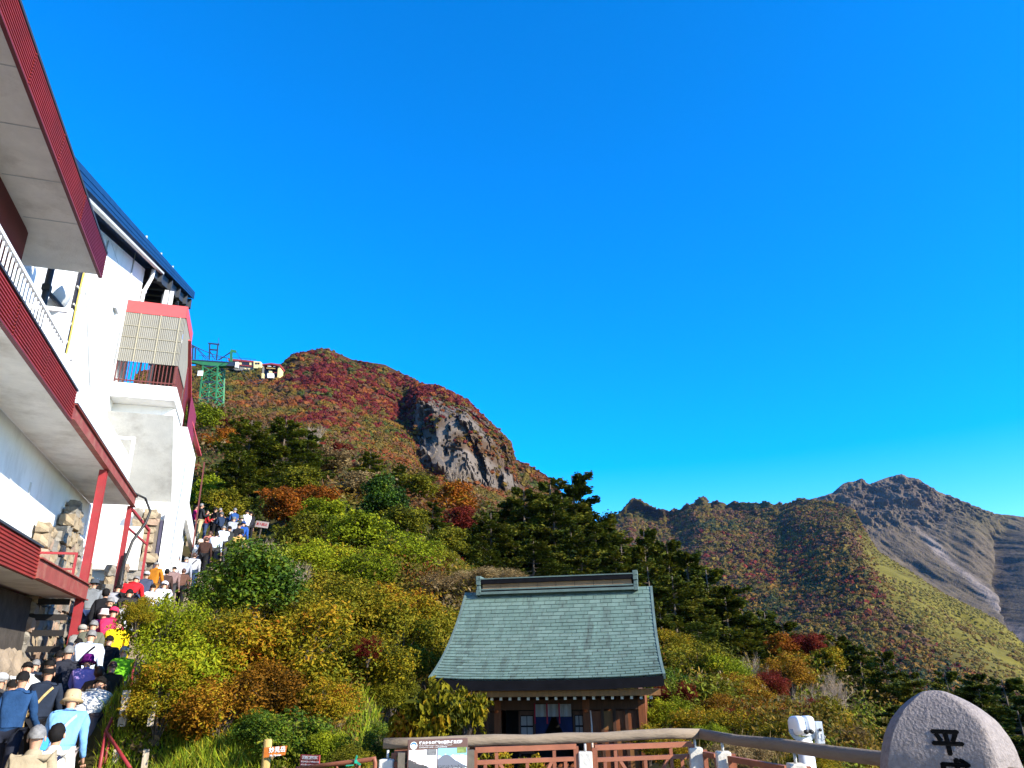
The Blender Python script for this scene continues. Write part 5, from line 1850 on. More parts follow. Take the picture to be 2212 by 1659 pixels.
# body
YW = .95
hpart('side_walls', MB().bx(-1.62, -1.55, YW + .06, 3.9, -1.0, 1.32).bx(1.68, 1.75, YW + .06, 3.9, -1.0, 1.32).bx(-1.6, 1.73, 3.84, 3.9, -1.0, 1.32), M_WOOD)
for s_ in (-1, 1):
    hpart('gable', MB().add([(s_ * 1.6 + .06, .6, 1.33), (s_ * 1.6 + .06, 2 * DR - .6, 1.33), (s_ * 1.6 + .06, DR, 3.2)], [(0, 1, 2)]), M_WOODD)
hpart('lintel', MB().bx(-1.62, 1.75, YW - .03, YW + .05, 1.05, 1.30), M_WOODD)
xd0, xd1 = sl(1122, 1540, YW)[0], sl(1262, 1540, YW)[0]
xp = [-1.62, -1.2, -.82, xd0, xd1, xd1 + .33, xd1 + .62, xd1 + .90, 1.75]
for x in (-1.56, xd0 - .42, xd1 + .04, 1.69):
    hpart('post', MB().bx(x - .065, x + .065, YW - .035, YW + .05, -1.0, 1.30), M_WOOD)
rg_ = random.Random(3)
b0 = xd1 + .11
for k in range(4):
    a, c = b0 + k * (1.62 - b0) / 4, b0 + (k + 1) * (1.62 - b0) / 4
    for q in range(6):
        hpart('board', MB().bx(a, c, YW + .012 + rg_.uniform(0, .008), YW + .05, -.95 + q * .33, -.955 + (q + 1) * .33), M_WOOD if (q + k) % 3 else M_WOODY)  # brighter red-brown and golden boards stand in for sun on this side
    hpart('batten', MB().bx(c - .028, c + .028, YW - .018, YW + .005, -.95, 1.05), M_WOODD)
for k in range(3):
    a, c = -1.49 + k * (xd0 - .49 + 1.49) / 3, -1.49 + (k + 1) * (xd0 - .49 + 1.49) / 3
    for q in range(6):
        hpart('board', MB().bx(a, c, YW + .012 + rg_.uniform(0, .008), YW + .05, -.95 + q * .33, -.955 + (q + 1) * .33), M_WOODD)  # darker wood stands in for eave shade on this side
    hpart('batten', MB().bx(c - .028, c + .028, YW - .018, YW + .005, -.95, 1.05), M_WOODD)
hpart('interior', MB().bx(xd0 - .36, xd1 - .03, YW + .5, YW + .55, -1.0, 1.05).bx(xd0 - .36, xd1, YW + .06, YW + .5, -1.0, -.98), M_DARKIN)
# lattice leaves either side of the opening
xa, za = sl(1132, 1520, YW)
xb = sl(1155, 1520, YW)[0]
xc, xe = sl(1236, 1520, YW)[0], sl(1262, 1520, YW)[0]
for a, c in ((xd0 - .02, xb), (xc, xe)):
    d_ = hpart('lattice_door', MB().bx(a, a + .035, YW, YW + .04, -.9, 1.03).bx(c - .035, c, YW, YW + .04, -.9, 1.03).bx(a, c, YW, YW + .04, .96, 1.03).bx(a, c, YW, YW + .04, .30, .36), M_WOODD)
    for q in range(3):
        for w_ in range(2):
            x0, x1 = a + .045 + w_ * (c - a - .08) / 2, a + .03 + (w_ + 1) * (c - a - .08) / 2
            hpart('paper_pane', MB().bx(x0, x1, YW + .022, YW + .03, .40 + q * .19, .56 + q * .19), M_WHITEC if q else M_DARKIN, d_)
# curtains
x0, x1 = xb + .01, xc - .01
zt = sl(1200, 1521, YW - .03)[1]
zm = sl(1200, 1548, YW - .03)[1]
zb_ = sl(1160, 1590, YW - .03)[1]
n = 3
for k in range(n):
    a, c = x0 + (x1 - x0) * k / n, x0 + (x1 - x0) * (k + 1) / n
    vs, fs = [], []
    for i in range(9):
        xx = a + .008 + (c - a - .016) * i / 8
        for z in (zt, zm):
            vs.append((xx, YW - .04 + .008 * math.sin(i * 1.4), z))
    fs = [(2 * i, 2 * i + 2, 2 * i + 3, 2 * i + 1) for i in range(8)]
    hpart('white_curtain', MB().add(vs, fs), M_WHITEC)
    hpart('red_tie', MB().bx(a - .012, a + .012, YW - .075, YW - .06, zm - .12, zt + .02), mat('crimson_ribbon', (.24, .01, .03), .8, .1, 5))
for s_ in (-1, 1):
    vs, fs = [], []
    xm = (x0 + x1) / 2
    for i in range(11):
        f = i / 10
        z = zm - .005 + (zb_ - .15 - zm) * f
        xo = x0 if s_ < 0 else x1
        xi = xm + (xo - xm) * min(1, (.12 + .78 * f ** 1.3))
        for j in range(5):
            vs.append((xo + (xi - xo) * j / 4, YW - .02 + .012 * math.sin(j * 1.9 + i * .4), z))
    for i in range(10):
        for j in range(4):
            a = i * 5 + j
            fs.append((a, a + 1, a + 6, a + 5))
    hpart('blue_curtain', MB().add(vs, fs, 0, True), M_BLUEC)
# bell rope, lamp knobs, plinth, steps
xr, zr0 = sl(1276, 1548, YW - .35)
hpart('bell_rope', MB().tube([(xr, YW - .35, 1.05), (xr + .01, YW - .35, .8), (xr, YW - .35, .5), (xr + .015, YW - .35, .2), (xr, YW - .35, -.2)], [.010, .016, .022, .020, .03], 8), mat('rope_cream', (.62, .47, .38), .9, .25, 12))
for xk in (xd0 - .42, xd1 + .04):
    hpart('lamp_knob', MB().lathe([(.001, 0), (.03, .01), (.035, .03), (.02, .055), (.001, .06)], (xk, YW - .1, 1.0), 10), mat('orange_lamp', (.40, .09, .02), .5, .1, 8))
hpart('plinth', MB().bx(-1.8, 1.95, YW - .5, 4.1, -1.2, -1.0), M_STONE3)
for q in range(4):
    hpart('porch_step', MB().bx(xd0 - .5, xd1 + .35, YW - .35 - .26 * q, YW - .08 - .26 * q, -.30 - .2 * q, -.24 - .2 * q), M_WOOD)
hpart('porch_step_frame', MB().bar((xd0 - .48, YW - .1, -.3), (xd0 - .48, YW - 1.2, -1.15), .05, .16).bar((xd1 + .33, YW - .1, -.3), (xd1 + .33, YW - 1.2, -1.15), .05, .16), M_WOODD)
bx_ = thing('offering_box', 'dark wooden offering box behind the fence in front of the shrine door', 'box', SHM @ Vector((.1, YW - .3, -.24)), SH_PSI)
MB().bx(-.32, .46, YW - .42, YW - .1, -.235, .12).build('body', M_WOODD, bx_, SHM)
for k in range(7):
    MB().bx(-.30 + k * .11, -.26 + k * .11, YW - .41, YW - .11, .12, .15).build('slat', M_WOOD, bx_, SHM)
MB().bx(-.32, .46, YW - .435, YW - .422, .02, .06).build('front_band', M_WOODY, bx_, SHM)

# ================================================================== viewing deck, fence, boards, binoculars, boulder
def atz(x, y, z):
    d = ray(x, y)
    return Vector((0, 0, CAMZ)) + d * ((z - CAMZ) / d.z)


def text_mesh(s, size, depth, m, name='lettering', align='CENTER', bold=0.0):
    cu = bpy.data.curves.new(name, 'FONT')
    cu.body = s
    cu.size = size
    cu.extrude = depth
    cu.offset = bold
    cu.resolution_u = 2
    cu.align_x = align
    cu.align_y = 'CENTER'
    o = bpy.data.objects.new(name, cu)
    COL.objects.link(o)
    bpy.context.view_layer.update()
    me = bpy.data.meshes.new_from_object(o.evaluated_get(bpy.context.evaluated_depsgraph_get()))
    bpy.data.objects.remove(o, do_unlink=True)
    bpy.data.curves.remove(cu)
    me.name = name
    me.materials.clear()
    me.materials.append(m)
    return me


ZL = 1.17
FA, FB, FC = atz(828, 1607, ZL), atz(1506, 1584, ZL), atz(1930, 1641, ZL)
dirR = (FC - FB).normalized()
FD_ = FC + dirR * 3.2
M_LOG = mat('grey_weathered_log', (.21, .16, .11), .9, .3, 3, .5, 12, stain=(.10, .08, .06), stain_scale=3, stain_amt=.7, stretch=(1, 1, 4))
M_FPIPE = mat('orange_brown_pipe', (.25, .085, .042), .55, .2, 5, stain=(.2, .08, .05), stain_scale=4, stain_amt=.5)
M_CPOST = mat('pale_concrete_post', (.60, .57, .50), .85, .12, 5, .3, 30, stain=(.33, .28, .22), stain_scale=4, stain_amt=.5)
M_DECK = mat('deck_concrete', (.36, .34, .31), .9, .15, 2, .3, 25)
b = MB()
poly = [(-3.3, 7.75, 0), (FA.x, FA.y + .2, 0), (FB.x + .05, FB.y + .2, 0), (FD_.x + .2, FD_.y + .1, 0), (7.5, -3, 0), (-3.3, -3, 0)]
b.prism(poly, (0, 0, -.35), (0, 0, 0))
tag(b.build('deck', M_DECK), 'concrete viewing deck inside the log fence', None, None, 'structure')

fence = thing('log_fence', 'weathered log rail fence with orange-brown pipe panels around the viewing deck', 'fence', (FB.x, FB.y, 0))


def log(p, q, r, seed):
    rr = random.Random(seed)
    d = q - p
    pts = [p + d * (i / 9) + Vector((0, rr.uniform(-.006, .006), rr.uniform(-.008, .008))) for i in range(10)]
    return MB().tube(pts, [r * rr.uniform(.92, 1.08) for _ in pts], 12)


log(FA, FB + Vector((.05, 0, 0)), .047, 1).build('log_rail', M_LOG, fence)
log(FB - dirR * .02 + Vector((.03, .0, -.012)), FD_, .049, 2).build('log_rail', M_LOG, fence)


def on_line(x, y, p0, d):
    """picture point on the vertical plane through p0 with heading d."""
    n = Vector((d.y, -d.x, 0))
    r_ = ray(x, y)
    o = Vector((0, 0, CAMZ))
    k = n.dot(p0 - o) / n.dot(r_)
    return o + r_ * k


dirL = (FB - FA).normalized()
offL = Vector((dirL.y, -dirL.x, 0)) * -.03


def panel(p0, d, xl, xr, ztop, zmid, zlow, ups, diag):
    a, c = on_line(xl, 1620, p0, d), on_line(xr, 1620, p0, d)
    a.z = c.z = 0
    L = (c - a).length
    dd = (c - a).normalized()
    P = lambda f, z: a + dd * (L * f) + Vector((0, 0, z))
    root = MB().bar(P(0, ztop), P(1, ztop), .045, .045).build('fence_panel', M_FPIPE, fence)
    MB().bar(P(0, .08), P(0, ztop), .045, .045).build('panel_stile', M_FPIPE, root)
    MB().bar(P(1, .08), P(1, ztop), .045, .045).build('panel_stile', M_FPIPE, root)
    for z in (zmid, zlow):
        MB().bar(P(0, z), P(1, z), .035, .035).build('panel_rail', M_FPIPE, root)
    for f, z0, z1 in ups:
        MB().bar(P(f, z0), P(f, z1), .03, .03).build('panel_bar', M_FPIPE, root)
    for f0, z0, f1, z1 in diag:
        MB().bar(P(f0, z0), P(f1, z1), .028, .028).build('panel_brace', M_FPIPE, root)


zt1 = on_line(1135, 1616, FA, dirL).z
zm1 = on_line(1135, 1643, FA, dirL).z
ups = [(.21, .2, zt1), (.51, .2, zm1), (.78, .2, zt1), (.89, .2, zm1), (.10, .2, zm1)]
dg = [(.23, zm1, .48, zm1 - .35), (.76, zm1, .54, zm1 - .35), (.23, .25, .48, .55), (.76, .25, .54, .55)]
panel(FA, dirL, 1026, 1244, zt1, zm1, .22, ups, dg)
zt2 = on_line(1390, 1611, FA, dirL).z
panel(FA, dirL, 1284, 1494, zt2, zt2 - (zt1 - zm1), .22, ups, dg)
panel(FA, dirL, 852, 1008, zt1, zm1, .22, ups, dg)
wps = [on_line(x, 1620, FA, dirL) for x in (1264, 1502)]
rps = [FB + dirR * k for k in (.42, 1.45, 2.6, 3.8)]
wps.append(on_line(838, 1620, FA, dirL))
for p in wps + rps:
    pst = MB().box((p.x, p.y, .52), (.125, .125, 1.06), Matrix.Rotation(-.1, 3, 'Z')).build('concrete_post', M_CPOST, fence, None, .01)
    MB().tube([(p.x, p.y, 1.05), (p.x, p.y, 1.12)], .012, 6).build('rail_pin', M_TRIM, pst)
    MB().box((p.x + .085, p.y - .01, .52), (.04, .05, 1.02), Matrix.Rotation(-.1, 3, 'Z')).build('post_strip', M_FPIPE, pst)
for a, c in zip([FB + dirR * .10] + [p + dirR * .10 for p in rps[:-1]], [rps[0] - dirR * .12] + [p - dirR * .12 for p in rps[1:]]):
    x0, x1 = proj(Vector((a.x, a.y, .9)))[0], proj(Vector((c.x, c.y, .9)))[0]
    root = MB().bar((a.x, a.y, 1.00), (c.x, c.y, 1.00), .045, .045).build('fence_panel', M_FPIPE, fence)
    for z in (.86, .22):
        MB().bar((a.x, a.y, z), (c.x, c.y, z), .035, .035).build('panel_rail', M_FPIPE, root)
    nb = max(2, int((c - a).length / .16))
    for k in range(nb + 1):
        q = a.lerp(c, k / nb)
        MB().bar((q.x, q.y, .1), (q.x, q.y, .98 if k % 2 == 0 else .86), .03, .03).build('panel_bar', M_FPIPE, root)

# ---- information board
bp0, bp1 = on_line(881, 1600, FA + Vector((0, -.16, 0)), dirL), on_line(1010, 1592, FA + Vector((0, -.16, 0)), dirL)
bdir = (bp1 - bp0)
bdir.z = 0
bw = bdir.length
bang = math.atan2(bdir.y, bdir.x)
btop = (bp0.z + bp1.z) / 2
board = thing('information_board', 'brown information board with two eruption photographs fixed to the log fence', 'board', (bp0.x, bp0.y, 0), bang)
IM = Matrix.Translation((bp0.x, bp0.y, 0)) @ Matrix.Rotation(bang, 4, 'Z')
M_BROWNB = mat('brown_board', (.115, .062, .048), .5, .08, 6)
M_PRINTW = mat('white_print', (.80, .80, .80), .6, .03, 6)
MB().bx(0, bw, -.02, .02, btop - .62, btop).build('panel', M_BROWNB, board, IM, .004)
for x in (-.05, bw + .03):
    MB().bx(x - .03, x + .03, -.005, .07, 0, btop - .10).build('wooden_leg', mat('dark_grey_wood', (.10, .085, .065), .9, .3, 5, .3, 20), board, IM)
TX = Matrix.Rotation(R(90), 4, 'X')
k_ = bw / 1305.0                     # board measured in units of the enlarged photograph, 1305 wide


def bpos(x, y, dy=-.0215):
    return (k_ * (x - 165), dy, btop - k_ * (y - 270))


def flat(name, x0, y0, x1, y1, m, dy=-.022):
    a, c = bpos(x0, y0, dy), bpos(x1, y1, dy)
    return MB().add([(a[0], dy, a[2]), (c[0], dy, a[2]), (c[0], dy, c[2]), (a[0], dy, c[2])], [(3, 2, 1, 0)]).build(name, m, board, IM)


obj('heading', text_mesh('噴火からの植物の回復-植生遷移', k_ * 66, .0008, M_PRINTW, 'heading', 'LEFT', .0008), board, IM @ Matrix.Translation(bpos(408, 340)) @ TX)
obj('subheading', text_mesh('Recovery of vegetation from a volcanic eruption Plant Succession', k_ * 27, .0006, M_PRINTW, 'subheading', 'LEFT'), board, IM @ Matrix.Translation(bpos(412, 392)) @ TX)
obj('subheading', text_mesh('화산분화로부터의 식생회복    火山喷发后的植被恢复', k_ * 27, .0006, M_PRINTW, 'subheading', 'LEFT'), board, IM @ Matrix.Translation(bpos(412, 430)) @ TX)
cx, _, cz = bpos(293, 385)
MB().add([(cx, -.0222, cz)] + [(cx + k_ * 76 * math.cos(a * .2618), -.0222, cz + k_ * 76 * math.sin(a * .2618)) for a in range(24)], [(0, 1 + a, 1 + (a + 1) % 24) for a in range(24)]).build('round_emblem', M_PRINTW, board, IM)
arc = [(math.cos(a), math.sin(a)) for a in np.linspace(.25, 2.9, 14)]
MB().add([(cx + k_ * 66 * x, -.0230, cz + k_ * 66 * y) for x, y in arc] + [(cx + k_ * 40 * x - .001, -.0230, cz + k_ * 34 * y) for x, y in reversed(arc)], [tuple(range(28))]).build('emblem_arc', mat('emblem_blue', (.03, .16, .55), .5, .05, 5), board, IM)


def photo(name, x0, y0, x1, y1, kind):
    """a printed landscape: sky, cloud or mountain and white foreground, as flat print."""
    m = bpy.data.materials.new(name)
    m.use_nodes = True
    nt = m.node_tree
    b_ = nt.nodes['Principled BSDF']
    b_.inputs['Roughness'].default_value = .45
    tc = nd(nt, 'ShaderNodeTexCoord')
    sp = nd(nt, 'ShaderNodeSeparateXYZ')
    nt.links.new(tc.outputs['Generated'], sp.inputs[0])
    nz = nd(nt, 'ShaderNodeTexNoise')
    nz.inputs['Scale'].default_value = 7
    nz.inputs['Detail'].default_value = 6
    nt.links.new(tc.outputs['Generated'], nz.inputs['Vector'])

    def M_(op, a, c):
        n_ = nd(nt, 'ShaderNodeMath', operation=op)
        for i_, q in enumerate((a, c)):
            if isinstance(q, (int, float)):
                n_.inputs[i_].default_value = q
            else:
                nt.links.new(q, n_.inputs[i_])
        return n_.outputs[0]

    def mix(f, a, c):
        n_ = nd(nt, 'ShaderNodeMix', data_type='RGBA')
        nt.links.new(f, n_.inputs['Factor'])
        for k__, q in (('A', a), ('B', c)):
            if isinstance(q, tuple):
                n_.inputs[k__].default_value = q + (1,)
            else:
                nt.links.new(q, n_.inputs[k__])
        return n_.outputs['Result']
    X, Z = sp.outputs['X'], sp.outputs['Z']
    no = M_('MULTIPLY', M_('SUBTRACT', nz.outputs['Fac'], .5), .35)
    if kind == 0:
        sky_ = mix(M_('GREATER_THAN', M_('ADD', M_('MULTIPLY', X, -1.1), M_('ADD', no, .62)), 0.0), (.78, .80, .86), (.62, .50, .46))
        hill_ = M_('GREATER_THAN', M_('ADD', M_('SUBTRACT', .62, M_('MULTIPLY', X, .45)), no), Z)
        c_ = mix(hill_, sky_, (.06, .055, .055))
    else:
        sky_ = mix(M_('GREATER_THAN', M_('ADD', Z, no), .72), (.70, .80, .92), (.22, .52, .85))
        ab = nd(nt, 'ShaderNodeMath', operation='ABSOLUTE')
        nt.links.new(M_('SUBTRACT', X, .28), ab.inputs[0])
        hill_ = M_('GREATER_THAN', M_('ADD', M_('SUBTRACT', .78, M_('MULTIPLY', ab.outputs[0], .75)), M_('MULTIPLY', no, .4)), Z)
        c_ = mix(hill_, sky_, (.13, .14, .17))
    low = M_('GREATER_THAN', M_('ADD', .20, M_('MULTIPLY', no, .25)), Z)
    c_ = mix(low, c_, (.80, .79, .76))
    wv = nd(nt, 'ShaderNodeTexNoise')
    wv.inputs['Scale'].default_value = 26
    nt.links.new(tc.outputs['Generated'], wv.inputs['Vector'])
    dots = M_('MULTIPLY', M_('GREATER_THAN', wv.outputs['Fac'], .53), M_('MULTIPLY', M_('GREATER_THAN', Z, .17), M_('LESS_THAN', Z, .33)))
    c_ = mix(dots, c_, (.03, .03, .03))
    nt.links.new(c_, b_.inputs['Base Color'])
    return flat(name, x0, y0, x1, y1, m)


photo('printed_photograph', 190, 470, 800, 950, 0)
photo('printed_photograph', 818, 455, 1450, 950, 1)
flat('inset_photograph', 578, 462, 782, 585, mat('inset_grey', (.16, .16, .16), .5, .5, 30), -.0235)
flat('inset_photograph', 1230, 445, 1442, 560, mat('inset_green', (.16, .22, .06), .5, .5, 30), -.0235)
obj('caption', text_mesh('平成新山の噴火と植生の移り変わり', k_ * 36, .0006, M_BROWNB, 'caption', 'LEFT'), board, IM @ Matrix.Translation(bpos(840, 925, -.0235)) @ TX)

# ---- arrow signpost, small notice, pipe rail
sp0 = at(579, 1597, 9.3)
gsp = gz(sp0.x, sp0.y)
post = thing('signpost', 'wooden post with an orange arrow board on the grass bank', 'signpost', (sp0.x, sp0.y, gsp))
M_PWOOD = mat('pale_post_wood', (.42, .29, .10), .85, .25, 5, .3, 20, stretch=(5, 5, .6))
M_OWOOD = mat('orange_sign_wood', (.50, .145, .020), .6, .25, 4, stain=(.16, .05, .015), stain_scale=5, stain_amt=.7)
MB().tube([(sp0.x, sp0.y, gsp - .1), (sp0.x, sp0.y, sp0.z - .02), (sp0.x, sp0.y, sp0.z)], [.048, .048, .038], 12).build('post', M_PWOOD, post)
pts = [at(x, y, 9.22) for x, y in ((571, 1615), (619.5, 1611), (614.5, 1631), (569, 1637))]
c0 = sum(pts, Vector()) / 4
MB().prism(pts, (0, 0, 0), (0, .03, 0)).build('arrow_board', M_OWOOD, post)
ang = math.atan2((pts[1] - pts[0]).z, (pts[1] - pts[0]).x)
obj('lettering', text_mesh('妙見岳', .062, .001, M_PRINTW, 'lettering', 'CENTER', .0012), post, Matrix.Translation(at(599, 1620, 9.215)) @ Matrix.Rotation(-ang, 4, 'Y') @ TX)
obj('lettering', text_mesh('Mt. Myoken', .026, .001, M_PRINTW, 'lettering', 'CENTER', .0006), post, Matrix.Translation(at(595, 1631.5, 9.215)) @ Matrix.Rotation(-ang, 4, 'Y') @ TX)
n0, n1 = at(649, 1630, 8.7), at(690.5, 1628, 8.6)
nz_ = gz(n0.x, n0.y)
nw = (n1 - n0).length
notice = thing('notice_sign', 'small red notice board with white lettering beside the pipe rail', 'sign', (n0.x, n0.y, nz_))
NM = Matrix.Translation(n0) @ Matrix.Rotation(math.atan2((n1 - n0).y, (n1 - n0).x), 4, 'Z')
M_RNOT = mat('red_notice', (.30, .045, .045), .5, .1, 6)
MB().bx(0, nw, 0, .015, -.24, 0).build('panel', M_RNOT, notice, NM)
MB().bx(nw / 2 - .02, nw / 2 + .02, .016, .05, -1.2, -.05).build('stake', M_FPIPE, notice, NM)
obj('heading', text_mesh('特別保護地区', nw * .135, .0008, M_PRINTW, 'heading', 'CENTER', .0012), notice, NM @ Matrix.Translation((nw / 2, -.002, -.028)) @ TX)
for q, s_ in enumerate(('自然公園法により動植物の採取', '木竹の伐採・損傷は禁止', 'Special Protection Zone', 'please do not pick plants', '環境省 長崎県')):
    obj('small_print', text_mesh(s_, nw * .066, .0006, M_PRINTW, 'small_print', 'LEFT'), notice, NM @ Matrix.Translation((nw * .06, -.002, -.065 - .030 * q)) @ TX)
r0, r1 = at(640, 1661, 8.55), at(803, 1640.5, 8.35)
prail = thing('pipe_rail', 'rusty bent pipe handrail with a green ribbon left of the fence', 'handrail', (r1.x, r1.y, gz(r1.x, r1.y)))
MB().tube([r0, r0.lerp(r1, .5), r1, r1 + Vector((.025, 0, .012)), r1 + Vector((.035, 0, -.03)), Vector((r1.x + .04, r1.y, r1.z - .9))], .022, 10).build('rail', M_FPIPE, prail)
for f in (.55, .80, .84):
    q = r0.lerp(r1, f)
    MB().tube([q, Vector((q.x, q.y, q.z - .9))], .014, 8).build('upright', M_FPIPE, prail)
q = r0.lerp(r1, .80)
rib = thing('ribbon', 'green ribbon tied round the pipe handrail', 'ribbon', q + Vector((0, -.03, 0)))
MB().bar(q + Vector((-.01, -.025, -.01)), q + Vector((.01, -.03, .055)), .004, .018).bar(q + Vector((0, -.025, 0)), q + Vector((.05, -.035, -.03)), .004, .02).box(q + Vector((0, -.03, 0)), (.024, .012, .03)).bar(q + Vector((-.10, -.02, -.035)), q + Vector((-.02, -.028, -.03)), .004, .012).build('bow', mat('green_ribbon', (.02, .36, .22), .6, .1, 8), rib)

# ---- coin binoculars
bc = at(1735, 1570, 6.55)
bino = thing('binoculars', 'white coin-operated viewing binoculars on a post behind the log rail', 'binoculars', (bc.x, bc.y, 0))
BMx = Matrix.Translation(bc) @ Matrix.Rotation(R(4), 4, 'Z') @ Matrix.Scale(.66, 4)
M_BW = mat('white_enamel', (.80, .82, .84), .28, .04, 4, spec=.5)
M_BG = mat('grey_enamel', (.34, .37, .40), .4, .1, 5)
M_BK = mat('black_rubber', (.012, .012, .012), .5, .1, 5)
bm = bmesh.new()
for sx in (-1, 1):
    r_ = bmesh.ops.create_uvsphere(bm, u_segments=20, v_segments=14, radius=1.0)
    for v in r_['verts']:
        x, y, z = v.co
        q = 1.0
        e = lambda a: math.copysign(abs(a) ** .62, a)
        v.co = Vector((sx * .060 + .066 * e(x), .05 + .16 * e(y), .012 + .108 * e(z) - (.02 * y)))
me = bpy.data.meshes.new('housing')
bm.to_mesh(me)
bm.free()
for p in me.polygons:
    p.use_smooth = True
me.materials.append(M_BW)
hs_ = obj('housing', me, bino, BMx)
MB().box((0, .05, -.03), (.12, .26, .13)).build('housing_bridge', M_BW, hs_, BMx, .02)
for x in (-.030, .030):
    MB().lathe([(.001, 0), (.024, 0), (.026, .015), (.024, .05), (.001, .05)], (x, -.115, -.045), 16, 0, True, Matrix.Rotation(R(90), 3, 'X')).build('eyepiece', M_BK, hs_, BMx)
b = MB()
arcp = [(.145 * math.sin(a), .03, -.02 - .125 * math.cos(a)) for a in np.linspace(-1.5, 1.5, 13)]
for p, q in zip(arcp[:-1], arcp[1:]):
    b.bar(p, q, .06, .022, (0, 1, 0))
b.build('yoke', M_BG, bino, BMx)
MB().bx(.15, .235, -.02, .08, -.19, .055).build('coin_box', M_BG, bino, BMx, .006)
MB().bx(.165, .205, -.026, -.021, -.13, -.06).build('coin_plate', M_TRIM, bino, BMx)
MB().lathe([(.001, 0), (.018, 0), (.018, .012), (.001, .012)], (.19, -.032, -.035), 14, 0, True, Matrix.Rotation(R(90), 3, 'X')).build('coin_knob', M_BK, bino, BMx)
MB().tube([(.20, -.03, -.08), (.235, -.05, -.11), (.215, -.03, -.15)], .004, 6).build('cord', M_TRIM, bino, BMx)
MB().lathe([(.095, -bc.z / .66), (.095, -.16), (.055, -.15), (.05, -.135)], (.0, .03, 0), 22).build('post', M_BW, bino, BMx)
MB().add([(-.03, -.0415, -.235), (.012, -.0415, -.235), (.012, -.0415, -.275), (-.03, -.0415, -.275)], [(0, 1, 2, 3)]).build('maker_plate', M_BG, bino, BMx)

# ---- boulder monument
sc_ = 4.6
NS, NZ = 72, 60
dm = sc_ / FD
base_c = at(2062, 1659, sc_)
zs_y = [1491, 1492, 1494, 1500, 1511, 1530, 1554, 1584, 1613, 1659, 1750, 1850, 1950, 2100]
lx_ = [2016, 2006, 1998, 1988, 1974, 1955, 1941, 1930, 1924, 1921, 1919, 1925, 1935, 1955]
rx_ = [2024, 2034, 2042, 2056, 2078, 2107, 2136, 2162, 2180, 2200, 2222, 2230, 2230, 2215]
sc2 = sc_ + .2
zt_ = [at(2050, y, sc2).z for y in zs_y]
order = np.argsort(zt_)
_zt = at(2050, 1491, sc2).z
zz = _zt - (_zt + .08) * np.linspace(0, 1, NZ) ** 2.2
xl = np.interp(zz, np.array(zt_)[order], np.array([at(x, y, sc2).x for x, y in zip(lx_, zs_y)])[order])
xr_ = np.interp(zz, np.array(zt_)[order], np.array([at(x, y, sc2).x for x, y in zip(rx_, zs_y)])[order])
xl, xr_ = smooth1(xl, 1, 0), smooth1(xr_, 1, 0)
vs = []
for i in range(NZ):
    a, cx = (xr_[i] - xl[i]) / 2, (xr_[i] + xl[i]) / 2
    dpt = min(.30, a * .85)
    for k in range(NS):
        th = 2 * math.pi * k / NS
        c_, s_ = math.cos(th), math.sin(th)
        x = a * math.copysign(abs(c_) ** .80, c_)
        y = dpt * math.copysign(abs(s_) ** .72, s_)
        if y < 0:                                   # dressed face: nearly flat, turned a little to the left
            y = max(y, -dpt * .74 - .60 * min(x, .10) + .75 * max(0, x - .10))
        vs.append((cx + x, sc_ + .22 + y, zz[i]))
vs = np.array(vs)
nrm_ = vs - np.array([base_c.x, sc_ + .2, 0])
nrm_[:, 2] = 0
nrm_ = unit(nrm_)
dz_ = fbm(vs * 3.2, 4) * .012 + fbm(vs * 14, 3) * .0035
vs = vs + nrm_ * dz_[:, None]
fs = []
for i in range(NZ - 1):
    for k in range(NS):
        q = (k + 1) % NS
        fs.append((i * NS + k, (i + 1) * NS + k, (i + 1) * NS + q, i * NS + q))
M_GRAN = mat('pale_granite', (.215, .18, .165), .8, .25, 30, .55, 60, stain=(.17, .15, .15), stain_scale=2.5, stain_amt=.6)
b = MB()
b.add([tuple(v) for v in vs], fs, 0, True)
b.f.append(tuple(range(NS)))
b.m.append(0)
b.sm.append(True)
mon = thing('boulder_monument', 'upright grey-pink granite boulder carved with a black character', 'monument', (base_c.x, sc_ + .22, 0))
bo = b.build('boulder', M_GRAN, mon)
from mathutils.bvhtree import BVHTree
bvh = BVHTree.FromPolygons([Vector(v) for v in b.v], b.f)
M_INK = mat('black_carving', (.006, .006, .006), .9, .1, 6, spec=.02)
for ch, (x, y), sz in (('平', (2049, 1607), .140), ('成', (2062, 1672), .140)):
    me = text_mesh(ch, sz, 0, M_INK, 'carved_character', 'CENTER', .0016)
    bm = bmesh.new()
    for _dx, _dy in ((0, 0), (.0045, .001), (-.0045, -.001), (.001, .0045), (-.001, -.0045)):      # brush-thick strokes
        _k = len(bm.verts)
        bm.from_mesh(me)
        bm.verts.ensure_lookup_table()
        for v in bm.verts[_k:]:
            v.co += Vector((_dx, _dy, 0))
    for _q in range(-8, 9):
        for _n in ((1, 0, 0), (0, 1, 0)):
            bmesh.ops.bisect_plane(bm, geom=bm.verts[:] + bm.edges[:] + bm.faces[:], plane_co=Vector(_n) * (_q * .011), plane_no=_n)
    c0 = at(x, y, sc_ + .05)
    for v in bm.verts:
        sx = v.co.x + v.co.y * .06
        o_ = Vector((c0.x + sx, 0, c0.z + v.co.y - v.co.x * .02))
        h = bvh.ray_cast(Vector((o_.x, 1.0, o_.z)), Vector((0, 1, 0)))
        v.co = Vector((o_.x, (h[0].y if h[0] else sc_) - .005, o_.z))
    bm.to_mesh(me)
    bm.free()
    obj('carved_character', me, bo)

# ================================================================== ropeway tower, summit station, cables
M_GREENS = mat('green_steel', (.030, .165, .060), .5, .2, .8, stain=(.02, .06, .06), stain_scale=1.2, stain_amt=.5)
M_DKSTEEL = mat('blue_black_steel', (.025, .04, .07), .5, .2, 1)
TY = 130.0


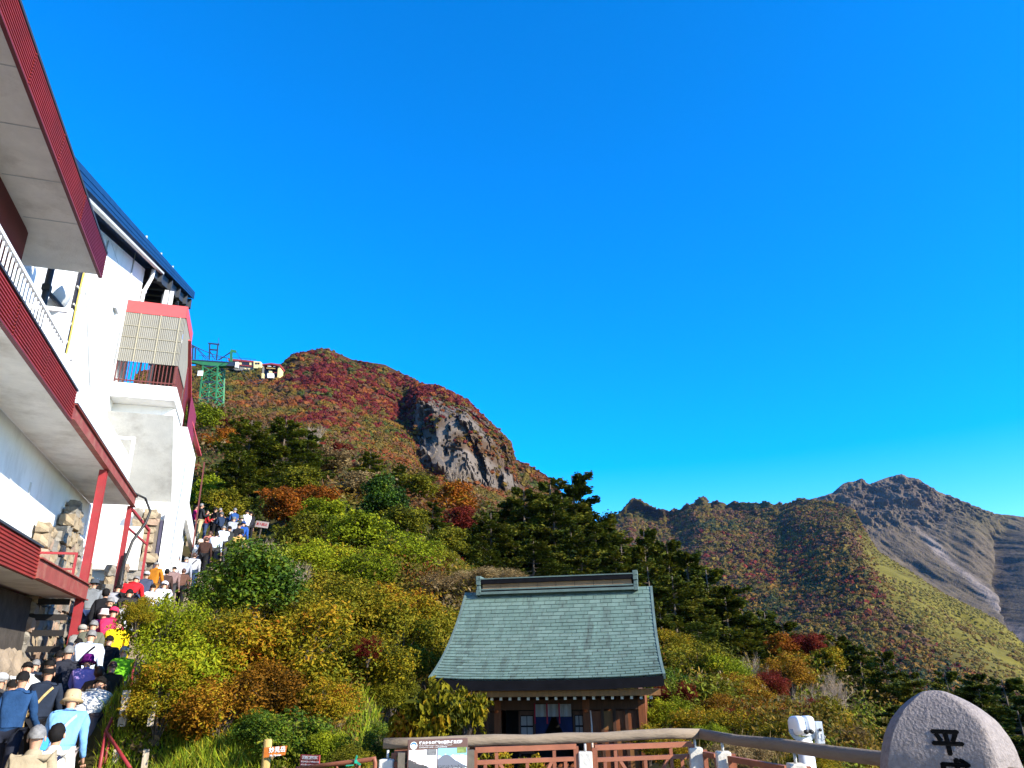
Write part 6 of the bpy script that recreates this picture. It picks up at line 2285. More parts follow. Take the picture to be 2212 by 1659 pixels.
def tw(zx, zy, Y=TY):
    return at((700 + zx / 3.687) * .54, (1300 + zy / 3.687) * .54, Y)


foot = tw(590, 1225)
tower = thing('ropeway_tower', 'green steel lattice ropeway tower with a long crossarm', 'tower', (foot.x, foot.y, foot.z))
# four legs: front pair from the picture, back pair 2.6 m behind
legs = {}
for nm, top, bot in (('a', (415, 600), (372, 1010)), ('b', (632, 600), (592, 1225))):
    for back in (0, 1):
        off = Vector((.55, 2.6, 0)) * back
        p, q = tw(*top) + off * .85, tw(*bot) + off
        if nm == 'a':
            q = p + (q - p) * 1.5
        legs[nm, back] = (p, q)
        MB().bar(p, q, .26, .26).build('leg', M_GREENS, tower)


def leg_at(nm, back, z):
    p, q = legs[nm, back]
    k = (z - p.z) / (q.z - p.z)
    return p + (q - p) * k


zt, zb_ = tw(500, 610).z, tw(500, 1200).z
lv = np.linspace(zt, zb_, 6)
pairs = [(('a', 0), ('b', 0)), (('a', 1), ('b', 1)), (('a', 0), ('a', 1)), (('b', 0), ('b', 1))]
for m_, n_ in pairs:
    for i in range(6):
        MB().bar(leg_at(*m_, lv[i]), leg_at(*n_, lv[i]), .11, .18).build('cross_member', M_GREENS if i % 2 else M_DKSTEEL, tower)
    for i in range(5):
        MB().bar(leg_at(*m_, lv[i]), leg_at(*n_, lv[i + 1]), .17, .17).build('diagonal_brace', M_GREENS, tower)
        MB().bar(leg_at(*n_, lv[i]), leg_at(*m_, lv[i + 1]), .17, .17).build('diagonal_brace', M_GREENS, tower)
pl = [tw(-40, 500), tw(230, 517), tw(810, 556), tw(740, 600), tw(600, 608), tw(390, 585), tw(230, 545), tw(-40, 520)]
MB().prism(pl, (0, 0, 0), (.25, 1.2, 0)).build('crossarm', M_GREENS, tower)
MB().prism([tw(-40, 488), tw(870, 548), tw(905, 575), tw(880, 605), tw(740, 603), tw(812, 562), tw(-40, 503)], (.02, -.06, 0), (.3, 1.3, 0)).build('crossarm_flange', M_DKSTEEL, tower)
MB().box(tw(395, 720) + Vector((-.2, -.2, 0)), (.9, .25, 1.0)).build('sign_plate', M_PRINTW, tower)
MB().box(tw(915, 592), (.55, .5, 1.1)).build('rope_saddle', M_PRINTW, tower)
for a, c in (((505, 510), (512, 275)), ((612, 515), (635, 275))):
    MB().bar(tw(*a), tw(*c), .22, .22).build('gantry_post', M_DKSTEEL, tower)
for a, c in (((492, 270), (655, 288)), ((500, 360), (630, 372))):
    MB().bar(tw(*a), tw(*c), .2, .26).build('gantry_beam', M_DKSTEEL, tower)
MB().bar(tw(512, 380), tw(590, 510), .14, .14).build('gantry_brace', M_DKSTEEL, tower)
MB().tube([tw(642, 290), tw(645, 195)], .05, 6).build('antenna', M_DKSTEEL, tower)
for xs_, in (((826, 380), ), ((265, 320), ), ((305, 335), )):
    x, y = xs_
    MB().bar(tw(x - 2, y), tw(x - 8, 545 if x > 500 else 500), .22, .22).build('sheave_post', M_GREENS if x > 500 else M_DKSTEEL, tower)
MB().bar(tw(845, 385), tw(838, 545), .16, .16).build('sheave_post', M_GREENS, tower)
MB().bar(tw(822, 376), tw(903, 396), .18, .5).build('sheave_beam', M_GREENS, tower)
MB().bar(tw(225, 318), tw(288, 325), .18, .4).build('sheave_beam', M_DKSTEEL, tower)
MB().bar(tw(655, 515), tw(826, 392), .12, .12).build('stay', M_DKSTEEL, tower)
MB().bar(tw(635, 515), tw(815, 412), .12, .12).build('stay', M_DKSTEEL, tower)
MB().bar(tw(320, 345), tw(455, 505), .12, .12).build('stay', M_DKSTEEL, tower)
MB().bar(tw(340, 350), tw(470, 490), .12, .12).build('stay', M_DKSTEEL, tower)
for k in range(7):
    x = 340 + k * 70
    MB().bar(tw(x, 448 + .07 * (x - 340)), tw(x, 528 + .045 * (x - 340)), .06, .06).build('walkway_post', M_DKSTEEL, tower)
MB().bar(tw(340, 445), tw(800, 490), .06, .06).build('walkway_rail', M_DKSTEEL, tower)
base_p = tw(500, 1230)
for nm in (('a', 0), ('a', 1), ('b', 0), ('b', 1)):
    q = legs[nm][1]
    MB().box((q.x, q.y, q.z - .2), (1.0, 1.0, .9)).build('footing', M_SOFFIT, tower)

# summit station, 425 m away
SY = 396.0


def su(zx, zy, Y=SY):
    return tw(zx, zy, Y)


def slab(b, pts, dy, Y=SY):
    q = [su(x, y, Y) for x, y in pts]
    b.prism(q, (0, 0, 0), (0, dy, 0))
    return b


M_SWALL = mat('summit_grey_wall', (.20, .18, .15), .8, .15, .3)
M_SCREAM = mat('summit_cream_wall', (.72, .58, .26), .7, .1, .3)
M_SROOF = mat('summit_red_roof', (.26, .035, .035), .6, .15, .3)
M_SDARK = mat('summit_dark', (.015, .016, .03), .6, .2, .3)
p = su(1000, 660)
summit = thing('summit_station', 'long brown-roofed summit station with a cream end block on the hill crest', 'building', (p.x, p.y, p.z))
slab(MB(), [(795, 515), (1165, 545), (1165, 668), (900, 668), (795, 600)], 9).build('wall', M_SWALL, summit)
slab(MB(), [(782, 492), (1170, 530), (1170, 552), (782, 522)], 10, SY - .6).build('roof', M_SROOF, summit)
slab(MB(), [(930, 580), (1165, 604), (1165, 618), (930, 594)], .7, SY - .6).build('ledge', M_SROOF, summit)
for x0, x1 in ((800, 850), (905, 945), (985, 1095)):
    slab(MB(), [(x0, 545 + (x0 - 800) * .03), (x1, 548 + (x1 - 800) * .03), (x1, 585 + (x1 - 800) * .03), (x0, 582 + (x0 - 800) * .03)], .3, SY - .25).build('window', M_SDARK, summit)
for x0 in (950, 1098):
    slab(MB(), [(x0, 553), (x0 + 30, 555), (x0 + 30, 592), (x0, 590)], .4, SY - .4).build('cream_panel', M_SCREAM, summit)
slab(MB(), [(1160, 533), (1262, 540), (1268, 622), (1240, 640), (1160, 634)], 6, SY - 1.2).build('end_block', M_SCREAM, summit)
for x0 in (1182, 1218):
    w = slab(MB(), [(x0, 553), (x0 + 28, 555), (x0 + 28, 580), (x0, 578)], .2, SY - 1.35).build('window', M_SDARK, summit)
for k in range(6):
    MB().bar(su(850 + k * 66, 482 + k * 5), su(850 + k * 66, 505 + k * 5), .12, .12).build('roof_rail_post', M_SDARK, summit)
MB().bar(su(845, 480), su(1195, 508), .14, .14).build('roof_rail', M_SDARK, summit)
for x0 in (1040, 1090, 1155):
    MB().box(su(x0, 645 + (x0 - 1040) * .1, SY - .5), (.9, .4, .7)).build('ceiling_light', M_SCREAM, summit)
SY_D = 366.0
dock = thing('summit_dock', 'open-fronted summit ropeway dock with a red gable roof', 'building', su(1410, 800, SY_D))
slab(MB(), [(1285, 575), (1420, 560), (1555, 580), (1555, 612), (1530, 602), (1420, 582), (1310, 590), (1285, 598)], 8, SY_D - 2).build('roof', M_SROOF, dock)
slab(MB(), [(1290, 600), (1540, 610), (1530, 790), (1300, 790)], .4, SY_D + 5).build('back_wall', M_SDARK, dock)
slab(MB(), [(1290, 600), (1312, 600), (1300, 785), (1280, 785)], .8, SY_D - 1.5).build('column', M_SWALL, dock)
slab(MB(), [(1278, 712), (1312, 712), (1308, 785), (1276, 785)], 1, SY_D - 1.8).build('column_base', M_SCREAM, dock)
slab(MB(), [(1520, 610), (1550, 612), (1538, 775), (1508, 775)], 6, SY_D - 1.2).build('side_wall', M_SCREAM, dock)
slab(MB(), [(1362, 712), (1456, 714), (1456, 782), (1362, 778)], 1.5, SY_D - 1).build('front_panel', M_PRINTW, dock)
slab(MB(), [(1456, 695), (1500, 698), (1495, 705), (1456, 702)], 1, SY_D - 1.1).build('red_board', M_SROOF, dock)
slab(MB(), [(1385, 672), (1432, 674), (1432, 712), (1385, 711)], 1.4, SY_D).build('ropeway_wheel_house', M_SCREAM, dock)
slab(MB(), [(1345, 628), (1480, 634), (1480, 646), (1345, 640)], .8, SY_D - 1).build('crane_beam', mat('ochre_beam', (.45, .30, .10), .6, .1, .5), dock)
slab(MB(), [(1362, 598), (1420, 602), (1420, 614), (1362, 611)], .3, SY_D - 1.4).build('sign_board', M_PRINTW, dock)
slab(MB(), [(1448, 605), (1480, 608), (1480, 618), (1448, 616)], .3, SY_D - 1.4).build('sign_board', M_PRINTW, dock)
# cables from the lower station over the tower to the dock
for x0, y0, x1, y1, lab in ((-60, 110, 800, 492, 'thick ropeway cable sloping across the sky to the tower arm'),):
    a, c = tw(x0, y0, 90), tw(x1, y1, TY)
    pts = [a.lerp(c, i / 12) - Vector((0, 0, .6 * math.sin(math.pi * i / 12))) for i in range(13)]
    tag(MB().tube(pts, .07, 6).build('ropeway_cable', M_DKSTEEL), lab, 'cable')
for x0, y0, lab in ((905, 400, 'upper haul cable from the tower arm to the summit dock'), (900, 585, 'lower haul cable from the tower arm to the summit dock')):
    a, c = tw(x0, y0), su(1400, 640, SY_D - 1)
    pts = [a.lerp(c, i / 24) - Vector((0, 0, 6.0 * math.sin(math.pi * i / 24))) for i in range(25)]
    tag(MB().tube(pts, .05, 5).build('ropeway_cable', M_DKSTEEL), lab, 'cable')

# ================================================================== people on the stairs
def rotx(a):
    return Matrix.Rotation(-a, 3, 'X')          # positive leans forward (+y)


def skin_mesh(name, verts, edges, radii, sub=1, noise=0.0, seed=0):
    me = bpy.data.meshes.new(name)
    me.from_pydata([tuple(v) for v in verts], edges, [])
    o = bpy.data.objects.new(name, me)
    COL.objects.link(o)
    o.modifiers.new('skin', 'SKIN')
    o.modifiers['skin'].use_smooth_shade = True
    if not me.skin_vertices:
        bpy.context.view_layer.objects.active = o
        bpy.ops.object.skin_root_mark() if False else None
    sv = me.skin_vertices[0].data if me.skin_vertices else None
    if sv is None:
        bm = bmesh.new()
        bm.from_mesh(me)
        bm.verts.layers.skin.verify()
        bm.to_mesh(me)
        bm.free()
        sv = me.skin_vertices[0].data
    for i, r in enumerate(radii):
        sv[i].radius = (r, r) if not isinstance(r, tuple) else r
        sv[i].use_root = (i == 0)
    s = o.modifiers.new('sub', 'SUBSURF')
    s.levels = s.render_levels = sub
    bpy.context.view_layer.update()
    out = bpy.data.meshes.new_from_object(o.evaluated_get(bpy.context.evaluated_depsgraph_get()))
    bpy.data.objects.remove(o, do_unlink=True)
    bpy.data.meshes.remove(me)
    out.name = name
    if noise:
        n = len(out.vertices)
        co = np.empty(n * 3, np.float32)
        out.vertices.foreach_get('co', co)
        co = co.reshape(-1, 3)
        nn = np.empty(n * 3, np.float32)
        out.vertices.foreach_get('normal', nn)
        f = fbm(co * np.array([9, 9, 5]) + seed, 3) * noise + fbm(co * np.array([24, 24, 9]) + seed, 2) * noise * .5
        co += nn.reshape(-1, 3) * f[:, None].astype(np.float32)
        out.vertices.foreach_set('co', co.ravel())
    for p in out.polygons:
        p.use_smooth = True
    return out


def ball(bm, c, r, M=None, u=14, v=10):
    res = bmesh.ops.create_uvsphere(bm, u_segments=u, v_segments=v, radius=1.0)
    for q in res['verts']:
        p = Vector((q.co.x * r[0], q.co.y * r[1], q.co.z * r[2]))
        q.co = (M @ p if M is not None else p) + Vector(c)
    return res['verts']


def make_pose(name, lean=0.1, legs=((.1, .1), (-.1, .1)), arms=((.05, .12, .25), (.05, .12, .25)), nod=None, seed=0):
    """angles in radians: legs (thigh forward, knee bend); arms (forward, outward, elbow)."""
    H = 1.68
    T = rotx(lean)
    hip = Vector((0, 0, .525 * H))
    tp = lambda f, x=0, y=0: hip + T @ Vector((x * H, y * H, f * H))
    nod = lean * .45 if nod is None else nod
    Hd = rotx(nod)
    neck = tp(.305)
    hp = lambda z, y=0, x=0: neck + T @ Vector((0, 0, .012 * H)) + Hd @ Vector((x * H, y * H, z * H))
    bv, be, br = [], [], []

    def chain(root, pts, rads):
        prev = root
        for p, r in zip(pts, rads):
            bv.append(p)
            br.append(r)
            i = len(bv) - 1
            if prev is not None:
                be.append((prev, i))
            prev = i
        return prev
    chain(None, [hip], [(.115, .085)])
    t1 = chain(0, [tp(.10), tp(.21)], [(.105, .078), (.125, .088)])
    chain(t1, [tp(.285), neck, hp(.012), hp(.042, .006), hp(.080, .004), hp(.122, 0)], [(.10, .07), .052, .050, .062, .078, .056])
    J = {}
    for k, sx in enumerate((-1, 1)):
        fw, ow, el = arms[k]
        sh = tp(.275, sx * .105)
        A = T @ (rotx(-fw) @ Matrix.Rotation(sx * -ow, 3, 'Y'))
        e = sh + A @ Vector((0, 0, -.175 * H))
        F_ = A @ rotx(-el)
        w = e + F_ @ Vector((0, 0, -.150 * H))
        h = w + F_ @ Vector((0, .004 * H, -.052 * H))
        J['sh', k], J['el', k], J['wr', k], J['ha', k], J['F', k] = sh, e, w, h, F_
        chain(t1, [sh, sh.lerp(e, .5), e, e.lerp(w, .5), w, h], [.052, .043, .036, .034, .024, (.034, .020)])
        th, kn = legs[k]
        hj = hip + Vector((sx * .052 * H, 0, -.02 * H))
        kp = hj + rotx(-th) .inverted() @ Vector((0, 0, -.250 * H)) if False else hj + Vector((0, math.sin(th), -math.cos(th))) * (.250 * H)
        ap = kp + Vector((0, math.sin(th - kn), -math.cos(th - kn))) * (.235 * H)
        tp_ = ap + Vector((0, .10 * H, -.022 * H))
        J['hj', k], J['kn', k], J['an', k], J['to', k] = hj, kp, ap, tp_
        chain(0, [hj, hj.lerp(kp, .5), kp, kp.lerp(ap, .45), ap], [.080, .068, .052, .050, .034])
    body = skin_mesh(name + '_body', bv, be, br, 1)
    # face, ears and fingers join the same mesh
    bm = bmesh.new()
    bm.from_mesh(body)
    ball(bm, hp(.062, .056), (.014, .022, .024), Hd, 8, 6)
    ball(bm, hp(.036, .048), (.026, .010, .009), Hd, 8, 6)
    for sx in (-1, 1):
        ball(bm, hp(.068, .002, sx * .048), (.010, .022, .032), Hd, 8, 6)
        ball(bm, hp(.078, .044, sx * .019), (.014, .010, .009), Hd, 8, 6)
    for k, sx in enumerate((-1, 1)):
        F_ = J['F', k]
        for q in range(4):
            a = J['ha', k] + F_ @ Vector(((q - 1.5) * .017, .004, -.018))
            b_ = a + F_ @ Vector((0, .012, -.034 - .006 * (q in (1, 2))))
            c_ = b_ + F_ @ Vector((0, .022, -.026))
            m_ = MB().tube([a, b_, c_], [.0095, .0085, .006], 6)
            vs = [bm.verts.new(v) for v in m_.v]
            for f in m_.f:
                bm.faces.new([vs[i] for i in f])
        a = J['wr', k] + F_ @ Vector((-sx * .024, .004, -.03))
        m_ = MB().tube([a, a + F_ @ Vector((-sx * .022, .014, -.03)), a + F_ @ Vector((-sx * .024, .022, -.056))], [.011, .0095, .006], 6)
        vs = [bm.verts.new(v) for v in m_.v]
        for f in m_.f:
            bm.faces.new([vs[i] for i in f])
    bmesh.ops.recalc_face_normals(bm, faces=bm.faces)
    bm.to_mesh(body)
    bm.free()
    for p in body.polygons:
        p.use_smooth = True
    # jacket
    jv, je, jr = [], [], []

    def jch(root, pts, rads):
        prev = root
        for p, r in zip(pts, rads):
            jv.append(p)
            jr.append(r)
            i = len(jv) - 1
            if prev is not None:
                je.append((prev, i))
            prev = i
        return prev
    jch(None, [tp(.10)], [(.155, .120)])
    jch(0, [tp(.02), tp(-.055)], [(.160, .130), (.168, .140)])
    t2 = jch(0, [tp(.20)], [(.165, .128)])
    jch(t2, [tp(.272), tp(.305), hp(.014)], [(.130, .100), .082, .066])
    for k in (0, 1):
        sh, e, w = J['sh', k], J['el', k], J['wr', k]
        jch(t2, [sh, sh.lerp(e, .5), e, e.lerp(w, .5), w.lerp(e, -.02)], [.078, .064, .058, .052, .044])
    jacket = skin_mesh(name + '_jacket', jv, je, jr, 2, .018, seed)
    tv, te, tr = [hip + T @ Vector((0, 0, .02 * H))], [], [(.150, .115)]
    for k in (0, 1):
        prev = 0
        for p, r in zip([J['hj', k], J['hj', k].lerp(J['kn', k], .5), J['kn', k], J['kn', k].lerp(J['an', k], .5), J['an', k] + Vector((0, 0, .01))], [.105, .092, .076, .070, .060]):
            tv.append(p)
            tr.append(r)
            te.append((prev, len(tv) - 1))
            prev = len(tv) - 1
    trousers = skin_mesh(name + '_trousers', tv, te, tr, 2, .006, seed + 9)
    sh_b = MB()
    for k in (0, 1):
        a = J['an', k]
        sh_b.tube([a + Vector((0, -.06, -.035)), a + Vector((0, 0, -.03)), a + Vector((0, .09, -.045)), a + Vector((0, .165, -.055)), a + Vector((0, .195, -.06))], [.03, .046, .044, .036, .012], 10)
    shoes = sh_b.mesh(name + '_shoes', mat('dark_shoe', (.02, .018, .016), .5, .2, 8))
    low = min(J['an', 0].z, J['an', 1].z) - .095
    # hair and hats, in head coordinates
    cen = hp(.086, -.004)

    def cap(kind):
        bm = bmesh.new()
        vs = ball(bm, (0, 0, 0), (.086, .100, .106), None, 20, 14)
        for v in bm.verts:
            n = 1 + .06 * math.sin(v.co.x * 90) * math.sin(v.co.y * 75 + v.co.z * 60) + random.uniform(-.035, .035)
            v.co *= n
        cut = {'short': -.030, 'bob': -.110, 'bald': -.03}[kind]
        dele = []
        for v in bm.verts:
            frontness = v.co.y
            lim = cut + max(0, frontness) * 1.25
            if kind == 'bob' and frontness > .02:
                lim = .02 + frontness * .5
            if v.co.z < lim or (kind == 'bald' and v.co.z > .055):
                dele.append(v)
        bmesh.ops.delete(bm, geom=dele, context='VERTS')
        for v in bm.verts:
            v.co = Hd @ v.co + cen
        me = bpy.data.meshes.new(name + '_hair')
        bm.to_mesh(me)
        bm.free()
        for p in me.polygons:
            p.use_smooth = True
        me.materials.append(MATS['hair_black'])
        return me

    def hat(kind):
        b = MB()
        if kind == 'cap':
            b.lathe([(.099, -.005), (.102, .03), (.092, .075), (.055, .105), (.001, .115)], (0, 0, .005), 20)
            arc = [(.095 * math.sin(a), .075 + .095 * math.cos(a) * 1.0, .012) for a in np.linspace(-1.2, 1.2, 9)]
            b.add([(x, y, z) for x, y, z in arc] + [(-.085, .04, .02), (.085, .04, .02)], [tuple(range(9)) + (10, 9)])
        elif kind == 'bucket':
            b.lathe([(.140, -.045), (.130, -.03), (.100, .0), (.100, .06), (.085, .100), (.001, .110)], (0, 0, .01), 22)
        else:
            b.lathe([(.150, -.015), (.155, -.008), (.105, .012), (.100, .075), (.090, .105), (.001, .110)], (0, 0, .01), 22)
        M_ = Matrix.Translation(cen) @ Hd.to_4x4()
        b.v = [tuple(M_ @ Vector(p)) for p in b.v]
        return b.mesh(name + '_hat', MATS['hair_black'])
    strap = MB()
    pts = []
    for q in range(15):
        a = 2 * math.pi * q / 14
        pts.append(tp(.155 + .125 * math.cos(a), .082 * math.cos(a), .098 * math.sin(a) * (1 if math.sin(a) > 0 else .95)))
    for p, q in zip(pts[:-1], pts[1:]):
        strap.bar(p, q, .034, .012, (0, 1, 0))
    bag = MB().box(tp(.005, -.115, -.01), (.10, .26, .24), T)
    return dict(body=body, jacket=jacket, trousers=trousers, shoes=shoes, low=low, top=cen + Hd @ Vector((0, 0, .112)), cap=cap, hat=hat, strap=strap, bag=bag, cache={})


mat('hair_black', (.010, .009, .009), .8, .3, 20, spec=.1)
HAIRC = {'black': MATS['hair_black'], 'grey': mat('hair_grey', (.17, .165, .16), .6, .3, 30), 'brown': mat('hair_brown', (.055, .022, .012), .5, .3, 20), 'white': mat('hair_white', (.55, .52, .47), .6, .2, 20)}
SKIN = mat('skin', (.46, .25, .16), .55, .1, 10)
SKIN2 = mat('skin_tan', (.36, .18, .11), .55, .1, 10)
POSES = {
    'stand': make_pose('stand', .06, ((.05, .06), (-.06, .06)), seed=1),
    'walk': make_pose('walk', .16, ((.55, .75), (-.12, .12)), ((-.15, .10, .35), (.45, .10, .5)), seed=2),
    'climb': make_pose('climb', .48, ((.75, .95), (-.05, .15)), ((.75, .12, .6), (.5, .12, .45)), nod=.35, seed=3),
    'bent': make_pose('bent', .95, ((.55, .75), (-.10, .12)), ((1.0, .12, .45), (1.35, .15, .3)), nod=.7, seed=4),
    'fold': make_pose('fold', .0, ((.03, .04), (-.05, .05)), ((.30, .05, 1.65), (.30, .05, 1.65)), nod=.1, seed=5),
}


def cloth(c):
    k = 'cloth_%d_%d_%d' % tuple(int(q * 999) for q in c)
    return mat(k, c, .9, .22, 5, .5, 14, spec=.12)


def own(o, m):
    o.material_slots[0].link = 'OBJECT'
    o.material_slots[0].material = m


for P_ in POSES.values():
    for q in ('body', 'jacket', 'trousers'):
        P_[q].materials.clear()
        P_[q].materials.append(SKIN)


def person(x, y, Y, pose, jacket, trousers, head, label, turn=0.0, size=1.0, extra=None, skin=SKIN, kind='jacket'):
    """head-top picture point and distance; head = (hair or hat kind, colour[, hat colour])."""
    P = POSES[pose]
    rz = BA + turn
    Rz = Matrix.Rotation(rz, 4, 'Z')
    top = at(x, y, Y)
    off = Rz @ P['top']
    X, Yw = top.x - off.x, top.y - off.y
    s, t = X * BU.x + Yw * BU.y, X * BV.x + Yw * BV.y
    g = stair_z(s)
    hz = P['top'].z - P['low']
    sc = max(.92, min(1.07, (top.z - g) / hz)) * size
    M = Matrix.Translation((top.x - off.x * sc, top.y - off.y * sc, top.z - P['top'].z * sc)) @ Rz @ Matrix.Scale(sc, 4)
    o = obj('person', P['body'], None, M)
    own(o, skin)
    tag(o, label, 'person', 'people queuing up the stairs')
    own(obj(kind, P['jacket'], o, M), cloth(jacket))
    own(obj('trousers', P['trousers'], o, M), cloth(trousers))
    obj('shoes', P['shoes'], o, M)
    hk = head[0]
    ca = P['cache']
    if hk in ('cap', 'bucket', 'brim'):
        if hk not in ca:
            ca[hk] = P['hat'](hk)
        own(obj('hat', ca[hk], o, M), cloth(head[2]))
        hk = 'short'
    if hk not in ca:
        ca[hk] = P['cap'](hk)
    own(obj('hair', ca[hk], o, M), HAIRC[head[1]])
    if extra:
        if 'strap' not in ca:
            ca['strap'] = P['strap'].mesh('strap', M_BROWN)
            ca['bag'] = P['bag'].mesh('bag', M_BROWN)
        own(obj('strap', ca['strap'], o, M), cloth(extra[0]))
        if len(extra) > 1:
            own(obj('bag', ca['bag'], o, M), cloth(extra[1]))
    return o


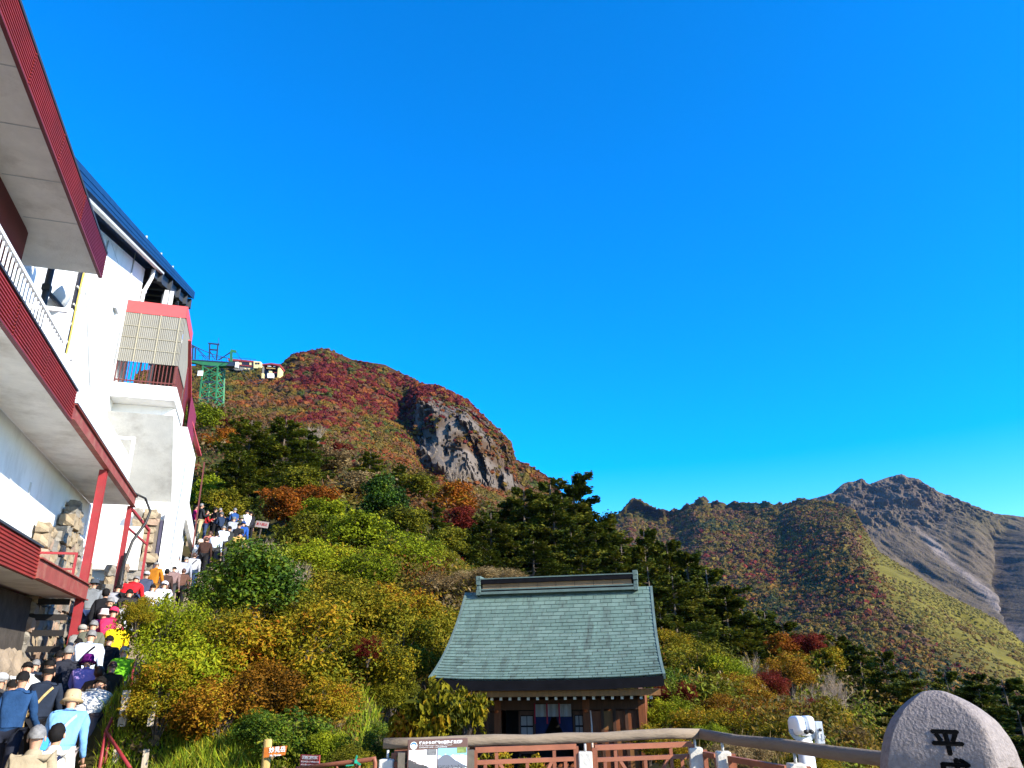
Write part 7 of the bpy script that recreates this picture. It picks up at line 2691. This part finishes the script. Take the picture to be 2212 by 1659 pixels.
navy, black, dkgrey, jean = (.014, .022, .055), (.012, .012, .014), (.045, .045, .048), (.03, .05, .11)
beige, white, khaki, brown = (.36, .29, .19), (.74, .74, .74), (.33, .27, .17), (.09, .055, .035)
for a in [
    (85, 1564, 8.4, 'stand', beige, dkgrey, ('short', 'grey'), 'grey-haired man in a beige suit, nearest the bottom edge'),
    (128, 1560, 8.8, 'stand', (.72, .68, .60), black, ('bob', 'black'), 'dark-haired woman in a cream cardigan beside the beige suit', -.2, 1.0, (navy,)),
    (54, 1448, 11.5, 'walk', (.018, .055, .14), (.015, .018, .03), ('short', 'black'), 'dark-haired man in a blue suit at the left edge', -.15),
    (6, 1453, 11.9, 'walk', dkgrey, black, ('cap', 'grey', (.35, .35, .35)), 'man in a pale grey cap cut by the left edge', -.3),
    (109, 1435, 12.1, 'walk', (.018, .025, .042), black, ('bald', 'black'), 'balding man in a dark navy jacket with a tan shoulder bag', 0, 1.0, ((.42, .30, .13), (.36, .26, .12))),
    (160, 1492, 10.9, 'climb', (.17, .36, .66), (.45, .38, .36), ('bucket', 'black', (.42, .31, .18)), 'person in a light blue shirt and tan hat bending forward', .1, 1.0, ((.30, .42, .62), (.05, .28, .65))),
    (222, 1463, 12.6, 'bent', (.60, .60, .57), (.22, .155, .15), ('short', 'black'), 'man in a pale grey jacket and mauve trousers bending over the stairs', -.1),
    (151, 1393, 13.7, 'walk', (.022, .024, .034), black, ('short', 'grey'), 'grey-haired man in a dark suit with a white collar', .25),
    (192, 1415, 13.8, 'climb', (.36, .24, .50), jean, ('bucket', 'black', (.085, .006, .10)), 'woman in a lilac jacket and purple hat', .2),
    (112, 1420, 13.2, 'stand', black, black, ('short', 'black'), 'dark-haired person in black behind the tan shoulder bag', 0),
    (60, 1432, 13.3, 'bent', (.66, .66, .60), dkgrey, ('short', 'black'), 'person in a white jacket bending right over at the rock face', .35),
    (200, 1360, 15.0, 'climb', (.56, .62, .74), dkgrey, ('short', 'grey'), 'man in a white shirt leaning forward below the red post', .1, 1.0, (black,)),
    (205, 1339, 16.5, 'climb', (.12, .12, .085), dkgrey, ('short', 'grey'), 'grey-haired man in an olive grey jacket behind the white shirt'),
    (227, 1315, 18.3, 'walk', (.46, .025, .20), jean, ('bucket', 'black', (.76, .62, .60)), 'woman in a magenta vest and white hat'),
    (260, 1336, 17.2, 'climb', (.72, .50, .010), dkgrey, ('short', 'brown'), 'person in a bright yellow jacket', 0),
    (239, 1372, 15.9, 'climb', black, black, ('short', 'black'), 'person dressed in black below the yellow jacket', 0),
    (271, 1397, 15.3, 'climb', (.15, .42, .015), jean, ('cap', 'grey', (.22, .22, .20)), 'person in a lime green jacket and grey cap', .1),
    (246, 1428, 14.2, 'climb', (.05, .032, .018), jean, ('short', 'brown'), 'person in a dark brown patterned top at the stair rail', 0),
    (217, 1437, 13.4, 'walk', brown, black, ('bob', 'brown'), 'brown-haired woman in a brown top ahead of the pale grey jacket', 0),
    (206, 1251, 20.6, 'walk', (.16, .17, .18), (.02, .035, .09), ('brim', 'black', (.05, .06, .075)), 'man in a dark hat and grey jacket beside the red post', 0),
    (231, 1270, 19.6, 'walk', black, black, ('bob', 'black'), 'black-haired person in black next to the hatted man', 0),
    (241, 1290, 18.9, 'climb', black, black, ('short', 'grey'), 'grey-haired person in black in front of the black cable'),
    (248, 1312, 18.0, 'climb', (.55, .03, .10), black, ('cap', 'black', (.62, .03, .09)), 'person in a crimson cap beside the white hat'),
    (272, 1296, 19.3, 'climb', (.70, .70, .70), dkgrey, ('short', 'black'), 'person in a white checked jacket below the red jacket'),
    (298, 1246, 21.5, 'bent', (.58, .016, .022), black, ('short', 'grey'), 'man in a bright red jacket bending forward', -.2),
    (341, 1211, 25.0, 'walk', (.40, .15, .015), (.30, .14, .03), ('bald', 'grey'), 'bald man in an orange-brown jacket', -.5),
    (384, 1201, 28.3, 'climb', white, dkgrey, ('cap', 'grey', (.02, .025, .05)), 'man in a white jacket and dark cap below the station corner', -.3),
    (357, 1256, 22.3, 'climb', (.62, .64, .72), jean, ('cap', 'black', (.64, .66, .74)), 'person in a white and blue patterned jacket above the bushes'),
    (378, 1223, 26.6, 'climb', (.20, .13, .12), dkgrey, ('bald', 'black'), 'balding man in a brown jacket below the white jacket'),
    (421, 1194, 30.0, 'climb', (.34, .34, .36), jean, ('bob', 'brown'), 'brown-haired woman in a grey checked jacket with dark straps', .1, 1.0, (black,)),
    (398, 1228, 27.4, 'climb', (.10, .05, .035), black, ('bob', 'brown'), 'brown-haired person half hidden by the bushes', 0),
    (434, 1166, 32.0, 'climb', (.55, .56, .55), jean, ('bucket', 'white', (.66, .54, .42)), 'person in a cream hat and pale jacket on the upper steps', 0, 1.0, (black,)),
    (425, 1091, 35.8, 'fold', (.52, .022, .15), jean, ('short', 'black'), 'woman in a magenta top with folded arms by the railing', -1.2),
    (437, 1087, 35.3, 'fold', (.020, .021, .024), (.44, .36, .20), ('short', 'grey'), 'man in a black jacket and beige trousers on the landing', -1.0),
    (449, 1101, 35.6, 'fold', (.30, .018, .022), jean, ('short', 'black'), 'person in a red top with folded arms on the landing', -1.3),
    (466, 1096, 36.0, 'stand', black, black, ('cap', 'black', (.012, .012, .014)), 'person in black wearing a black cap on the landing', -.9),
    (477, 1097, 36.2, 'stand', (.03, .03, .035), black, ('short', 'grey'), 'grey-haired man in black, third from the white shirt on the landing', -.8),
    (479, 1106, 34.7, 'fold', (.018, .030, .060), black, ('cap', 'grey', (.06, .065, .07)), 'man in a navy jacket and grey cap, front of the landing group', .8),
    (508, 1097, 35.8, 'fold', (.020, .060, .19), black, ('short', 'grey'), 'man in a blue jacket and sunglasses on the landing', .7),
    (500, 1106, 36.2, 'stand', (.40, .30, .20), dkgrey, ('bucket', 'black', (.74, .70, .50)), 'person in a cream hat beside the blue jacket', .5),
    (506, 1117, 34.4, 'climb', (.30, .31, .33), dkgrey, ('cap', 'grey', (.11, .12, .12)), 'person in a dark cap and grey jacket below the blue jacket', 0),
    (522, 1114, 35.0, 'stand', (.055, .055, .028), dkgrey, ('bucket', 'black', (.12, .115, .06)), 'person in a camouflage hat beside the white shirt', 0),
    (535, 1101, 35.2, 'fold', (.78, .78, .84), dkgrey, ('short', 'black'), 'man in a bright white shirt at the right of the landing', .6),
    (543, 1104, 35.9, 'stand', (.02, .02, .024), black, ('short', 'black'), 'person in black behind the white shirt', .5),
    (527, 1127, 33.8, 'climb', (.020, .075, .30), jean, ('cap', 'black', (.018, .05, .17)), 'person in a bright blue jacket below the white shirt', -.2),
    (518, 1129, 33.5, 'walk', (.022, .022, .024), black, ('short', 'black'), 'dark-haired person in black left of the bright blue jacket', -.5),
    (484, 1136, 33.2, 'climb', (.62, .68, .78), dkgrey, ('short', 'grey'), 'grey-haired man in a pale blue shirt on the upper steps', .2),
    (497, 1136, 33.3, 'walk', (.028, .03, .03), black, ('short', 'black'), 'dark-haired man in a black vest on the upper steps', .3),
    (455, 1147, 33.0, 'climb', (.36, .15, .11), jean, ('bob', 'brown'), 'woman in a pinkish brown top on the upper steps', 0),
    (469, 1149, 32.6, 'climb', (.50, .58, .70), dkgrey, ('bob', 'black'), 'black-haired person in a light blue top on the upper steps', 0),
    (520, 1152, 32.0, 'bent', (.48, .30, .085), khaki, ('short', 'black'), 'person in a tan jacket bent over at the right of the upper steps', -.1),
    (30, 1466, 12.7, 'walk', (.05, .05, .055), black, ('short', 'black'), 'dark-haired man in a charcoal jacket between the blue suit and the grey cap', 0),
    (80, 1424, 14.4, 'climb', (.02, .03, .05), black, ('short', 'grey'), 'grey-haired person in dark navy behind the white jacket', 0),
    (131, 1404, 14.7, 'walk', (.10, .08, .06), black, ('short', 'black'), 'dark-haired person in brown left of the white collar', 0),
    (172, 1378, 15.7, 'climb', (.06, .07, .08), black, ('short', 'black'), 'dark-haired person in slate grey left of the white shirt', 0),
    (180, 1350, 17.2, 'climb', (.25, .24, .22), dkgrey, ('cap', 'grey', (.30, .28, .24)), 'person in a beige cap beside the foot of the red post', 0),
    (216, 1298, 19.7, 'walk', (.03, .03, .06), black, ('short', 'black'), 'dark-haired person in dark blue left of the white hat', 0),
    (258, 1262, 21.0, 'climb', (.30, .30, .32), dkgrey, ('short', 'black'), 'dark-haired person in light grey in front of the cable', 0),
    (282, 1272, 20.4, 'climb', (.03, .028, .03), black, ('short', 'black'), 'dark-haired person in black left of the red jacket', 0),
    (318, 1234, 23.4, 'walk', (.05, .06, .10), jean, ('cap', 'black', (.35, .35, .36)), 'person in a pale cap between the red and orange-brown jackets', 0),
    (332, 1262, 22.0, 'climb', (.62, .60, .58), dkgrey, ('short', 'black'), 'dark-haired person in off-white under the orange-brown jacket', 0),
    (362, 1228, 25.8, 'walk', (.06, .035, .03), black, ('bob', 'black'), 'black-haired person in dark brown right of the orange-brown jacket', 0),
    (404, 1203, 29.3, 'climb', (.28, .29, .33), dkgrey, ('short', 'grey'), 'grey-haired person in a grey top right of the dark cap', 0),
    (447, 1160, 31.6, 'climb', (.04, .02, .015), black, ('bob', 'brown'), 'dark brown-haired person on the upper steps beside the cream hat', 0),
]:
    person(*a)

# ---- stair rail and posts on the right of the stairs
hr = thing('stair_handrail', 'thin red pipe handrail at the foot of the stairs', 'handrail', at(240, 1640, 11.3))
p_ = [at(262, 1505, 12.6), at(246, 1545, 12.0), at(229, 1580, 11.4), at(214, 1665, 11.0)]
MB().tube(p_, .024, 8).build('rail', M_POST, hr)
MB().tube([p_[2], at(282, 1660, 10.6)], .022, 8).build('brace', M_POST, hr)
MB().tube([at(270, 1500, 12.7), at(252, 1545, 12.1), at(236, 1600, 11.6), at(226, 1650, 11.4)], .020, 8).build('inner_rail', M_POST, hr)
hr2 = thing('stair_handrail', 'short red pipe handrail beside the lime green jacket', 'handrail', at(285, 1470, 14.5))
MB().tube([at(297, 1418, 15.5), at(287, 1450, 14.8), at(282, 1490, 14.4)], .022, 8).build('rail', M_POST, hr2)
MB().tube([at(305, 1425, 15.7), at(298, 1455, 15.2), at(292, 1490, 14.9)], .020, 8).build('upright', M_POST, hr2)
for (x, y, y1, Y, w, lab) in ((275, 1491, 1620, 11.5, .10, 'square grey wooden post beside the stair handrail'), (332, 1515, 1620, 11.3, .075, 'slim pale post half hidden by the rusty bush'), (298, 1530, 1600, 11.9, .06, 'short pale stake between the two posts')):
    t_ = at(x, y, Y)
    b_ = at(x, y1, Y)
    zb = min(b_.z, gz(t_.x, t_.y) - .1)
    o = thing('wooden_post', lab, 'post', (t_.x, t_.y, zb))
    sh_ = MB().box((t_.x, t_.y, (t_.z + b_.z) / 2 + .15), (w, w * .8, t_.z - b_.z - .3), Matrix.Rotation(.3, 3, 'Z'))
    sh_.build('shaft', mat('grey_post_wood', (.42, .35, .26), .9, .3, 6, .4, 16, stretch=(5, 5, .6)), o)
    MB().box((t_.x, t_.y, t_.z - .06), (w * .96, w * .77, .12), Matrix.Rotation(.3, 3, 'Z')).build('cap', M_POST if w > .09 else MATS['grey_post_wood'], o)
    MB().box((t_.x, t_.y, (zb + b_.z) / 2), (w * .98, w * .78, max(.05, b_.z - zb + .02)), Matrix.Rotation(.3, 3, 'Z')).build('foot', MATS['grey_post_wood'], o)
up_sign = thing('hand_lettered_sign', 'small white sign with red lettering behind the upper crowd', 'sign', at(566, 1160, 36.5))
c_ = at(566, 1133, 36.5)
SMx = Matrix.Translation(c_) @ Matrix.Rotation(.15, 4, 'Y')
MB().box((0, 0, 0), (.64, .03, .30)).build('panel', mat('sign_white', (.34, .27, .25), .7, .15, 3), up_sign, SMx)
MB().box((0, .04, -.6), (.05, .04, 1.1)).build('stake', M_BARK, up_sign, SMx)
obj('lettering', text_mesh('立入禁止', .14, .002, mat('red_letters', (.35, .03, .03), .6, .1, 5), 'lettering', 'CENTER', .004), up_sign, SMx @ Matrix.Translation((0, -.02, 0)) @ TX)

# ================================================================== the air over the valley
hz_m = bpy.data.materials.new('haze_air')
hz_m.use_nodes = True
_nt = hz_m.node_tree
_nt.nodes.remove(_nt.nodes['Principled BSDF'])
_pv = _nt.nodes.new('ShaderNodeVolumePrincipled')
_pv.inputs['Color'].default_value = (.16, .46, 1.0, 1)
_pv.inputs['Density'].default_value = .00003
_pv.inputs['Anisotropy'].default_value = .2
_nt.links.new(_pv.outputs[0], _nt.nodes['Material Output'].inputs['Volume'])
hz = MB().bx(-1500, 2600, -60, 2700, -161.5, 640).build('haze', hz_m)
hz['kind'] = 'stuff'
hz['label'] = 'thin blue haze over the far ridges'
